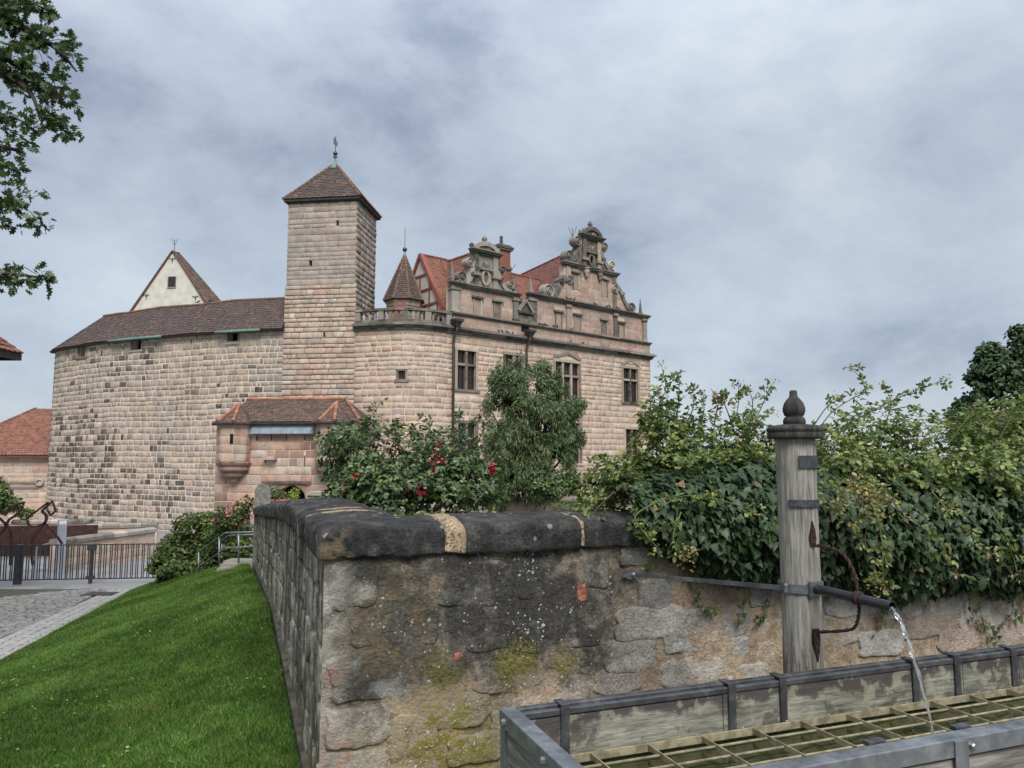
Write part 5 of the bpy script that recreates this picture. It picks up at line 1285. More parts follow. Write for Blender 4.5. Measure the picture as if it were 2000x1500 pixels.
MT['brickbit'] = plain('brick_fragment', (0.25, 0.10, 0.068), 0.9, 0.5, 40, 0.1, bump=0.6)
twall = thing('garden_wall', (*W2(0, 0), -0.3), 'weathered stone terrace wall with a black rounded coping beside the lawn', 'wall')
def sheet(name, face, us, zlo, zhi, nz, mat, amp, seed, off=0.0):
    U, T = np.meshgrid(us, np.linspace(0, 1, nz)); zl, zh = zlo(U), zhi(U); Z = zl + (zh - zl) * T
    P0 = face.P(U, Z, 0.0); O = off + amp * fbm(P0, 5.0, seed, 4) + amp * 0.7 * fbm(P0, 1.6, seed + 9, 2)
    P = face.P(U, Z, O); nu = len(us)
    i = np.arange((nz - 1) * nu).reshape(nz - 1, nu)[:, :-1].ravel(); F = np.stack([i, i + 1, i + nu + 1, i + nu], 1)
    return mesh_obj(name, P.reshape(-1, 3), F, mat, twall, smooth=True)
sheet('mortar_face', FW, np.linspace(-0.0, 9, 520), lambda u: 0 * u - 0.3, lambda u: 0 * u + 1.16, 96, MT['w_mortar'], 0.022, 3)
sheet('mortar_face', SW, np.concatenate([np.linspace(0, 9, 220), np.linspace(9.03, 12.1, 150)]), lambda u: foot(12.1 - u) - 0.2, lambda u: cop_bot(12.1 - u) + 0.03, 70, MT['s_mortar'], 0.022, 5)
mb = MB()      # back faces of the wall
for a, b in (((0.55, 0.55), (9, 0.55)),): 
    p, q = W2(*a), W2(*b); mb.add([(*p, 0.3), (*q, 0.3), (*q, 1.16), (*p, 1.16)], [(1, 0, 3, 2)])
for s0, s1 in ((0.5, 2.45), (2.45, 4.0), (4.0, 12.1)):
    p, q = W2(0.55, s0), W2(0.55, s1); mb.add([(*p, -0.5), (*q, -0.5), (*q, cop_bot(s1) + .02), (*p, cop_bot(s0) + .02)], [(0, 1, 2, 3)])
p, q = W2(0, 12.1), W2(0.55, 12.1); mb.add([(*p, -0.8), (*q, -0.8), (*q, 0.55), (*p, 0.55)], [(0, 3, 2, 1)])
mb.build('inner_face', MT['s_mortar'], twall)
def rubble(face, u, z, w, h, proud, mat, seed, rr=None, name='stone'):
    n = 32; k = random.uniform(3.6, 8.0); ph = random.uniform(0, 6.28); V = []; F = []
    rings = ((1.02, -0.03), (1.0, 0.35), (0.975, 0.75), (0.92, 0.95), (0.7, 1.0), (0.4, 1.0), (0.15, 1.0))
    for q, o in rings:
        for j in range(n):
            t = 2 * math.pi * (j + 0.5) / n; c_, s_ = math.cos(t), math.sin(t)
            r_ = 1.0 / (abs(c_) ** k + abs(s_) ** k) ** (1 / k)
            r_ *= 1 + 0.05 * math.sin(2 * t + ph) + 0.045 * math.sin(5 * t + 2 * ph) + 0.04 * math.sin(9 * t + 3 * ph) + 0.03 * random.uniform(-1, 1)
            V.append((u + q * w / 2 * r_ * c_, z + q * h / 2 * r_ * s_, o * proud if o > 0 else o))
    V.append((u, z, proud)); V = np.array(V)
    P0 = face.P(V[:, 0], V[:, 1], 0); top = V[:, 2] > 0
    P = face.P(V[:, 0], V[:, 1], V[:, 2] + top * (0.012 * fbm(P0, 11, seed, 3) + 0.008 * vnoise(P0, 40, seed) + 0.016 * vnoise(P0, 4, seed)))
    m_ = len(rings)
    for i in range(m_ - 1):
        for j in range(n): F.append((i * n + j, i * n + (j + 1) % n, (i + 1) * n + (j + 1) % n, (i + 1) * n + j))
    for j in range(n): F.append(((m_ - 1) * n + j, (m_ - 1) * n + (j + 1) % n, m_ * n))
    mesh_obj(name, P, F, mat, twall, np.array((random.random() if rr is None else rr, 0, random.random())), True)
# hand-placed faces read from the photograph: (px, py, width px, height px, hue)
placed = [(690, 1140, 95, 95, .3), (770, 1215, 175, 88, 1.0), (720, 1320, 150, 95, .1), (850, 1305, 95, 60, .05), (930, 1140, 150, 85, .1), (1060, 1130, 120, 80, .05),
          (1165, 1118, 50, 58, .0), (1242, 1085, 60, 40, .3), (1278, 1160, 66, 60, .1), (955, 1240, 95, 58, .0), (1045, 1245, 72, 60, .0), (1130, 1235, 95, 62, .35),
          (1268, 1215, 128, 68, .33), (1230, 1280, 105, 62, .33), (1330, 1250, 70, 48, .2), (1390, 1215, 150, 62, .12), (1415, 1265, 92, 42, .2), (1350, 1310, 120, 60, .35), (1205, 1330, 95, 50, .34),
          (1150, 1290, 80, 50, .55), (1110, 1345, 90, 50, .75), (990, 1320, 130, 62, .85), (900, 1385, 110, 75, .95), (1010, 1400, 105, 70, .9), (700, 1420, 120, 80, .34), (800, 1440, 90, 90, .85), (930, 1460, 110, 60, .9), (690, 1500, 130, 70, .6),
          (1460, 1320, 80, 45, .35), (1470, 1245, 60, 60, .7), (1490, 1160, 55, 50, .1), (1640, 1230, 75, 60, .35), (1720, 1255, 90, 50, .3), (1800, 1215, 110, 60, .5), (1870, 1250, 80, 45, .8), (1930, 1200, 110, 60, .34), (1985, 1240, 90, 50, .8), (1660, 1180, 100, 50, .2), (1760, 1185, 80, 45, .2), (1850, 1180, 70, 45, .3)]
for k, (px, py, w, h, hue) in enumerate(placed):
    u, z = FW.uz(px, py); u0 = FW.uz(px - w / 2, py)[0]; u1 = FW.uz(px + w / 2, py)[0]; z0 = FW.uz(px, py + h / 2)[1]; z1 = FW.uz(px, py - h / 2)[1]
    rubble(FW, (u0 + u1) / 2, (z0 + z1) / 2, (u1 - u0) * 1.0, (z1 - z0) * 1.0, random.uniform(0.002, 0.008) if px < 1180 and py < 1400 else random.uniform(0.007, 0.016), MT['w_stone'], k, min(1, hue + 0.04 * random.random()))
for z in np.arange(-0.15, 1.0, 0.26):       # rest of the front, hidden by the ivy or beyond the frame
    for u in np.arange(5.6, 8.8, 0.55): rubble(FW, u + random.uniform(-.1, .1), z, 0.48, 0.22, 0.02, MT['w_stone'], int(u * 10))
for px, py, w, h in ((1136, 1157, 19, 32), (893, 1281, 12, 14)):
    u, z = FW.uz(px, py); k = 4.4 / FPX; rubble(FW, u, z, w * k, h * k, 0.010, MT['brickbit'], px, None, 'brick')
# side face: courses of squared stones
B = []
zz = np.array([0.0, 0.2, 0.42, 0.62, 0.82, 1.0]); s = 0.02
for r_ in range(5):
    s = 0.03
    while s < 12:
        w = random.uniform(0.3, 0.75); sm = s + w / 2; zl, zh = float(foot(sm)) - 0.02, float(cop_bot(sm)); 
        z0, z1 = zl + (zh - zl) * zz[r_], zl + (zh - zl) * zz[r_ + 1]
        rubble(SW, 12.1 - sm, (z0 + z1) / 2, w * 0.95, (z1 - z0) * 0.93, random.uniform(0.004, 0.018), MT['s_stone'], int(s * 50) + r_)
        s += w
mb = MB(); ss = np.linspace(0, 12.1, 25)
for a, b in zip(ss, ss[1:]):
    za, zb2 = foot(a), foot(b)
    P = []
    for z_o in (-0.25, 0.10):
        for s_, zz_ in ((b, zb2), (a, za)):
            pass
    pa, pb, qa, qb = W2(0.0, a), W2(0.0, b), W2(0.08, a), W2(0.08, b); j = random.uniform(-.01, .01)
    mb.hexa([(*pb, zb2 - .3), (*pa, za - .3), (*qa, za - .3), (*qb, zb2 - .3), (*pb, zb2 + .06 + j), (*pa, za + .06 + j), (*qa, za + .075 + j), (*qb, zb2 + .075 + j)])
mb.build('plinth', plain('dark_plinth', (0.075, 0.07, 0.055), 0.95, 0.4, 8, 0.1, bump=0.7, dist=0.02), twall)
# coping stones
PRF = [(-0.030, 0.0), (-0.035, 0.03), (-0.036, 0.075), (-0.035, 0.115), (-0.028, 0.137), (-0.010, 0.152), (0.03, 0.162), (0.09, 0.170), (0.17, 0.178), (0.27, 0.183), (0.40, 0.178), (0.48, 0.162), (0.53, 0.135), (0.55, 0.09), (0.555, 0.03), (0.55, 0.0)]
PRF = [tuple(np.array(a) + (np.array(b) - np.array(a)) * k / 3) for a, b in zip(PRF, PRF[1:]) for k in range(3)] + [PRF[-1]]
def coping(pos, dirv, perp, s0, s1, zfun, mat, name='coping_stone', round0=False, seed=0, scale=1.0):
    L = s1 - s0; n = max(6, int(L / 0.014)); V = []; F = []; m_ = len(PRF)
    for i in range(n + 1):
        s_ = s0 + L * i / n; e_ = min(s_ - s0, s1 - s_); q = 1.0
        rr = 0.012 if not (round0 and s_ - s0 < 0.1) else 0.1
        if e_ < rr: q = math.sqrt(max(0.0, 1 - (1 - e_ / rr) ** 2)) * (0.35 if rr > .05 else 0.12) + (0.65 if rr > .05 else 0.88)
        for v, h in PRF:
            vv = 0.255 + (v - 0.255) * (q * 0.25 + 0.75) * scale; xy = pos + dirv * s_ + perp * vv
            V.append((*xy, float(zfun(s_)) + h * q))
    V = np.array(V); d = 0.024 * fbm(V, 3.2, seed, 4) + 0.012 * fbm(V, 16, seed + 2, 3); c_ = np.tile(np.arange(m_), n + 1)
    V[:, 2] += d * ((c_ > 0) & (c_ < m_ - 1)) * 0.8; V[:, 2] += (c_ == 0) * (0.028 * vnoise(V, 6, seed + 3) + 0.014 * vnoise(V, 19, seed + 4))
    V[:, :2] += (perp * -1)[None] * ((0.022 * fbm(V, 4.0, seed + 5, 3) + 0.014 * fbm(V, 18, seed + 6, 3)) * np.clip((15 - c_) / 5, 0, 1))[:, None]
    for i in range(n):
        for k in range(m_): F.append((i * m_ + k, i * m_ + (k + 1) % m_, (i + 1) * m_ + (k + 1) % m_, (i + 1) * m_ + k)[::-1] if False else (i * m_ + k, (i + 1) * m_ + k, (i + 1) * m_ + (k + 1) % m_, i * m_ + (k + 1) % m_))
    F += [tuple(range(m_)), tuple(range((n + 1) * m_ - 1, n * m_ - 1, -1))]
    return mesh_obj(name, V, F, mat, twall, smooth=True)
j1, j2, j3 = FW.uz(868, 1040)[0], FW.uz(908, 1040)[0], FW.uz(1133, 1040)[0]
zf = lambda s_: 1.15
cuts = [(-0.03, j1), (j2 - 0.01, j3 - 0.005), (j3 + 0.015, j3 + 0.95), (j3 + 0.97, j3 + 1.9), (j3 + 1.92, j3 + 2.9), (j3 + 2.92, 6.5), (6.52, 9)]
for k, (a, b) in enumerate(cuts): coping(CX, E1, E2, a, b, zf, MT['coping'], round0=(k == 0), seed=k)
coping(CX, E1, E2, j1 - 0.006, j2 + 0.0, lambda s_: 1.153, MT['joint'], 'joint_mortar', seed=30, scale=0.985)
coping(CX, E1, E2, j3 - 0.012, j3 + 0.02, lambda s_: 1.153, MT['joint'], 'joint_mortar', seed=31, scale=0.985)
s = 0.50
for k, L in enumerate((0.42, 0.33, 0.8, 1.0, 1.1, 1.2, 1.1, 1.3, 1.2, 1.3, 1.2, 0.75)):
    b = min(s + L, 12.1); coping(CX, E2, E1, s + 0.008, b - 0.008, cop_bot, MT['coping'], seed=40 + k)
    if k < 2: coping(CX, E2, E1, b - 0.009, b + 0.009, cop_bot, MT['joint'], 'joint_mortar', seed=60 + k, scale=0.99)
    s = b
# end pillar (upright slab)
EP = Face(at(497, 1000, 15.05), at(527, 1000, 15.15)); ptop = at(510, 945, 15.1)[2]
uw = EP.L; prof = [(0, -0.6), (uw, -0.6), (uw, ptop - 0.16)] + [(uw / 2 + uw / 2 * math.cos(t), ptop - 0.16 + 0.16 * math.sin(t)) for t in np.linspace(0.2, math.pi - 0.2, 9)] + [(0, ptop - 0.16)]
MT['pillar'] = plain('pillar_stone', (0.17, 0.16, 0.14), 0.9, 0.35, 12, 0.2, bump=0.6, dist=0.02)
o = MB().poly(EP, prof, -0.28, 0.0).build('stone_post', MT['pillar']); tag(o, 'upright grey stone slab with a rounded top at the end of the garden wall', 'stone post')
# ================================================================== FOUNTAIN POST
NV = np.array((*(-E2), 0.0)); XV = np.array((*E1, 0.0)); UP = np.array((0, 0, 1.0))
pc = at(1562, 1100, 3.42); PB = np.array((pc[0], pc[1], 0.0))
def wood_mat(name, c0, c1, c2, rot=0.0, scale=1.0, ax=None, stain=False):
    m = Mat(name); sv = (22, 22, 1.1) if ax is None else ax
    g = m.noise(1.0 * scale, 6, 0.65, m.stretch(sv), 0.2); g2 = m.noise(3.2 * scale, 4, 0.7, m.stretch(sv)); b = m.noise(2.0, 4, 0.6)
    col = m.ramp(g, [(0.30, c0), (0.5, c1), (0.72, c2)]); col = m.mulv(col, m.map(g2, 0.3, 0.7, 0.65, 1.2)); col = m.mulv(col, m.map(b, 0.3, 0.7, 0.8, 1.15))
    if rot:
        sp = m.nt.nodes.new('ShaderNodeSeparateXYZ'); m.link(m.pos, sp.inputs[0])
        lo = m.map(m.math('ADD', sp.outputs[2], m.math('MULTIPLY', g, 0.8)), 1.1, 1.5, 1.0, 0.0); k = m.math('MULTIPLY', lo, m.map(g2, 0.47, 0.55)); col = m.mix(m.math('MULTIPLY', k, 0.85), col, (0.05, 0.03, 0.02))
    if stain:      # tide marks: dark wet board above, lime and algae blotches below
        sp = m.nt.nodes.new('ShaderNodeSeparateXYZ'); m.link(m.pos, sp.inputs[0]); q = m.noise(7, 5, 0.65); zz = m.math('ADD', sp.outputs[2], m.math('MULTIPLY', q, 0.16))
        col = m.mix(m.map(zz, 0.735, 0.765, 0.0, 0.85), col, (0.045, 0.036, 0.038)); col = m.mix(m.math('MULTIPLY', m.map(q, 0.52, 0.6), 0.75), col, (0.07, 0.06, 0.05)); col = m.mix(m.math('MULTIPLY', m.map(m.noise(16, 4), 0.54, 0.62), 0.5), col, (0.30, 0.285, 0.20))
    h = m.math('ADD', m.math('MULTIPLY', g, 0.5), m.math('MULTIPLY', g2, 0.5)); return m.done(col, 0.85, m.bump(h, 0.6, 0.008), 0.2)
MT['oldwood'] = wood_mat('grey_weathered_wood', (0.12, 0.108, 0.09), (0.25, 0.235, 0.205), (0.36, 0.34, 0.30), 1.0, ax=(60, 60, 3.2))
MT['capwood'] = wood_mat('black_weathered_wood', (0.018, 0.017, 0.016), (0.04, 0.037, 0.034), (0.085, 0.075, 0.065))
MT['plankwood'] = wood_mat('trough_plank', (0.10, 0.095, 0.085), (0.20, 0.19, 0.17), (0.31, 0.295, 0.265), ax=(2.0, 2.0, 34))
MT['innerwood'] = wood_mat('trough_inner_board', (0.10, 0.098, 0.075), (0.21, 0.205, 0.165), (0.33, 0.32, 0.265), ax=(4, 4, 40), stain=True)
m = Mat('galvanised'); n1 = m.noise(14, 5, 0.6); n2 = m.noise(3, 3); MT['galv'] = m.done(m.mulv(m.ramp(n1, [(0.3, (0.16, 0.17, 0.18)), (0.7, (0.30, 0.31, 0.325))]), m.map(n2, 0.3, 0.7, 0.8, 1.15)), m.map(n1, 0.3, 0.7, 0.35, 0.6), m.bump(n1, 0.1, 0.002), 0.5, 0.75)
m = Mat('dark_steel'); n1 = m.noise(16, 5, 0.6); MT['steel'] = m.done(m.ramp(n1, [(0.3, (0.06, 0.061, 0.065)), (0.6, (0.105, 0.107, 0.112)), (0.75, (0.19, 0.195, 0.2))]), m.map(n1, 0.3, 0.7, 0.35, 0.6), m.bump(n1, 0.15, 0.002), 0.5, 0.6)
m = Mat('rusty_iron'); n1 = m.noise(30, 5, 0.6); MT['rust'] = m.done(m.ramp(n1, [(0.3, (0.02, 0.011, 0.010)), (0.6, (0.05, 0.023, 0.017)), (0.8, (0.085, 0.042, 0.03))]), 0.75, m.bump(n1, 0.4, 0.003), 0.4, 0.3)
MT['lead_plate'] = plain('lead_plate', (0.055, 0.06, 0.066), 0.55, 0.25, 30, 0.4, 0.4)

ftn = thing('fountain_post', PB, 'weathered round wooden pump post with black finial and iron spout above the trough', 'fountain post')
nz, na, rad, H = 70, 72, 0.0865, at(1550, 852, 3.42)[2]
V = []
phi_c = math.atan2(-PB[1], -PB[0])                 # direction to the viewer
for i in range(nz):
    z = H * i / (nz - 1)
    for j in range(na):
        t = phi_c + 2 * math.pi * j / na
        r_ = rad * (1.0 + 0.012 * math.sin(2 * t + 0.7 * z) - 0.01 * z)
        dj = (j - 5 - 0.9 * math.sin(z * 2.1 + 1) - 0.5 * math.sin(z * 9)) 
        if abs(dj) < 1.2: r_ -= 0.02 * (1 - abs(dj) / 1.2) * (0.55 + 0.45 * math.sin(z * 3))
        V.append((PB[0] + r_ * math.cos(t), PB[1] + r_ * math.sin(t), z))
V = np.array(V); q = V.copy(); q[:, 2] *= 0.12; nn = (V - PB) * (1, 1, 0); nn /= np.linalg.norm(nn, axis=1)[:, None]
V += nn * (0.006 * vnoise(q, 60, 2) + 0.004 * vnoise(q, 120, 5))[:, None]
F = [(i * na + j, i * na + (j + 1) % na, (i + 1) * na + (j + 1) % na, (i + 1) * na + j) for i in range(nz - 1) for j in range(na)] + [tuple(range((nz - 1) * na, nz * na))]
mesh_obj('shaft', V, F, MT['oldwood'], ftn, smooth=True)
k = 3.42 / FPX
def zc_(py): return at(1549, py, 3.42)[2]
base = np.array((PB[0], PB[1], 0)); 
MB().lathe(base, [(0.09, zc_(858)), (0.118, zc_(857)), (0.121, zc_(854)), (0.121, zc_(846)), (0.116, zc_(844)), (0.124, zc_(842)), (0.124, zc_(838)), (0.112, zc_(832)), (0.06, zc_(829)), (0.04, zc_(828))], 40, jit=0.012).build('cap', MT['capwood'], ftn, True)
MB().lathe(base, [(0.048, zc_(831)), (0.05, zc_(822)), (0.044, zc_(816)), (0.036, zc_(814)), (0.044, zc_(811)), (0.0495, zc_(803)), (0.0495, zc_(797)), (0.043, zc_(788)), (0.03, zc_(780)), (0.02, zc_(776)), (0.0165, zc_(770)), (0.0175, zc_(765)), (0.012, zc_(762.5)), (0.002, zc_(762))], 28, jit=0.01).build('finial', MT['capwood'], ftn, True)
def around(z0, z1, a0, a1, r_, mat, name, n=20, th=0.006):
    V, F = [], []
    for i in range(n + 1):
        t = phi_c + a0 + (a1 - a0) * i / n
        for z, rr in ((z0, r_), (z1, r_), (z1, r_ - th), (z0, r_ - th)): V.append((PB[0] + rr * math.cos(t), PB[1] + rr * math.sin(t), z))
    for i in range(n):
        for c in range(4): F.append((i * 4 + c, (i + 1) * 4 + c, (i + 1) * 4 + (c + 1) % 4, i * 4 + (c + 1) % 4))
    F += [(0, 1, 2, 3), (n * 4 + 3, n * 4 + 2, n * 4 + 1, n * 4)]
    return mesh_obj(name, V, F, mat, ftn)
around(zc_(914), zc_(890), R(8), R(88), rad + 0.007, MT['lead_plate'], 'plate')
band = around(zc_(988.5), zc_(974.5), R(-24), R(150), rad + 0.007, MT['lead_plate'], 'lettered_band', 30)
# stamped letters on the band
def letters(txt, z0, size, a0, r_):
    cu = bpy.data.curves.new('letters', 'FONT'); cu.body = txt; cu.size = size; cu.extrude = 0.0012; cu.resolution_u = 2
    tmp = bpy.data.objects.new('letters_tmp', cu); COL.objects.link(tmp); bpy.context.view_layer.update()
    me = bpy.data.meshes.new_from_object(tmp.evaluated_get(bpy.context.evaluated_depsgraph_get())); bpy.data.objects.remove(tmp)
    V = np.array([v.co[:] for v in me.vertices]); F = [tuple(p.vertices) for p in me.polygons]
    t = phi_c + a0 + V[:, 0] / r_; rr = r_ + V[:, 2] + 0.001
    P = np.stack([PB[0] + rr * np.cos(t), PB[1] + rr * np.sin(t), z0 + V[:, 1]], 1)
    mesh_obj('lettering', P, F, MT['stamp'], band)
MT['stamp'] = plain('stamped_lead', (0.105, 0.11, 0.118), 0.5, 0.2, 40, 0.4, 0.4)
letters('Kein Trinkwasser', zc_(986.5), 0.027, R(-19), rad + 0.007)
# clamp ring, tie rod and wall leaf
zr0 = at(1555, 1151, 3.34)[2]
around(zr0 - 0.019, zr0 + 0.019, 0, 2 * math.pi, rad + 0.009, MT['galv'], 'clamp_ring', 40)
ra = PB + np.array((*(-E1 * 0.98 - E2 * 0.18), 0)) * (rad + 0.012); ra[2] = zr0
wl = FW.P(*FW.uz(1238, 1121), 0.035)
tie = MB(); dv = ra - wl; dv /= np.linalg.norm(dv); sv = np.cross(dv, UP); sv /= np.linalg.norm(sv); uv = np.cross(sv, dv)
tie.box((wl + ra) / 2, (np.linalg.norm(ra - wl), 0.008, 0.02), (dv, sv, uv)); tie.build('tie_rod', MT['galv'], ftn)
mb = MB(); lu, lz = FW.uz(1228, 1121)
mb.poly(FW, [(lu - 0.055, lz - 0.006), (lu - 0.02, lz - 0.024), (lu + 0.025, lz - 0.022), (lu + 0.05, lz - 0.008), (lu + 0.05, lz + 0.010), (lu + 0.02, lz + 0.026), (lu - 0.02, lz + 0.018)], 0.015, 0.034)
mb.lathe(FW.P(lu + 0.01, lz, 0.034), [(0.014, 0), (0.014, 0.012), (0.006, 0.018)], 8, NV); mb.build('wall_leaf', MT['galv'], ftn)
MB().lathe(ra - np.array((*E1, 0)) * 0.0 + (0, 0, -0.022), [(0.009, 0), (0.012, 0.006), (0.012, 0.036), (0.009, 0.044)], 8).build('clamp_bolt', MT['galv'], ftn)
# spout pipe along NV
pz = zr0 + 0.004; p0 = PB + NV * (rad - 0.01) + UP * pz; p1 = PB + NV * 0.50 + UP * (pz - 0.004)
# open pipe: outer and inner wall
V, F = [], []; n = 24
for p, r_ in ((p0, 0.0205), (p1, 0.0205), (p1, 0.0175), (p0 + NV * 0.05, 0.0175)):
    for j in range(n):
        t = 2 * math.pi * j / n; V.append(p + r_ * (XV * math.cos(t) + UP * math.sin(t)))
for i in range(3):
    for j in range(n): F.append((i * n + j, i * n + (j + 1) % n, (i + 1) * n + (j + 1) % n, (i + 1) * n + j))
mesh_obj('spout_pipe', V, F, plain('black_pipe', (0.022, 0.022, 0.025), 0.35, 0.3, 20, 0.5, 0.2), ftn, smooth=False)
MB().box(PB + NV * (rad + 0.008) + UP * pz, (0.075, 0.012, 0.062), (XV, NV, UP)).build('spout_flange', MT['galv'], ftn)
# twisted iron bracket
def BP(r_, z): return PB + NV * r_ + UP * z
def zB(py, d): return at(1640, py, d)[2]
def dR(r_): return (PB + NV * r_)[1]
top = bez([BP(rad + .002, zB(1066, dR(.1))), BP(0.17, zB(1068, dR(.17))), BP(0.26, zB(1082, dR(.26))), BP(0.315, zB(1118, dR(.31))), BP(0.33, pz + 0.02)], 40)
bot = bez([BP(0.33, pz - 0.02), BP(0.332, zB(1195, dR(.33))), BP(0.31, zB(1222, dR(.31))), BP(0.26, zB(1231, dR(.26))), BP(rad + .002, zB(1236, dR(.1)))], 40)
for nm, path in (('bracket_arm', top), ('bracket_arm', bot)):
    MB().tube(path, 0.0075, 4, twist=0.42).build(nm, MT['rust'], ftn)
MB().lathe(BP(0.33, pz) - NV * 0.012, [(0.022, 0), (0.029, 0.003), (0.029, 0.021), (0.022, 0.024)], 16, NV).build('pipe_ring', MT['rust'], ftn)
PF = Face(PB[:2] + NV[:2] * (rad + .0) - E1 * 0.5, PB[:2] + NV[:2] * (rad + .0) + E1 * 0.5)
for (y0, y1, sgn) in ((1018, 1068, 1), (1293, 1228, -1)):
    za, zb2 = zB(y0, dR(.09)), zB(y1, dR(.09)); mb = MB()
    o_ = [(0.5 + x, za + (zb2 - za) * t) for x, t in ((0.0, 0), (0.010, 0.3), (0.017, 0.65), (0.013, 1.0), (-0.013, 1.0), (-0.017, 0.65), (-0.010, 0.3))]
    mb.poly(PF, o_ if sgn < 0 else o_[::-1], -0.012, 0.006); pl = mb.build('bracket_leaf', MT['rust'], ftn)
    for t in (0.35, 0.6, 0.85): MB().lathe(PF.P(0.5, za + (zb2 - za) * t, 0.006), [(0.006, 0), (0.005, 0.004), (0.001, 0.006)], 8, NV).build('rivet', MT['rust'], pl)

# ================================================================== TROUGH
ZR, ZG = 0.75, 0.582
T0 = on_z(975, 1383, ZR)[:2]; LT, WT = 4.2, 0.80
def TP(a, b, z): return np.array((*(T0 + E1 * a - E2 * b), z))
trough = thing('water_trough', (*(T0 + E1 * 2 - E2 * 0.4), 0.0), 'long wooden water trough edged with grey steel in front of the wall', 'trough')
ax = (XV, NV, UP)
def tbar(name, a0, a1, b0, b1, z0, z1, mat, par=None): return MB().box((TP((a0 + a1) / 2, (b0 + b1) / 2, (z0 + z1) / 2)), (a1 - a0, b1 - b0, z1 - z0), ax).build(name, mat, par or trough)
def bev(o, w=0.004):
    bm = o.modifiers.new('bevel', 'BEVEL'); bm.width = w; bm.segments = 2; return o
rw = 0.062
bev(tbar('rim', 0, rw, 0, WT, ZR - 0.058, ZR, MT['galv'])); bev(tbar('rim', rw + .002, LT, WT - rw, WT, ZR - 0.058, ZR - .001, MT['galv']))
bev(tbar('rim', rw + .002, LT, 0, 0.030, ZR - 0.05, ZR - 0.001, MT['steel'])); bev(tbar('rim', rw + .002, LT, 0.036, 0.058, ZR - 0.034, ZR - 0.010, MT['steel']))
bev(tbar('corner_post', 0.002, 0.05, 0.002, 0.05, 0, ZR - 0.06, MT['galv'])); bev(tbar('corner_post', 0.002, 0.05, WT - .05, WT - .002, 0, ZR - 0.06, MT['galv']))
for k in range(4):     # planks
    z0, z1 = 0.03 + k * 0.165, 0.03 + (k + 1) * 0.165 - 0.006
    tbar('plank', 0.012, 0.045, 0.052, WT - 0.052, z0, z1, MT['plankwood']); tbar('plank', 0.052, LT, WT - 0.045, WT - 0.012, z0, z1, MT['plankwood']); tbar('plank', 0.052, LT, 0.012, 0.03, z0, z1, MT['plankwood'])
cuts = [0.07, 0.93, 1.22, 2.25, 2.62, 4.2]
for a, b in zip(cuts, cuts[1:]):
    tbar('inner_board', a, b - 0.004, 0.031, 0.054, ZG - 0.4, ZR - 0.036 - random.random() * .004, MT['innerwood'])
tbar('inner_board', 0.046, 0.068, 0.053, WT - .05, ZG - .4, ZR - 0.062, MT['innerwood']); tbar('inner_board', 0.07, LT, WT - .068, WT - .046, ZG - .4, ZR - 0.062, MT['innerwood'])
for px in (1090, 1411, 1510, 1767, 1849, 1960):      # straps over the back rim
    r_ = ray(px, 1350); a = None
    det = r_[0] * E1[1] - r_[1] * E1[0]; a = (T0[0] * r_[1] - T0[1] * r_[0]) / (E1[1] * r_[0] - E1[0] * r_[1]) 
    bev(tbar('strap', a - 0.017, a + 0.017, -0.004, 0.066, ZR + 0.0005, ZR + 0.007, MT['steel']), .002); bev(tbar('strap', a - 0.017, a + 0.017, 0.0595, 0.0665, ZG - 0.03, ZR - 0.0005, MT['steel']), .002)
# grille
MT['grille'] = plain('limy_grille', (0.23, 0.20, 0.125), 0.75, 0.35, 25, 0.3, 0.1, bump=0.3)
ga0, ga1, gb0, gb1 = 0.085, LT - .02, 0.075, WT - 0.075
gr_ = thing('water_grille', TP(2, .4, ZG), 'rusty beige iron grille lying over the trough water', 'grille')
bev(tbar('frame_bar', ga0, ga1, gb0, gb0 + 0.008, ZG - 0.03, ZG, MT['grille'], gr_), .0015); bev(tbar('frame_bar', ga0, ga1, gb1 - 0.008, gb1, ZG - 0.03, ZG, MT['grille'], gr_), .0015)
a = ga0
while a < ga1: tbar('flat_bar', a, a + 0.005, gb0 + .008, gb1 - .008, ZG - 0.022, ZG - .001, MT['grille'], gr_); a += 0.24
for q in range(1, 7):
    b = gb0 + (gb1 - gb0) * q / 7; MB().tube([TP(ga0, b, ZG - 0.012), TP(ga1, b, ZG - 0.012)], 0.005, 8).build('rod', MT['grille'], gr_, True)
for a in np.arange(0.3, 4, 0.218): MB().lathe(TP(a + 0.05, gb0, ZG - 0.001), [(0.006, 0), (0.006, 0.005), (0.002, 0.007)], 8).build('stud', MT['grille'], gr_)
for a in (0.12, 0.62, 1.35, 2.05): MB().lathe(TP(a, WT + .0, ZR - 0.03), [(0.012, 0), (0.012, 0.010), (0.008, 0.014)], 6, NV).build('bolt', MT['galv'], trough)
for b in (0.06, 0.42): MB().lathe(TP(0, b, ZR - 0.03), [(0.012, 0), (0.012, 0.010), (0.008, 0.014)], 6, -XV).build('bolt', MT['galv'], trough)
a_c = 1.30; bev(tbar('rim_bracket', a_c - .028, a_c + .028, WT + .0008, WT + 0.008, ZR - 0.2, ZR - 0.004, MT['galv']), .002)
for a in (1.02, 1.40): bev(tbar('clip', a - .035, a + .035, WT - rw - 0.03, WT - rw - .001, ZR - 0.01, ZR + 0.006, MT['steel']), .002)
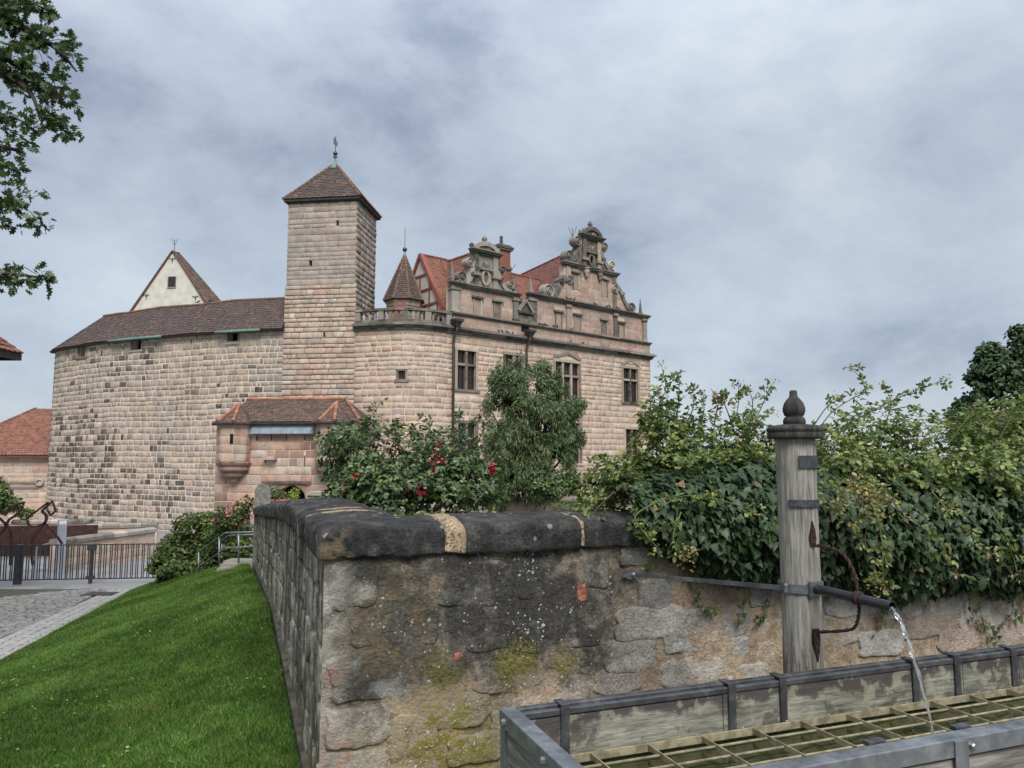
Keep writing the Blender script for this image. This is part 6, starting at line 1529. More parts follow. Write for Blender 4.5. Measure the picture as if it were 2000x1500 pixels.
# water surface with faint ripples round the jet
jet_end = PB + NV * 0.66; jl = (jet_end[:2] - T0); ja, jb = jl @ E1, -(jl @ E2)
na_, nb_ = 300, 70; A, Bq = np.meshgrid(np.linspace(0.07, LT, na_), np.linspace(0.052, WT - .05, nb_))
rr = np.hypot(A - ja, Bq - jb); Zw = ZG - 0.045 + 0.004 * np.sin(rr * 75) * np.exp(-rr * 5) + 0.0012 * np.sin(A * 23 + 4 * np.sin(Bq * 9)) * np.exp(-rr * .6)
P = np.concatenate([T0[None, None] + A[..., None] * E1 - Bq[..., None] * E2, Zw[..., None]], -1)
i = np.arange((nb_ - 1) * na_).reshape(nb_ - 1, na_)[:, :-1].ravel()
m = Mat('trough_water'); n1 = m.noise(5, 4); MT['water'] = m.done(m.ramp(n1, [(0.3, (0.012, 0.017, 0.005)), (0.7, (0.035, 0.042, 0.013))]), 0.06, m.bump(m.noise(30, 2), 0.06, 0.004), 0.5)
tag(mesh_obj('water', P.reshape(-1, 3), np.stack([i, i + 1, i + na_ + 1, i + na_], 1)[:, ::-1], MT['water'], smooth=True), kind='structure')
# the jet
m = Mat('falling_water'); m.done((0.93, 0.96, 0.97), 0.03, m.bump(m.noise(60, 3, vec=m.stretch((1, 1, 0.3))), 0.4, 0.004), 0.6); m.b.inputs['Transmission Weight'].default_value = 0.92; m.b.inputs['IOR'].default_value = 1.33; MT['jet'] = m.m
jp = []
for t in np.linspace(0, 1, 44):
    x = 0.49 + 0.19 * t; z = pz - 0.012 - (pz - 0.012 - (ZG - 0.05)) * t ** 1.75
    jp.append(PB + NV * x + UP * z + XV * 0.0022 * math.sin(t * 34))
rads = [0.0095 * (1 - 0.55 * t) * (1 + 0.28 * math.sin(t * 45) + 0.2 * math.sin(t * 97)) for t in np.linspace(0, 1, 44)]
o = MB().tube(jp, rads, 10, twist=0.35, flat=0.8).build('water_jet', MT['jet'], smooth=True); tag(o, 'clear stream of water falling from the spout into the trough', 'water jet')
mb = MB()
for k in range(26):
    c = jp[-1] + (XV * random.gauss(0, .022) + NV * random.gauss(0, .022)) + UP * random.uniform(0.0, 0.03); mb.lathe(c, [(0.0005, 0), (0.003, 0.0025), (0.003, 0.004), (0.0005, 0.0065)], 6)
o = mb.build('splash', MT['jet'], smooth=True); tag(o, 'small splash of drops where the jet meets the trough water', 'splash', kind='stuff')
# ================================================================== FENCE, RAMP, SCULPTURE, RAILS
MT['fence'] = plain('anthracite_steel', (0.05, 0.053, 0.06), 0.5, 0.2, 10, 0.4, 0.5)
MT['corten'] = plain('corten_steel', (0.052, 0.024, 0.019), 0.8, 0.3, 4, 0.3, 0.3)
FN = Face(at(-70, 1100, 22.5), at(312, 1100, 23.1)); ft = float(at(150, 1064, 22.8)[2]); fb = float(at(150, 1131, 22.8)[2])
fence = thing('picket_fence', (*FN.P(FN.L / 2, 0)[:2], fb - 0.1), 'dark steel picket fence across the cobbled road', 'fence')
MB().slab(FN, 0, FN.L, ft - 0.02, ft + 0.01, -0.02, 0.03).build('top_rail', MT['fence'], fence); MB().slab(FN, 0, FN.L, fb - 0.02, fb + 0.01, -0.02, 0.03).build('bottom_rail', MT['fence'], fence)
u = 0.04; k = 0
while u < FN.L:
    MB().slab(FN, u - 0.009, u + 0.009, fb + 0.012, ft - 0.022, -0.02, 0.02).build('picket', MT['fence'], fence); u += (0.05, 0.095, 0.06, 0.11)[k % 4] * random.uniform(0.9, 1.1); k += 1
for px, w in ((35, 0.17), (178, 0.07)):
    u = FN.uz(px, 1100)[0]; MB().slab(FN, u - w / 2, u + w / 2, fb - 0.14, ft + (0.02 if w > .1 else -0.03), -0.12 if w > .1 else -.06, 0.05).build('post', MT['fence'], fence)
u = FN.uz(178, 1100)[0]; MB().slab(FN, u - 0.12, u + 0.12, ft - 0.17, ft - 0.023, -0.05, 0.06).build('lock_box', MT['fence'], fence); MB().slab(FN, u - 0.12, u + 0.12, fb + 0.011, fb + 0.08, -0.05, 0.055).build('hinge_plate', MT['fence'], fence)
# ramp parapets
def parapet(pl, pr, ztop, zbot, th, label, nobj):
    F_ = Face(pl, pr); t = thing('ramp_wall', (*F_.P(F_.L / 2, 0)[:2], zbot), label, 'wall')
    wall_body('core', t, F_, 0, F_.L, zbot, ztop - 0.2, [], MT['mortar2'], 0.3, 0.35)
    B = courses(lambda a, b: [(0, F_.L)], zbot, ztop - 0.2, 0.34, 0.7); stones(t, F_.P, B, MT['palace'], 0.008, 0.006, 0.015, 0.02, nobj=nobj)
    u = 0.0; k = 0
    while u < F_.L - .1:
        b = min(u + random.uniform(0.6, 0.95), F_.L); mb = MB()
        P = lambda a, z, o: F_.P(a, z, o)
        s0, s1 = u + .006, b - .006
        pr_ = [(-0.42, ztop - .197), (0.07, ztop - .197), (0.08, ztop - .08), (0.02, ztop - .02), (-0.12, ztop + random.uniform(-.01, .01)), (-0.36, ztop - .03), (-0.43, ztop - .1)]
        V = [F_.P(s0, z, o) for o, z in pr_] + [F_.P(s1, z, o) for o, z in pr_]; n = len(pr_)
        mb.add(V, [tuple(range(n)), tuple(range(2 * n - 1, n - 1, -1))] + [(i, i + n, (i + 1) % n + n, (i + 1) % n) for i in range(n)]); mb.build('coping_stone', MT['trim'], t); u = b
parapet(at(113, 1080, 26)[:2], at(302, 1060, 30.5)[:2], float(at(200, 1041, 28.0)[2]), -2.5, 0.4, 'tan ramp wall with grey coping rising behind the picket fence', 40)
parapet(at(168, 1030, 33)[:2], at(307, 1030, 34)[:2], float(at(240, 1022, 33.5)[2]), -2.6, 0.4, 'farther ramp wall with brown coping before the curved castle wall', 6)
parapet(at(-40, 1020, 36)[:2], at(176, 1020, 36.5)[:2], float(at(90, 1015, 36.2)[2]), -2.7, 0.4, 'low coped wall behind the rusty steel panels', 4)
# rusty steel panels
RPN = Face(at(-60, 1050, 31.3)[:2], at(190, 1050, 32)[:2]); panels = thing('steel_screen', (*RPN.P(2, 0)[:2], -2.5), 'low screen of rusty brown steel panels behind the sculpture', 'screen')
uu = [0, RPN.uz(43, 1050)[0], RPN.uz(118, 1050)[0], RPN.L]; zt_ = float(at(60, 1027, 31.6)[2])
for a, b in zip(uu, uu[1:]): MB().slab(RPN, a + .012, b - .012, -2.7, zt_, -0.05, 0.0).build('panel', MT['corten'], panels)
MB().slab(RPN, uu[1] - .011, uu[1] + .011, -2.6, zt_ - .1, -0.04, -.02).build('seam_strip', MT['galv'], panels)
MB().tube([RPN.P(RPN.uz(85, 1062)[0], at(85, 1062, 31)[2], 0.3), RPN.P(RPN.uz(190, 1033)[0], at(190, 1033, 31.8)[2], 0.3)], 0.03, 6).build('ramp_handrail', MT['corten'], panels)
MB().tube([RPN.P(RPN.uz(85, 1068)[0], at(85, 1068, 31)[2], 0.32), RPN.P(RPN.uz(150, 1050)[0], at(150, 1050, 31.5)[2], 0.32)], 0.03, 6).build('ramp_handrail', MT['galv'], panels)
# information stele
IF = Face(at(113.5, 1040, 25), at(130, 1040, 25.2)); MT['stele'] = plain('stele_grey', (0.33, 0.35, 0.375), 0.4, 0.08, 2, 0.4, 0.2)
t = thing('info_stele', (*IF.P(.1, 0)[:2], -2.3), 'slim pale grey information stele standing behind the fence', 'sign')
zi = float(at(120, 1015.5, 25)[2]); MB().slab(IF, 0, IF.L, -2.35, zi, -0.08, 0).build('body', MT['stele'], t); MB().slab(IF, 0.02, IF.L - .02, zi - .16, zi - 0.03, -0.03, 0.004).build('header_panel', plain('stele_white', (0.6, 0.6, 0.63), 0.4), t)
# white guard pole
p = at(71, 1070, 24.5); MB().tube([np.array((p[0], p[1], -2.3)), p, p + (0.06, 0, 0.03)], 0.028, 8).build('pole_tmp', MT['stele']); o = bpy.data.objects['pole_tmp']; o.name = 'guard_pole'; ORG['guard_pole'] = ORG['pole_tmp']; tag(o, 'thin white bent pole just behind the picket fence', 'pole')
# corten sculptures cut from flat steel
SF_ = Face(at(-60, 1000, 24.6), at(140, 1000, 24.6))
def z8(x, y): return SF_.uz(x * .16, 960 + y * .16)
def sculpture(label, lines, px):
    t = thing('steel_sculpture', (*SF_.P(SF_.uz(px, 1000)[0], 0)[:2], -2.25), label, 'sculpture', 'corten steel animal figures')
    for pts, w in lines:
        mb = MB(); ribbon(mb, SF_, [z8(*p) for p in pts], w, -0.03, 0.03); mb.build('steel_band', MT['corten'], t)
sculpture('rusty flat steel animal sculpture with a curled angular head and a spear', [
    (bez([(760, 640), (690, 540), (620, 460), (545, 385)], 8), .06), (bez([(545, 385), (568, 330), (555, 280), (510, 238)], 8), .075), ([(510, 238), (640, 118), (680, 238), (618, 288), (588, 240)], .07),
    (bez([(330, 350), (365, 420), (450, 425), (545, 385)], 8), .055), (bez([(545, 385), (500, 450), (400, 560), (380, 700), (400, 900)], 10), .06), ([(310, 345), (590, 130)], .045)], 80)
sculpture('rusty flat steel animal sculpture with a slanting loop head at the left edge', [
    ([(55, 288), (112, 192), (300, 132), (225, 268), (112, 342), (75, 402)], .07), (bez([(-30, 300), (20, 350), (75, 402), (125, 480), (135, 610), (125, 900)], 10), .065), (bez([(75, 402), (40, 480), (-40, 560)], 6), .06), ([(80, 265), (215, 170)], .05)], 20)
# stair handrail beside the wall end
rl = thing('stair_railing', at(430, 1110, 16.4), 'grey galvanised tube railing beside the shrub and garden steps', 'railing')
for dy, nm in ((0, 'upper_rail'), (30, 'lower_rail')):
    MB().tube([at(386, 1080 + dy, 17.2), at(440, 1041 + dy, 16.2), at(496, 1039 + dy - (2 if dy else 0), 15.35)], 0.02, 8).build(nm, MT['galv'], rl, True)
for x, y0, y1, d in ((388, 1079, 1127, 17.1), (428, 1049, 1116, 16.4), (466, 1040, 1100, 15.8)): MB().tube([at(x, y0, d), at(x, y1, d)], 0.02, 8).build('post', MT['galv'], rl, True)
MB().tube([at(393, 1086, 18.2), at(447, 1046, 17.2), at(496, 1044, 16.4)], 0.018, 8).build('far_rail', MT['galv'], rl, True); MB().tube([at(395, 1088, 18.2), at(395, 1125, 18.2)], 0.018, 8).build('post', MT['galv'], rl, True); MB().tube([at(433, 1058, 17.5), at(433, 1110, 17.5)], 0.018, 8).build('post', MT['galv'], rl, True)
stp = thing('garden_steps', at(470, 1105, 15.9), 'worn grey stone steps at the top of the lawn', 'steps')
for k, (x0, x1, y, d) in enumerate(((440, 497, 1107, 15.6), (446, 497, 1099, 16.0), (452, 497, 1093, 16.5))):
    p, q = at(x0, y, d), at(x1, y, d - .3); c = (p + q) / 2; MB().box(c - (0, 0, .1), (np.linalg.norm(q - p), 0.45, 0.2)).build('step', MT['trim'], stp)
# garden wall seen over the coping, flower box
LW_ = Face(at(600, 990, 19.5), at(1330, 990, 15.8)); zl = float(at(1010, 968, 17.3)[2])
t = thing('low_garden_wall', (*LW_.P(3, 0)[:2], 0), 'low cream wall with flat stone coping behind the rose bush', 'wall')
wall_body('core', t, LW_, 0, LW_.L, -0.5, zl - .1, [], MT['mortar2'], .3, .35)
u = 0
while u < LW_.L - .05: b = min(u + random.uniform(.7, 1.0), LW_.L); MB().slab(LW_, u + .006, b - .006, zl - .098, zl + random.uniform(-.006, .006), -0.4, 0.06).build('coping_stone', MT['trim'], t); u = b
B = courses(lambda a, b: [(0, LW_.L)], 0.1, zl - .1, 0.2, 0.45); stones(t, LW_.P, B, MT['surround'], .01, .01, .02, .02, nobj=30)
MT['pinkbox'] = plain('pink_plastic', (0.42, 0.13, 0.135), 0.5, 0.1, 5, 0.4)
bx0, bx1 = at(528, 988, 15.9), at(563, 986, 15.9); zb_ = float(at(545, 1000, 15.9)[2]); zt_ = float(at(545, 976, 15.9)[2]); BF = Face(bx0, bx1)
t = thing('flower_box', (*BF.P(BF.L / 2, 0)[:2], zb_), 'small pink plastic flower box with plants on the wall end', 'flower box')
mb = MB(); mb.hexa([BF.P(a, z, o) for z, kk in ((zb_, .03), (zt_, 0)) for a, o in ((kk, .0 - kk), (BF.L - kk, 0 - kk), (BF.L - kk, -.18 + kk), (kk, -.18 + kk))]); mb.build('box', MT['pinkbox'], t)
MB().slab(BF, -.012, BF.L + .012, zt_ - .025, zt_ + .005, -.192, .012).build('lip', MT['pinkbox'], t)
mb = MB()
for a in np.linspace(.03, BF.L - .03, 12): mb.slab(BF, a - .006, a + .006, zb_ + .02, zt_ - .027, -.02, 0.006)
o = mb.build('ribs', MT['pinkbox'], t); o['kind'] = 'stuff'
# ================================================================== PIGEONS
def pigeon_mesh():
    mb = MB(); a = np.array((1.0, 0, 0.25)); a /= np.linalg.norm(a)
    mb.lathe((-0.13, 0, 0.07), [(0.01, 0), (0.045, 0.05), (0.065, 0.12), (0.06, 0.19), (0.04, 0.24), (0.02, 0.26)], 8, a)
    mb.tube([(0.10, 0, 0.14), (0.13, 0, 0.19), (0.135, 0, 0.22)], [0.04, 0.03, 0.02], 7); mb.lathe((0.135, 0, 0.205), [(0.005, 0), (0.026, 0.015), (0.03, 0.03), (0.02, 0.05), (0.004, 0.058)], 8); mb.tube([(0.155, 0, 0.235), (0.19, 0, 0.228)], [0.008, 0.002], 5)
    mb.hexa([(-0.27, -.03, .03), (-.1, -.035, .06), (-.1, .035, .06), (-.27, .03, .03), (-0.27, -.03, .042), (-.1, -.035, .09), (-.1, .035, .09), (-.27, .03, .042)])
    for s_ in (-1, 1): mb.tube([(0.0, .025 * s_, 0.08), (0.01, .025 * s_, 0.0)], 0.006, 5)
    return raw_mesh('pigeon', np.concatenate(mb.V), mb.F, MT['bird'], np.concatenate(mb.C), True)
bm_ = pigeon_mesh()
def pigeon(p, rz, label):
    o = bpy.data.objects.new('pigeon', bm_); COL.objects.link(o); o.location = tuple(p); o.rotation_euler = (0, 0, rz); tag(o, label, 'bird', 'pigeons perched on the castle')
ORD = ('leftmost', 'second', 'third', 'fourth', 'fifth', 'sixth', 'seventh', 'eighth')
for nm, xs_, z, off in (('broad main cornice above the mullioned windows', (825, 848, 885, 922, 1328, 1412), z_c1, .2), ('thin string course under the blind windows', (1095, 1120, 1140, 1162, 1215, 1240, 1315, 1342), z_s1, .1), ('cornice at the foot of the taller gable', (1305, 1327, 1350, 1500, 1585, 1605, 1662), z_k1, .2)):
    for k, x in enumerate(xs_):
        px = 740 + x * .28; u = FR.uz(px, 700)[0]; pigeon(FR.P(u, z, off), random.uniform(0, 6.28), ORD[k] + (' pigeon on the ' if k == 0 else ' pigeon from the left on the ') + nm)
for px, w in ((349, 'left'), (374, 'right')): u = CW.uz(px, 620)[0]; pigeon(CW.P(u, zr + .1, -1.7), random.uniform(-1, 1), w + ' pigeon of two on the roof ridge of the curved wall')
# ================================================================== VEGETATION
def rows(rw, fold=0.0, curl=0.0):
    """leaf blade from (y, half width) rows; returns verts and faces"""
    V, F = [], []
    for y, w in rw:
        z = -curl * y * y
        if fold: V += [(-w, y, fold * w + z), (0, y, z), (w, y, fold * w + z)]
        else: V += [(-w, y, z), (w, y, z)]
    k = 3 if fold else 2
    for i in range(len(rw) - 1):
        for j in range(k - 1): F.append((i * k + j, i * k + j + 1, (i + 1) * k + j + 1, (i + 1) * k + j))
    return np.array(V, float), np.array(F)
LF = {'rose': rows([(0, .03), (.22, .27), (.52, .33), (.82, .17), (1, .01)], .35, .15), 'ivy': rows([(-.06, .14), (0.02, .42), (.16, .55), (.30, .33), (.46, .38), (.62, .24), (1, .01)], .28, .18),
      'willow': rows([(0, .02), (.35, .12), (.7, .10), (1, .01)], 0, .25), 'oak': rows([(0, .02), (.12, .06), (.2, .30), (.32, .10), (.48, .42), (.6, .12), (.76, .32), (.84, .08), (1.02, .01)], 0, .2),
      'broad': rows([(0, .05), (.4, .33), (.75, .24), (1, .02)], 0, .2), 'petal': rows([(0, .12), (.35, .42), (.75, .48), (1, .25)], .25, -.3)}
def basis(nrm, axis):
    n = nrm / np.linalg.norm(nrm, axis=1)[:, None]; a = axis - n * (axis * n).sum(1)[:, None]; a /= np.linalg.norm(a, axis=1)[:, None] + 1e-9
    return np.stack([np.cross(a, n), a, n], 2)          # columns x, y, z
def leaves(parent, kind, pos, nrm, axis, size, mat, hue, nobj=0, name='leaf', rest='foliage'):
    TV, TF = LF[kind]; n = len(pos); M = basis(nrm, axis); size = np.asarray(size)
    pick = np.array([], int)
    if nobj:
        px, py, dp = proj(pos); ok = (px > 0) & (px < 2000) & (py > 0) & (py < 1500)
        cell = (px // 14).astype(int) * 1000 + (py // 14).astype(int); order = np.argsort(dp); order = order[ok[order]]
        _, first = np.unique(cell[order], return_index=True); cand = order[first]
        fac = np.abs((M[cand, :, 2] * (np.array((0, 0, EYE)) - pos[cand])).sum(1)) / dp[cand] * size[cand] / dp[cand]
        pick = cand[np.argsort(-fac)[:nobj]]
        ms = []
        for h in (0.15, 0.35, 0.55, 0.75, 0.9): ms.append(raw_mesh(name, TV, TF, mat, np.array((h, .5, random.random()))))
        hp = hue[pick, 0]
        for i, h in zip(pick, hp):
            o = bpy.data.objects.new(name, ms[min(4, int(h * 5))]); COL.objects.link(o); o.parent = parent
            R_ = Matrix([list(r) for r in M[i]]).to_quaternion(); o.rotation_mode = 'QUATERNION'; o.rotation_quaternion = R_
            o.location = tuple(pos[i] - ORG[parent.name]); o.scale = (size[i],) * 3
    keep = np.ones(n, bool); keep[pick] = False; pos, M, size, hue = pos[keep], M[keep], size[keep], hue[keep]; n = len(pos)
    if n == 0: return
    V = pos[:, None] + np.einsum('nij,kj->nki', M, TV) * size[:, None, None]; k = len(TV)
    F = (TF[None] + (np.arange(n) * k)[:, None, None]).reshape(-1, TF.shape[1])
    o = mesh_obj(rest, V.reshape(-1, 3), F, mat, parent, np.repeat(hue, k, 0)); o['kind'] = 'stuff'; return o
def blob_points(blobs, n, shell=3.5, gap=None, seed=0):
    """blobs: (centre, radii); points biased to the outside, with holes from noise"""
    w = np.array([r[0] * r[2] for _, r in blobs]); idx = rng.choice(len(blobs), n, p=w / w.sum())
    C = np.array([c for c, _ in blobs])[idx]; Rr = np.array([r for _, r in blobs])[idx]
    d = rng.normal(size=(n, 3)); d /= np.linalg.norm(d, axis=1)[:, None]; r = rng.random(n) ** (1 / shell)
    lump = 1 + 0.35 * fbm(C + d * Rr, 1.2 / float(np.median(Rr)), seed, 2)
    P = C + d * Rr * (r * lump)[:, None]; nr = d / Rr; nr /= np.linalg.norm(nr, axis=1)[:, None]
    if gap is not None:
        k = fbm(P, gap[0], seed + 7, 2) > gap[1]; P, nr = P[k], nr[k]
    return P, nr
def pblob(px, py, rx, ry, d, depth=None):
    s = d / FPX; return at(px, py, d), (rx * s, (depth or (rx + ry) / 2 * s * 0.9), ry * s)
def hues(n, lo=0, hi=1): return np.stack([rng.uniform(lo, hi, n), rng.random(n), rng.random(n)], 1)
def rdir(n, up=0.0):
    d = rng.normal(size=(n, 3)); d[:, 2] += up; return d / np.linalg.norm(d, axis=1)[:, None]
MT['twig'] = plain('twig_bark', (0.07, 0.055, 0.035), 0.85, 0.3, 20); MT['greentwig'] = plain('green_cane', (0.10, 0.12, 0.045), 0.7, 0.3, 20); MT['bark'] = plain('bark', (0.055, 0.046, 0.038), 0.9, 0.4, 6, 0.1, bump=0.8, dist=0.03)
MT['rose_leaf'] = leaf_mat('rose_leaf', [(0, (0.037, 0.067, 0.024)), (0.55, (0.067, 0.110, 0.036)), (0.92, (0.110, 0.156, 0.050)), (1, (0.293, 0.264, 0.048))], 0.4, 0.22, 0.5)
MT['rose_leaf2'] = leaf_mat('climber_leaf', [(0, (0.063, 0.093, 0.025)), (0.5, (0.108, 0.157, 0.039)), (0.88, (0.195, 0.239, 0.062)), (0.97, (0.348, 0.287, 0.096)), (1, (0.278, 0.150, 0.082))], 0.45, 0.28, 0.4)
MT['ivy_leaf'] = leaf_mat('ivy_leaf', [(0, (0.013, 0.030, 0.011)), (0.6, (0.030, 0.055, 0.018)), (0.93, (0.055, 0.089, 0.029)), (0.965, (0.090, 0.126, 0.040)), (0.985, (0.170, 0.101, 0.050)), (1, (0.200, 0.131, 0.060))], 0.48, 0.1, 0.35)
MT['willow_leaf'] = leaf_mat('narrow_leaf', [(0, (0.054, 0.080, 0.031)), (0.6, (0.095, 0.133, 0.052)), (1, (0.168, 0.206, 0.091))], 0.5, 0.25, 0.3)
MT['oak_leaf'] = leaf_mat('oak_leaf', [(0, (0.031, 0.053, 0.020)), (0.7, (0.059, 0.094, 0.030)), (1, (0.105, 0.152, 0.049))], 0.45, 0.3, 0.35)
MT['tree_leaf'] = leaf_mat('tree_leaf', [(0, (0.029, 0.054, 0.024)), (0.7, (0.055, 0.090, 0.036)), (1, (0.091, 0.126, 0.054))], 0.5, 0.2, 0.3)
MT['shrub_leaf'] = leaf_mat('shrub_leaf', [(0, (0.043, 0.072, 0.019)), (0.6, (0.079, 0.120, 0.030)), (1, (0.159, 0.186, 0.054))], 0.5, 0.25, 0.3)
MT['lime_leaf'] = leaf_mat('lime_leaf', [(0, (0.16, 0.2, 0.03)), (1, (0.3, 0.34, 0.06))], 0.5, 0.3, 0.3)
MT['petal_red'] = leaf_mat('red_petal', [(0, (0.16, 0.006, 0.014)), (1, (0.30, 0.018, 0.03))], 0.5, 0.2, 0.3); MT['petal_pink'] = leaf_mat('pink_petal', [(0, (0.45, 0.10, 0.13)), (1, (0.6, 0.28, 0.28))], 0.5, 0.25, 0.3)
MT['petal_tan'] = leaf_mat('faded_petal', [(0, (0.22, 0.15, 0.075)), (0.6, (0.36, 0.28, 0.15)), (1, (0.42, 0.22, 0.18))], 0.7, 0.2, 0.2)
def flower(parent, p, size, mat, face, name='flower', n=11):
    f = np.array(face, float); f /= np.linalg.norm(f); t = rng.uniform(0, 6.28, n); q = np.linspace(.25, 1, n)
    x = np.cross(f, (0, 0, 1.0)); x /= np.linalg.norm(x); y = np.cross(f, x)
    ax_ = x * np.cos(t)[:, None] + y * np.sin(t)[:, None]; ax_ = ax_ * q[:, None] + f * (1.15 - q)[:, None]; nr = f * q[:, None] - (ax_ - f * (ax_ @ f)[:, None]) * (1.0 - q)[:, None] + 1e-3
    TV, TF = LF['petal']; M = basis(nr, ax_); V = p + np.einsum('nij,kj->nki', M, TV) * size * 0.55; k = len(TV)
    F = (TF[None] + (np.arange(n) * k)[:, None, None]).reshape(-1, 4); mesh_obj(name, V.reshape(-1, 3), F, mat, parent, np.repeat(hues(n), k, 0))
def sprays(tips, dirs, step, leaf, spread):
    """compound leaves along short shoots: leaflet positions"""
    pass
def compound(pos, axis, size):
    """five leaflets on a stalk -> positions, normals, axes, sizes"""
    n = len(pos); a = axis / np.linalg.norm(axis, axis=1)[:, None]; nr = rdir(n, 1.0); s_ = np.cross(a, nr); s_ /= np.linalg.norm(s_, axis=1)[:, None] + 1e-9; nn = np.cross(s_, a)
    P, N_, A, S = [], [], [], []
    for t, side, k in ((0.9, 0, 1.15), (0.75, 1, 1), (0.75, -1, 1), (0.25, 1, .8), (0.25, -1, .8)):
        P.append(pos + a * (size * 1.9 * t)[:, None]); A.append(a * (1 if side == 0 else .45) + s_ * side); N_.append(nn + 0.35 * rng.normal(size=(n, 3))); S.append(size * k)
    return np.concatenate(P), np.concatenate(N_), np.concatenate(A), np.concatenate(S)
def cane(parent, pxs, d0, d1, mat_leaf, size, dens, r0=0.005, tip=None, kind='rose'):
    """arching cane through photo points at real distances, with compound leaves and a faded cluster at the tip"""
    P = bez([at(x, y, d0 + (d1 - d0) * i / (len(pxs) - 1)) for i, (x, y) in enumerate(pxs)], 26); P = np.array(P)
    MB().tube(list(P), list(np.linspace(r0, r0 * .35, len(P))), 6).build('cane', MT['greentwig'] if random.random() < .6 else MT['twig'], parent, True)
    L = np.linalg.norm(np.diff(P, axis=0), axis=1).sum(); n = max(3, int(L * dens)); i = rng.uniform(5, len(P) - 1.01, n); k = i.astype(int); p = P[k] + (P[k + 1] - P[k]) * (i - k)[:, None]
    ax_ = rdir(n, 0.35) + 0.5 * (P[k + 1] - P[k]) / (np.linalg.norm(P[k + 1] - P[k], axis=1)[:, None] + 1e-9)
    pos, nr, a, s_ = compound(p, ax_, rng.uniform(.7, 1.15, n) * size)
    SP.append((pos, nr, a, s_))
    if tip:
        m_ = tip[1]; c = P[-1]; q = c + rng.normal(size=(m_, 3)) * tip[2]; TP_.append((q, tip[0]))
        return c
def flush(parent, mat, nobj, hue=(0, 1)):
    pos, nr, a, s_ = (np.concatenate(x) for x in zip(*SP)); leaves(parent, 'rose', pos, nr, a, s_, mat, hues(len(pos), *hue), nobj); SP.clear()
    for mt in {t for _, t in TP_}:
        q = np.concatenate([x for x, t in TP_ if t == mt]); leaves(parent, 'broad', q, rdir(len(q), .5), rdir(len(q), .5), rng.uniform(.012, .024, len(q)), MT[mt], hues(len(q)), 0, rest='blossom_cluster')
    TP_.clear()
SP, TP_ = [], []
def fill_compound(blobs, n, size, shell, gap, seed, down=0.0):
    P, nr = blob_points(blobs, n, shell, gap, seed); k = len(P); ax_ = nr + 0.7 * rdir(k) - np.array((0, 0, down)); pos, n2, a, s_ = compound(P, ax_, rng.uniform(.65, 1.2, k) * size)
    n2 = n2 + 0.9 * np.tile(nr, (5, 1)) + np.array((0, 0, .5)); SP.append((pos, n2, a, s_))
def stems(parent, base, tips, r=0.012, mat='twig'):
    for t in tips:
        b = base + np.array((random.uniform(-.15, .15), random.uniform(-.1, .1), 0)); mid = b * .45 + t * .55 + np.array((0, 0, .25 * np.linalg.norm(t - b) * .5)); MB().tube(bez([b, mid, t], 10), list(np.linspace(r, r * .3, 11)), 6).build('stem', MT[mat], parent, True)

# ---------------------------------------------------------------- red rose bush behind the coping
rb = thing('rose_bush', (*at(810, 1000, 6.7)[:2], 0.7), 'dense green rose bush with red blooms behind the black coping', 'rose bush')
bl = [pblob(*b) for b in ((700, 905, 58, 62, 6.7), (760, 945, 90, 58, 6.5), (850, 915, 95, 72, 6.7), (920, 945, 52, 55, 6.6), (668, 880, 36, 45, 6.8), (850, 985, 130, 40, 6.3), (880, 885, 62, 36, 6.9), (770, 880, 60, 50, 6.9), (690, 960, 52, 40, 6.4), (945, 890, 34, 45, 6.9))]
fill_compound(bl, 3000, 0.044, 3.0, (4.0, -0.18), 3)
for pts in ([(700, 900), (705, 850), (725, 815), (742, 788)], [(690, 880), (700, 840), (735, 825)], [(660, 880), (640, 860), (632, 872)], [(890, 870), (885, 835), (900, 815)], [(880, 880), (905, 840), (935, 820)], [(930, 870), (945, 840), (955, 828)], [(760, 880), (775, 855), (770, 842)], [(955, 900), (972, 880), (985, 885)], [(830, 860), (840, 835), (835, 822)]):
    cane(rb, pts, 6.6, 6.5, None, 0.042, 34, .006, ('petal_tan', 14, .022) if random.random() < .7 else None)
flush(rb, MT['rose_leaf'], 300)
stems(rb, np.array((*at(810, 1000, 6.8)[:2], .7)), [c for c, _ in bl[:9]])
for x, y, s_ in ((692, 928, .055), (697, 932, .05), (848, 884, .045), (856, 898, .07), (866, 902, .06), (843, 904, .05), (846, 918, .06), (816, 962, .05), (823, 966, .05), (829, 963, .05), (796, 957, .035), (757, 878, .04), (674, 950, .05), (857, 870, .05), (818, 950, .045)):
    flower(rb, at(x, y, 6.02 if y > 890 else 6.15), s_ * .65, MT['petal_red'], (random.uniform(-.3, .3), -1, .4), 'bloom')
for k in range(4): flower(rb, at(958 + 3 * (k % 2), 907 + 5 * k, 6.3), .055, MT['petal_red' if k else 'petal_pink'], (.3, -1, .3), 'bloom')
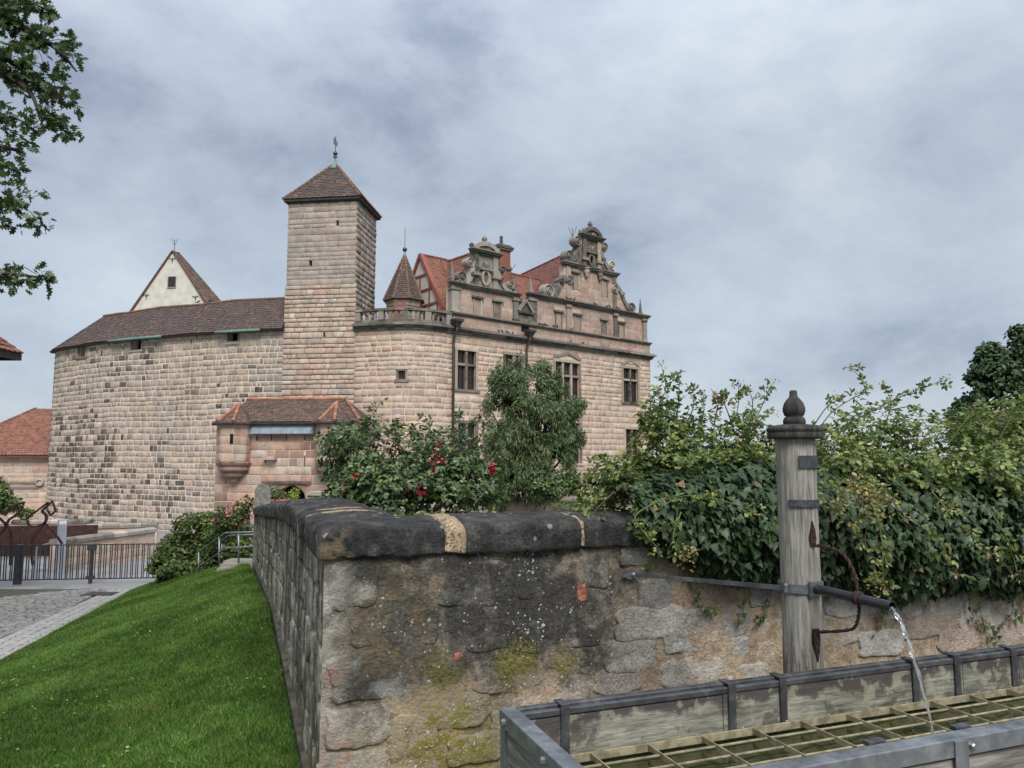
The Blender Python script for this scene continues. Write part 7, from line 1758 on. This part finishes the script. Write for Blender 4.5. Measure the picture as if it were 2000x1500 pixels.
# ---------------------------------------------------------------- narrow-leaved tree
wt = thing('willow_leaved_tree', (*at(1045, 1000, 17.5)[:2], 0.2), 'small bushy narrow-leaved tree standing before the palace windows', 'tree')
bl = [pblob(*b) for b in ((1005, 728, 38, 34, 17.5), (1025, 765, 62, 48, 17.3), (1045, 815, 82, 62, 17.2), (1035, 880, 88, 66, 17.2), (1040, 940, 92, 52, 17.2), (990, 790, 34, 50, 17.4), (1105, 800, 34, 30, 17.4), (1120, 800, 22, 24, 17.4), (1095, 870, 40, 66, 17.4), (1012, 703, 15, 20, 17.5), (1058, 722, 18, 24, 17.5), (975, 745, 22, 30, 17.5), (1000, 900, 45, 80, 17.3), (1075, 760, 34, 30, 17.4), (980, 965, 30, 30, 17.2), (1048, 738, 34, 30, 17.4), (958, 800, 20, 40, 17.4), (1132, 790, 16, 16, 17.4), (1085, 725, 18, 16, 17.4), (965, 860, 22, 40, 17.4), (1128, 850, 18, 30, 17.4))]
P, nr = blob_points(bl, 60000, 2.0, (3.6, -0.07), 23); n = len(P)
ax_ = nr * .7 + rdir(n) * .6 - np.array((0, 0, .75)); leaves(wt, 'willow', P, nr + rdir(n, .6), ax_, rng.uniform(.07, .125, n), MT['willow_leaf'], hues(n), 60, rest='crown')
tb_ = np.array((*at(1045, 1000, 17.5)[:2], 0.2)); MB().tube(bez([tb_, tb_ + (0.05, 0, 1.0), tb_ + (-.1, 0, 2.6)], 10), list(np.linspace(.11, .04, 11)), 9).build('trunk', MT['bark'], wt, True)
for c, _ in bl: MB().tube(bez([tb_ + (0, 0, .5 + .3 * random.random()), (tb_ + c) / 2 + (0, 0, .3), c], 8), list(np.linspace(.045, .012, 9)), 6).build('limb', MT['bark'], wt, True)
# ---------------------------------------------------------------- ivy over the wall
ivy = thing('ivy', (*FW.P(3.4, 0)[:2], 1.1), 'dark glossy ivy hanging thickly over the wall behind the wooden post', 'ivy')
lowpx = [(1225, 1000), (1262, 1062), (1300, 1075), (1360, 1095), (1420, 1112), (1500, 1128), (1560, 1140), (1640, 1148), (1720, 1160), (1780, 1150), (1850, 1140), (1930, 1150), (2000, 1120), (2100, 1110)]
lu_ = np.array([FW.uz(x, y)[0] for x, y in lowpx]); lz_ = np.array([FW.uz(x, y)[1] for x, y in lowpx])
N = 19000; u = rng.uniform(lu_[0], 7.5, N); zl_ = np.interp(u, lu_, lz_) + 0.10 * vnoise(np.stack([u, 0 * u, 0 * u], 1), 6, 2) - 0.05
q = rng.random(N) ** 0.9; edge = np.clip((u - lu_[0]) / 0.7, 0, 1); amp = 0.35 + 0.65 * edge
tt = np.array([0, .12, .35, .55, .7, .82, 1.0]); off = np.interp(q, tt, [.07, .22, .34, .32, .18, -.08, -.5]) * np.where(q < .75, amp, 1)
zz_ = np.interp(q, tt, [0, .14, .42, .68, .86, .97, 1.0]); ztop = 1.50 + .14 * edge + .1 * vnoise(np.stack([u, 0 * u, 0 * u], 1), 2.3, 4); z = zl_ + (ztop - zl_) * zz_
lump = 0.16 * fbm(np.stack([u, z, 0 * u], 1), 3.0, 8, 3); off = off + lump + rng.normal(0, .03, N)
nu_, nz_ = np.interp(q, tt, [1, 1, 1, .9, .6, .2, -.2]), np.interp(q, tt, [-.1, .1, .3, .6, .9, 1, 1])
P = FW.P(u, z, off); nr = NV * nu_[:, None] + UP * (nz_ + .25)[:, None] + 0.55 * rdir(N); ax_ = -UP * .9 + XV * rng.normal(0, .6, N)[:, None] + NV * (.25 + .4 * nz_)[:, None]
leaves(ivy, 'ivy', P, nr, ax_, rng.uniform(.024, .066, N), MT['ivy_leaf'], hues(N), 300)
mb = MB(); us = np.linspace(lu_[0] + .3, 7.4, 30)            # dark sheet painted in for the shade deep among the leaves
V, F = [], []
for i, uu_ in enumerate(us):
    zl0 = float(np.interp(uu_, lu_, lz_)); e_ = min(1, (uu_ - lu_[0]) / .9)
    for o_, z_ in ((.02, zl0 + .16), (.13 * e_, zl0 + .3), (.2 * e_, 1.15), (.16 * e_, 1.36), (-.05, 1.46), (-.5, 1.4)): V.append(FW.P(uu_, z_, o_))
F = [(i * 6 + k, (i + 1) * 6 + k, (i + 1) * 6 + k + 1, i * 6 + k + 1) for i in range(29) for k in range(5)]; mesh_obj('dark_core', V, F, plain('ivy_core_shade', (0.018, 0.02, 0.012), .95, .4, 15), ivy)
# trailing shoots below
for pts in ([(1340, 1090), (1350, 1150), (1362, 1195)], [(1345, 1160), (1370, 1185), (1392, 1180)], [(1440, 1110), (1445, 1160), (1440, 1200)], [(1500, 1120), (1490, 1180), (1470, 1215)], [(1700, 1160), (1715, 1190), (1700, 1235)], [(1890, 1140), (1905, 1200), (1915, 1245)], [(1900, 1200), (1930, 1230), (1925, 1250)], [(1960, 1140), (1965, 1190), (1940, 1225)], [(1290, 1060), (1265, 1090), (1255, 1110)], [(1880, 1130), (1880, 1180), (1890, 1205)], [(1985, 1150), (1990, 1190), (1965, 1210)]):
    path = bez([FW.P(*FW.uz(*p), .05) for p in pts], 12); MB().tube(path, .003, 5).build('shoot', MT['greentwig'], ivy); n = 12; p = np.array(path)[rng.integers(1, 13, n)] + rng.normal(0, .012, (n, 3))
    leaves(ivy, 'ivy', p, NV + .5 * rdir(n), -UP + .6 * rdir(n), rng.uniform(.022, .045, n), MT['ivy_leaf'], hues(n, .75, 1), 0, rest='shoot_leaves')
# ---------------------------------------------------------------- climbing rose above the ivy
def climber(label, blobs, n, canes, nobj, seed, base):
    t = thing('climbing_rose', (*at(*base)[:2], .75), label, 'climbing rose'); bl = [pblob(*b) for b in blobs]
    fill_compound(bl, n, .036, 2.4, (3.5, -0.12), seed)
    for pts, d in canes: cane(t, pts, d, d - .1, None, .032, 30, .005, ('petal_pink' if pts[-1][1] < 790 and random.random() < .4 else 'petal_tan', 12, .02))
    flush(t, MT['rose_leaf2'], nobj); stems(t, np.array((*at(*base)[:2], .75)), [c for c, _ in bl]); return t
climber('sprawling light green climbing rose over the coping left of the wooden post', [(1195, 950, 50, 40, 4.95), (1235, 925, 50, 38, 5.1), (1300, 880, 55, 60, 5.1), (1380, 870, 55, 55, 5.3), (1455, 870, 60, 50, 5.3), (1330, 950, 80, 50, 4.9), (1290, 820, 30, 50, 5.2), (1430, 930, 80, 45, 5.0), (1160, 985, 30, 18, 4.7), (1240, 960, 60, 40, 4.6), (1330, 930, 90, 40, 4.55), (1450, 920, 70, 50, 4.75)], 3000, [
    ([(1290, 880), (1285, 800), (1300, 760), (1292, 712)], 5.1), ([(1320, 860), (1325, 780), (1328, 728)], 5.1), ([(1390, 870), (1400, 800), (1412, 775)], 5.2), ([(1400, 880), (1438, 810), (1443, 748)], 5.2), ([(1460, 860), (1485, 800), (1508, 748)], 5.2), ([(1440, 860), (1415, 790), (1395, 772)], 5.2), ([(1460, 850), (1470, 790), (1462, 762)], 5.3),
    ([(1300, 860), (1270, 800), (1284, 765)], 5.1), ([(1230, 920), (1180, 900), (1150, 925)], 4.9), ([(1220, 960), (1165, 965), (1140, 990)], 4.7), ([(1280, 980), (1240, 1010), (1262, 1045), (1290, 1075)], 4.25), ([(1330, 1000), (1315, 1050), (1335, 1085)], 4.2), ([(1200, 960), (1160, 1000), (1155, 1015)], 4.45), ([(1340, 830), (1355, 790), (1345, 760)], 5.2), ([(1280, 1000), (1330, 970), (1400, 975), (1480, 1000)], 4.3), ([(1430, 870), (1470, 830), (1510, 805)], 5.1), ([(1360, 860), (1375, 800), (1368, 770)], 5.2)], 200, 31, (1350, 950, 5.4))
climber('sprawling light green climbing rose over the ivy right of the wooden post', [(1625, 880, 60, 60, 5.4), (1700, 850, 65, 55, 5.6), (1780, 865, 70, 55, 5.7), (1870, 880, 70, 55, 5.8), (1950, 870, 70, 60, 5.9), (1990, 840, 50, 60, 6.0), (1720, 940, 110, 40, 5.1), (1880, 950, 110, 45, 5.3), (1900, 830, 40, 30, 5.9), (1660, 910, 70, 50, 4.9), (1780, 920, 90, 45, 5.0), (1920, 920, 90, 50, 5.2)], 3000, [
    ([(1580, 870), (1620, 810), (1665, 778), (1690, 765), (1680, 738), (1660, 718)], 5.2), ([(1600, 860), (1680, 815), (1760, 775), (1848, 742)], 5.2), ([(1740, 800), (1790, 795), (1832, 822)], 5.4), ([(1590, 830), (1615, 795), (1638, 780)], 5.3), ([(1720, 850), (1740, 790), (1725, 752)], 5.5), ([(1850, 870), (1900, 810), (1960, 812)], 5.6), ([(1580, 960), (1620, 960), (1660, 985), (1700, 975)], 4.3), ([(1590, 985), (1630, 1000), (1660, 1030)], 4.3), ([(1640, 960), (1700, 950), (1740, 980)], 4.4), ([(1700, 1000), (1690, 1060), (1715, 1100)], 4.35), ([(1790, 980), (1830, 1050), (1870, 1120)], 4.5), ([(1820, 960), (1880, 1030), (1950, 1090)], 4.6), ([(1690, 960), (1720, 1040), (1725, 1150)], 4.35), ([(1950, 860), (1985, 800), (2010, 780)], 5.7), ([(1930, 990), (1970, 1060), (1990, 1130)], 4.8)], 200, 32, (1800, 950, 5.9))
# pale flower heads among the leaves
t = thing('ivy_blossom', FW.P(3.3, 1.3, .4), 'loose yellowish flower heads spilling out of the ivy right of the post', 'flowers')
Q = np.concatenate([at(x, y, d) + rng.normal(size=(n_, 3)) * s_ for x, y, d, n_, s_ in ((1690, 960, 4.25, 130, .045), (1655, 950, 4.25, 70, .035), (1725, 975, 4.25, 110, .045), (1700, 1000, 4.22, 60, .04), (1645, 985, 4.2, 50, .035), (1710, 1140, 4.25, 60, .03), (1345, 1080, 4.15, 60, .03), (1860, 990, 4.6, 40, .04))])
leaves(t, 'broad', Q, rdir(len(Q), .6), rdir(len(Q), .6), rng.uniform(.014, .03, len(Q)), leaf_mat('blossom_green', [(0, (0.16, 0.17, 0.04)), (0.6, (0.26, 0.24, 0.08)), (1, (0.36, 0.26, 0.15))], .6, .2, .2), hues(len(Q)), 0)
# ---------------------------------------------------------------- shrub by the railing and the pink flowers
sb = thing('shrub', (*at(385, 1130, 18.6)[:2], float(road_z(18.6))), 'rounded green shrub beside the railing at the top of the lawn', 'shrub')
bl = [pblob(*b) for b in ((360, 1075, 52, 50, 18.6), (330, 1100, 38, 36, 18.4), (410, 1055, 55, 48, 18.3), (450, 1045, 45, 45, 18.0), (385, 1035, 40, 25, 18.6), (380, 1105, 75, 30, 18.2), (465, 1075, 32, 35, 17.6), (400, 1022, 55, 22, 18.4), (350, 1112, 60, 24, 18.3))]
P, nr = blob_points(bl, 21000, 3.2, (1.8, -.16), 41); n = len(P); leaves(sb, 'broad', P, nr + rdir(n, .7), rdir(n) - np.array((0, 0, .4)) + nr, rng.uniform(.06, .11, n), MT['shrub_leaf'], hues(n), 40)
stems(sb, np.array((*at(385, 1130, 18.5)[:2], -1.9)), [c for c, _ in bl], .02)
pf = thing('pink_flowers', (*at(455, 1020, 17.3)[:2], 0.0), 'cluster of pink flowers beside the stone slab above the shrub', 'flowers')
bl = [pblob(*b) for b in ((455, 1005, 36, 22, 17.3), (478, 985, 18, 18, 17.0), (435, 1015, 20, 14, 17.4))]
P, nr = blob_points(bl, 1800, 2.5, (3, -.1), 43); n = len(P); leaves(pf, 'broad', P, nr + rdir(n, .7), rdir(n), rng.uniform(.05, .09, n), MT['shrub_leaf'], hues(n), 0); c0 = np.array((*at(455, 1050, 17.4)[:2], -.3)); stems(pf, c0, [c for c, _ in bl], .012, 'greentwig')
P, nr = blob_points(bl[:1] + bl[2:], 150, 5, None, 44)
for p in P[:42]: flower(pf, p, random.uniform(.06, .1), MT['petal_pink'], (random.uniform(-.6, .6), -1, .5), 'bloom', 6)
flower(pf, at(487, 977, 16.9), .12, MT['petal_pink'], (0, -1, .3), 'bloom', 8)
# plants in and beside the flower box
def tuft(name, label, cat, blobs, n, mat, size, seed, kind='broad', nobj=0):
    bl = [pblob(*b) for b in blobs]; c = bl[0][0]; lo = min(c_[2] - r_[2] for c_, r_ in bl); t = thing(name, (c[0], c[1], lo), label, cat)
    P, nr = blob_points(bl, n, 2.6, (3, -.15), seed); k = len(P); leaves(t, kind, P, nr + rdir(k, .7), nr + rdir(k) * .7, rng.uniform(.7, 1.2, k) * size, MT[mat], hues(k), nobj)
    b = np.array((c[0], c[1], lo - .05)); stems(t, b, [q for q, _ in bl], .006, 'greentwig'); return t
tuft('box_plant', 'dull green plant growing in the pink flower box', 'plant', ((533, 968, 16, 18, 16.0), (548, 970, 14, 12, 16.0)), 700, 'shrub_leaf', .05, 51)
tuft('lime_plant', 'bright yellow-green plant beside the pink flower box', 'plant', ((573, 972, 12, 18, 16.6), (578, 962, 8, 12, 16.6), (568, 982, 12, 10, 16.6)), 420, 'lime_leaf', .045, 52)
tuft('fern_patch', 'pale green ferny plants between the rose bush and the climbing rose', 'plant', ((1105, 990, 40, 13, 11.0), (1150, 987, 40, 16, 10.5), (1185, 978, 30, 22, 10.0)), 1900, 'lime_leaf' if False else 'shrub_leaf', .05, 53, 'willow')
tuft('ivy_mound', 'dark leafy mound at the foot of the narrow-leaved tree', 'plant', ((1090, 950, 36, 28, 15.8), (1115, 945, 22, 30, 15.8), (1060, 950, 24, 14, 15.6)), 2600, 'rose_leaf', .075, 54)
tuft('far_left_bush', 'green bush behind the rusty sculpture at the left edge', 'bush', ((5, 975, 18, 28, 29), (28, 985, 18, 12, 29), (-15, 960, 22, 30, 29), (50, 1003, 14, 8, 28.5)), 3000, 'shrub_leaf', .14, 55)
# ---------------------------------------------------------------- trees
rt = thing('broadleaf_tree', (*at(1985, 900, 38)[:2], -2.0), 'dark green broadleaf tree rising behind the hedge at the right edge', 'tree')
bl = [pblob(*b) for b in ((1955, 735, 62, 62, 38), (1905, 770, 42, 46, 38), (1985, 800, 70, 80, 38), (1885, 815, 34, 32, 38), (2000, 670, 36, 40, 38), (1935, 690, 28, 24, 38), (1915, 845, 50, 40, 37.5), (2040, 740, 60, 90, 38.5), (1875, 850, 26, 22, 37.5))]
P, nr = blob_points(bl, 34000, 3.0, (.9, -.10), 61); n = len(P); leaves(rt, 'broad', P, nr + rdir(n, .6), rdir(n) - np.array((0, 0, .5)), rng.uniform(.16, .28, n), MT['tree_leaf'], hues(n), 0, rest='crown')
tb_ = np.array((*at(1985, 900, 38)[:2], -2.0)); MB().tube(bez([tb_, tb_ + (.1, 0, 2.5), tb_ + (.2, 0, 6)], 10), list(np.linspace(.35, .12, 11)), 10).build('trunk', MT['bark'], rt, True)
for c, _ in bl: MB().tube(bez([tb_ + (.1, 0, 1.8 + random.random()), (tb_ + c) / 2 + (0, 0, .9), c], 8), list(np.linspace(.13, .03, 9)), 7).build('limb', MT['bark'], rt, True)
# oak whose branches hang in at the upper left
ok = thing('oak_tree', (-14.5, 11.0, -1.3), 'oak branches with lobed dark leaves hanging in at the upper left', 'tree')
tb_ = np.array((-14.5, 11.0, -1.3)); MB().tube(bez([tb_, tb_ + (.15, 0, 3), tb_ + (.3, .2, 7), tb_ + (.2, .3, 10)], 16), list(np.linspace(.42, .14, 17)), 14).build('trunk', MT['bark'], ok, True)
def limb(pts, d, r0, z0): 
    path = bez([tb_ + (.15, .1, z0)] + [at(x, y, d) for x, y in pts], 20); MB().tube(path, list(np.linspace(r0, .012, 21)), 8).build('limb', MT['bark'], ok, True)
limb([(-250, 40), (-60, 110), (20, 150), (62, 185), (78, 235)], 10.6, .12, 6.0); limb([(-250, -60), (-60, -20), (40, 50), (110, 95), (150, 140)], 10.9, .11, 7.0); limb([(-260, 320), (-60, 380), (20, 405), (60, 430)], 10.4, .09, 4.5); limb([(-260, 470), (-60, 520), (20, 535), (70, 540)], 10.3, .08, 3.8); limb([(-200, 230), (-60, 270), (20, 290), (50, 300)], 10.6, .08, 5.2)
bl = [pblob(*b) for b in ((25, 45, 60, 55, 10.8), (85, 85, 58, 48, 10.9), (138, 128, 34, 26, 10.9), (112, 195, 48, 52, 10.7), (70, 150, 50, 40, 10.7), (10, 120, 40, 50, 10.6), (45, 235, 30, 26, 10.6), (130, 245, 28, 22, 10.7), (5, 225, 22, 40, 10.6), (40, 275, 30, 20, 10.6), (15, 320, 26, 34, 10.5), (40, 385, 42, 34, 10.4), (75, 432, 26, 20, 10.4), (10, 410, 26, 34, 10.4), (35, 540, 52, 18, 10.3), (78, 545, 18, 12, 10.3), (5, 545, 18, 28, 10.3), (12, 500, 18, 10, 10.3), (-80, 60, 90, 90, 10.9), (-80, 250, 70, 120, 10.7), (-70, 450, 60, 80, 10.5), (60, 10, 50, 30, 10.9))]
T_, tn = blob_points(bl, 450, 2.0, None, 71); mb = MB()
for p, q in zip(T_, tn):
    a = p - (q * .22 + np.array((.16, 0, -.02))); mb.tube([a, (a + p) / 2 + rng.normal(0, .02, 3), p], [.006, .005, .003], 5)
o = mb.build('twigs', MT['bark'], ok); o['kind'] = 'stuff'
k = 7; P = np.repeat(T_, k, 0) + rng.normal(0, .045, (len(T_) * k, 3)); n = len(P); ax_ = np.repeat(tn, k, 0) * .5 + rdir(n) - np.array((-.25, 0, .45)); leaves(ok, 'oak', P, rdir(n, .9), ax_, rng.uniform(.10, .17, n), MT['oak_leaf'], hues(n), 160)
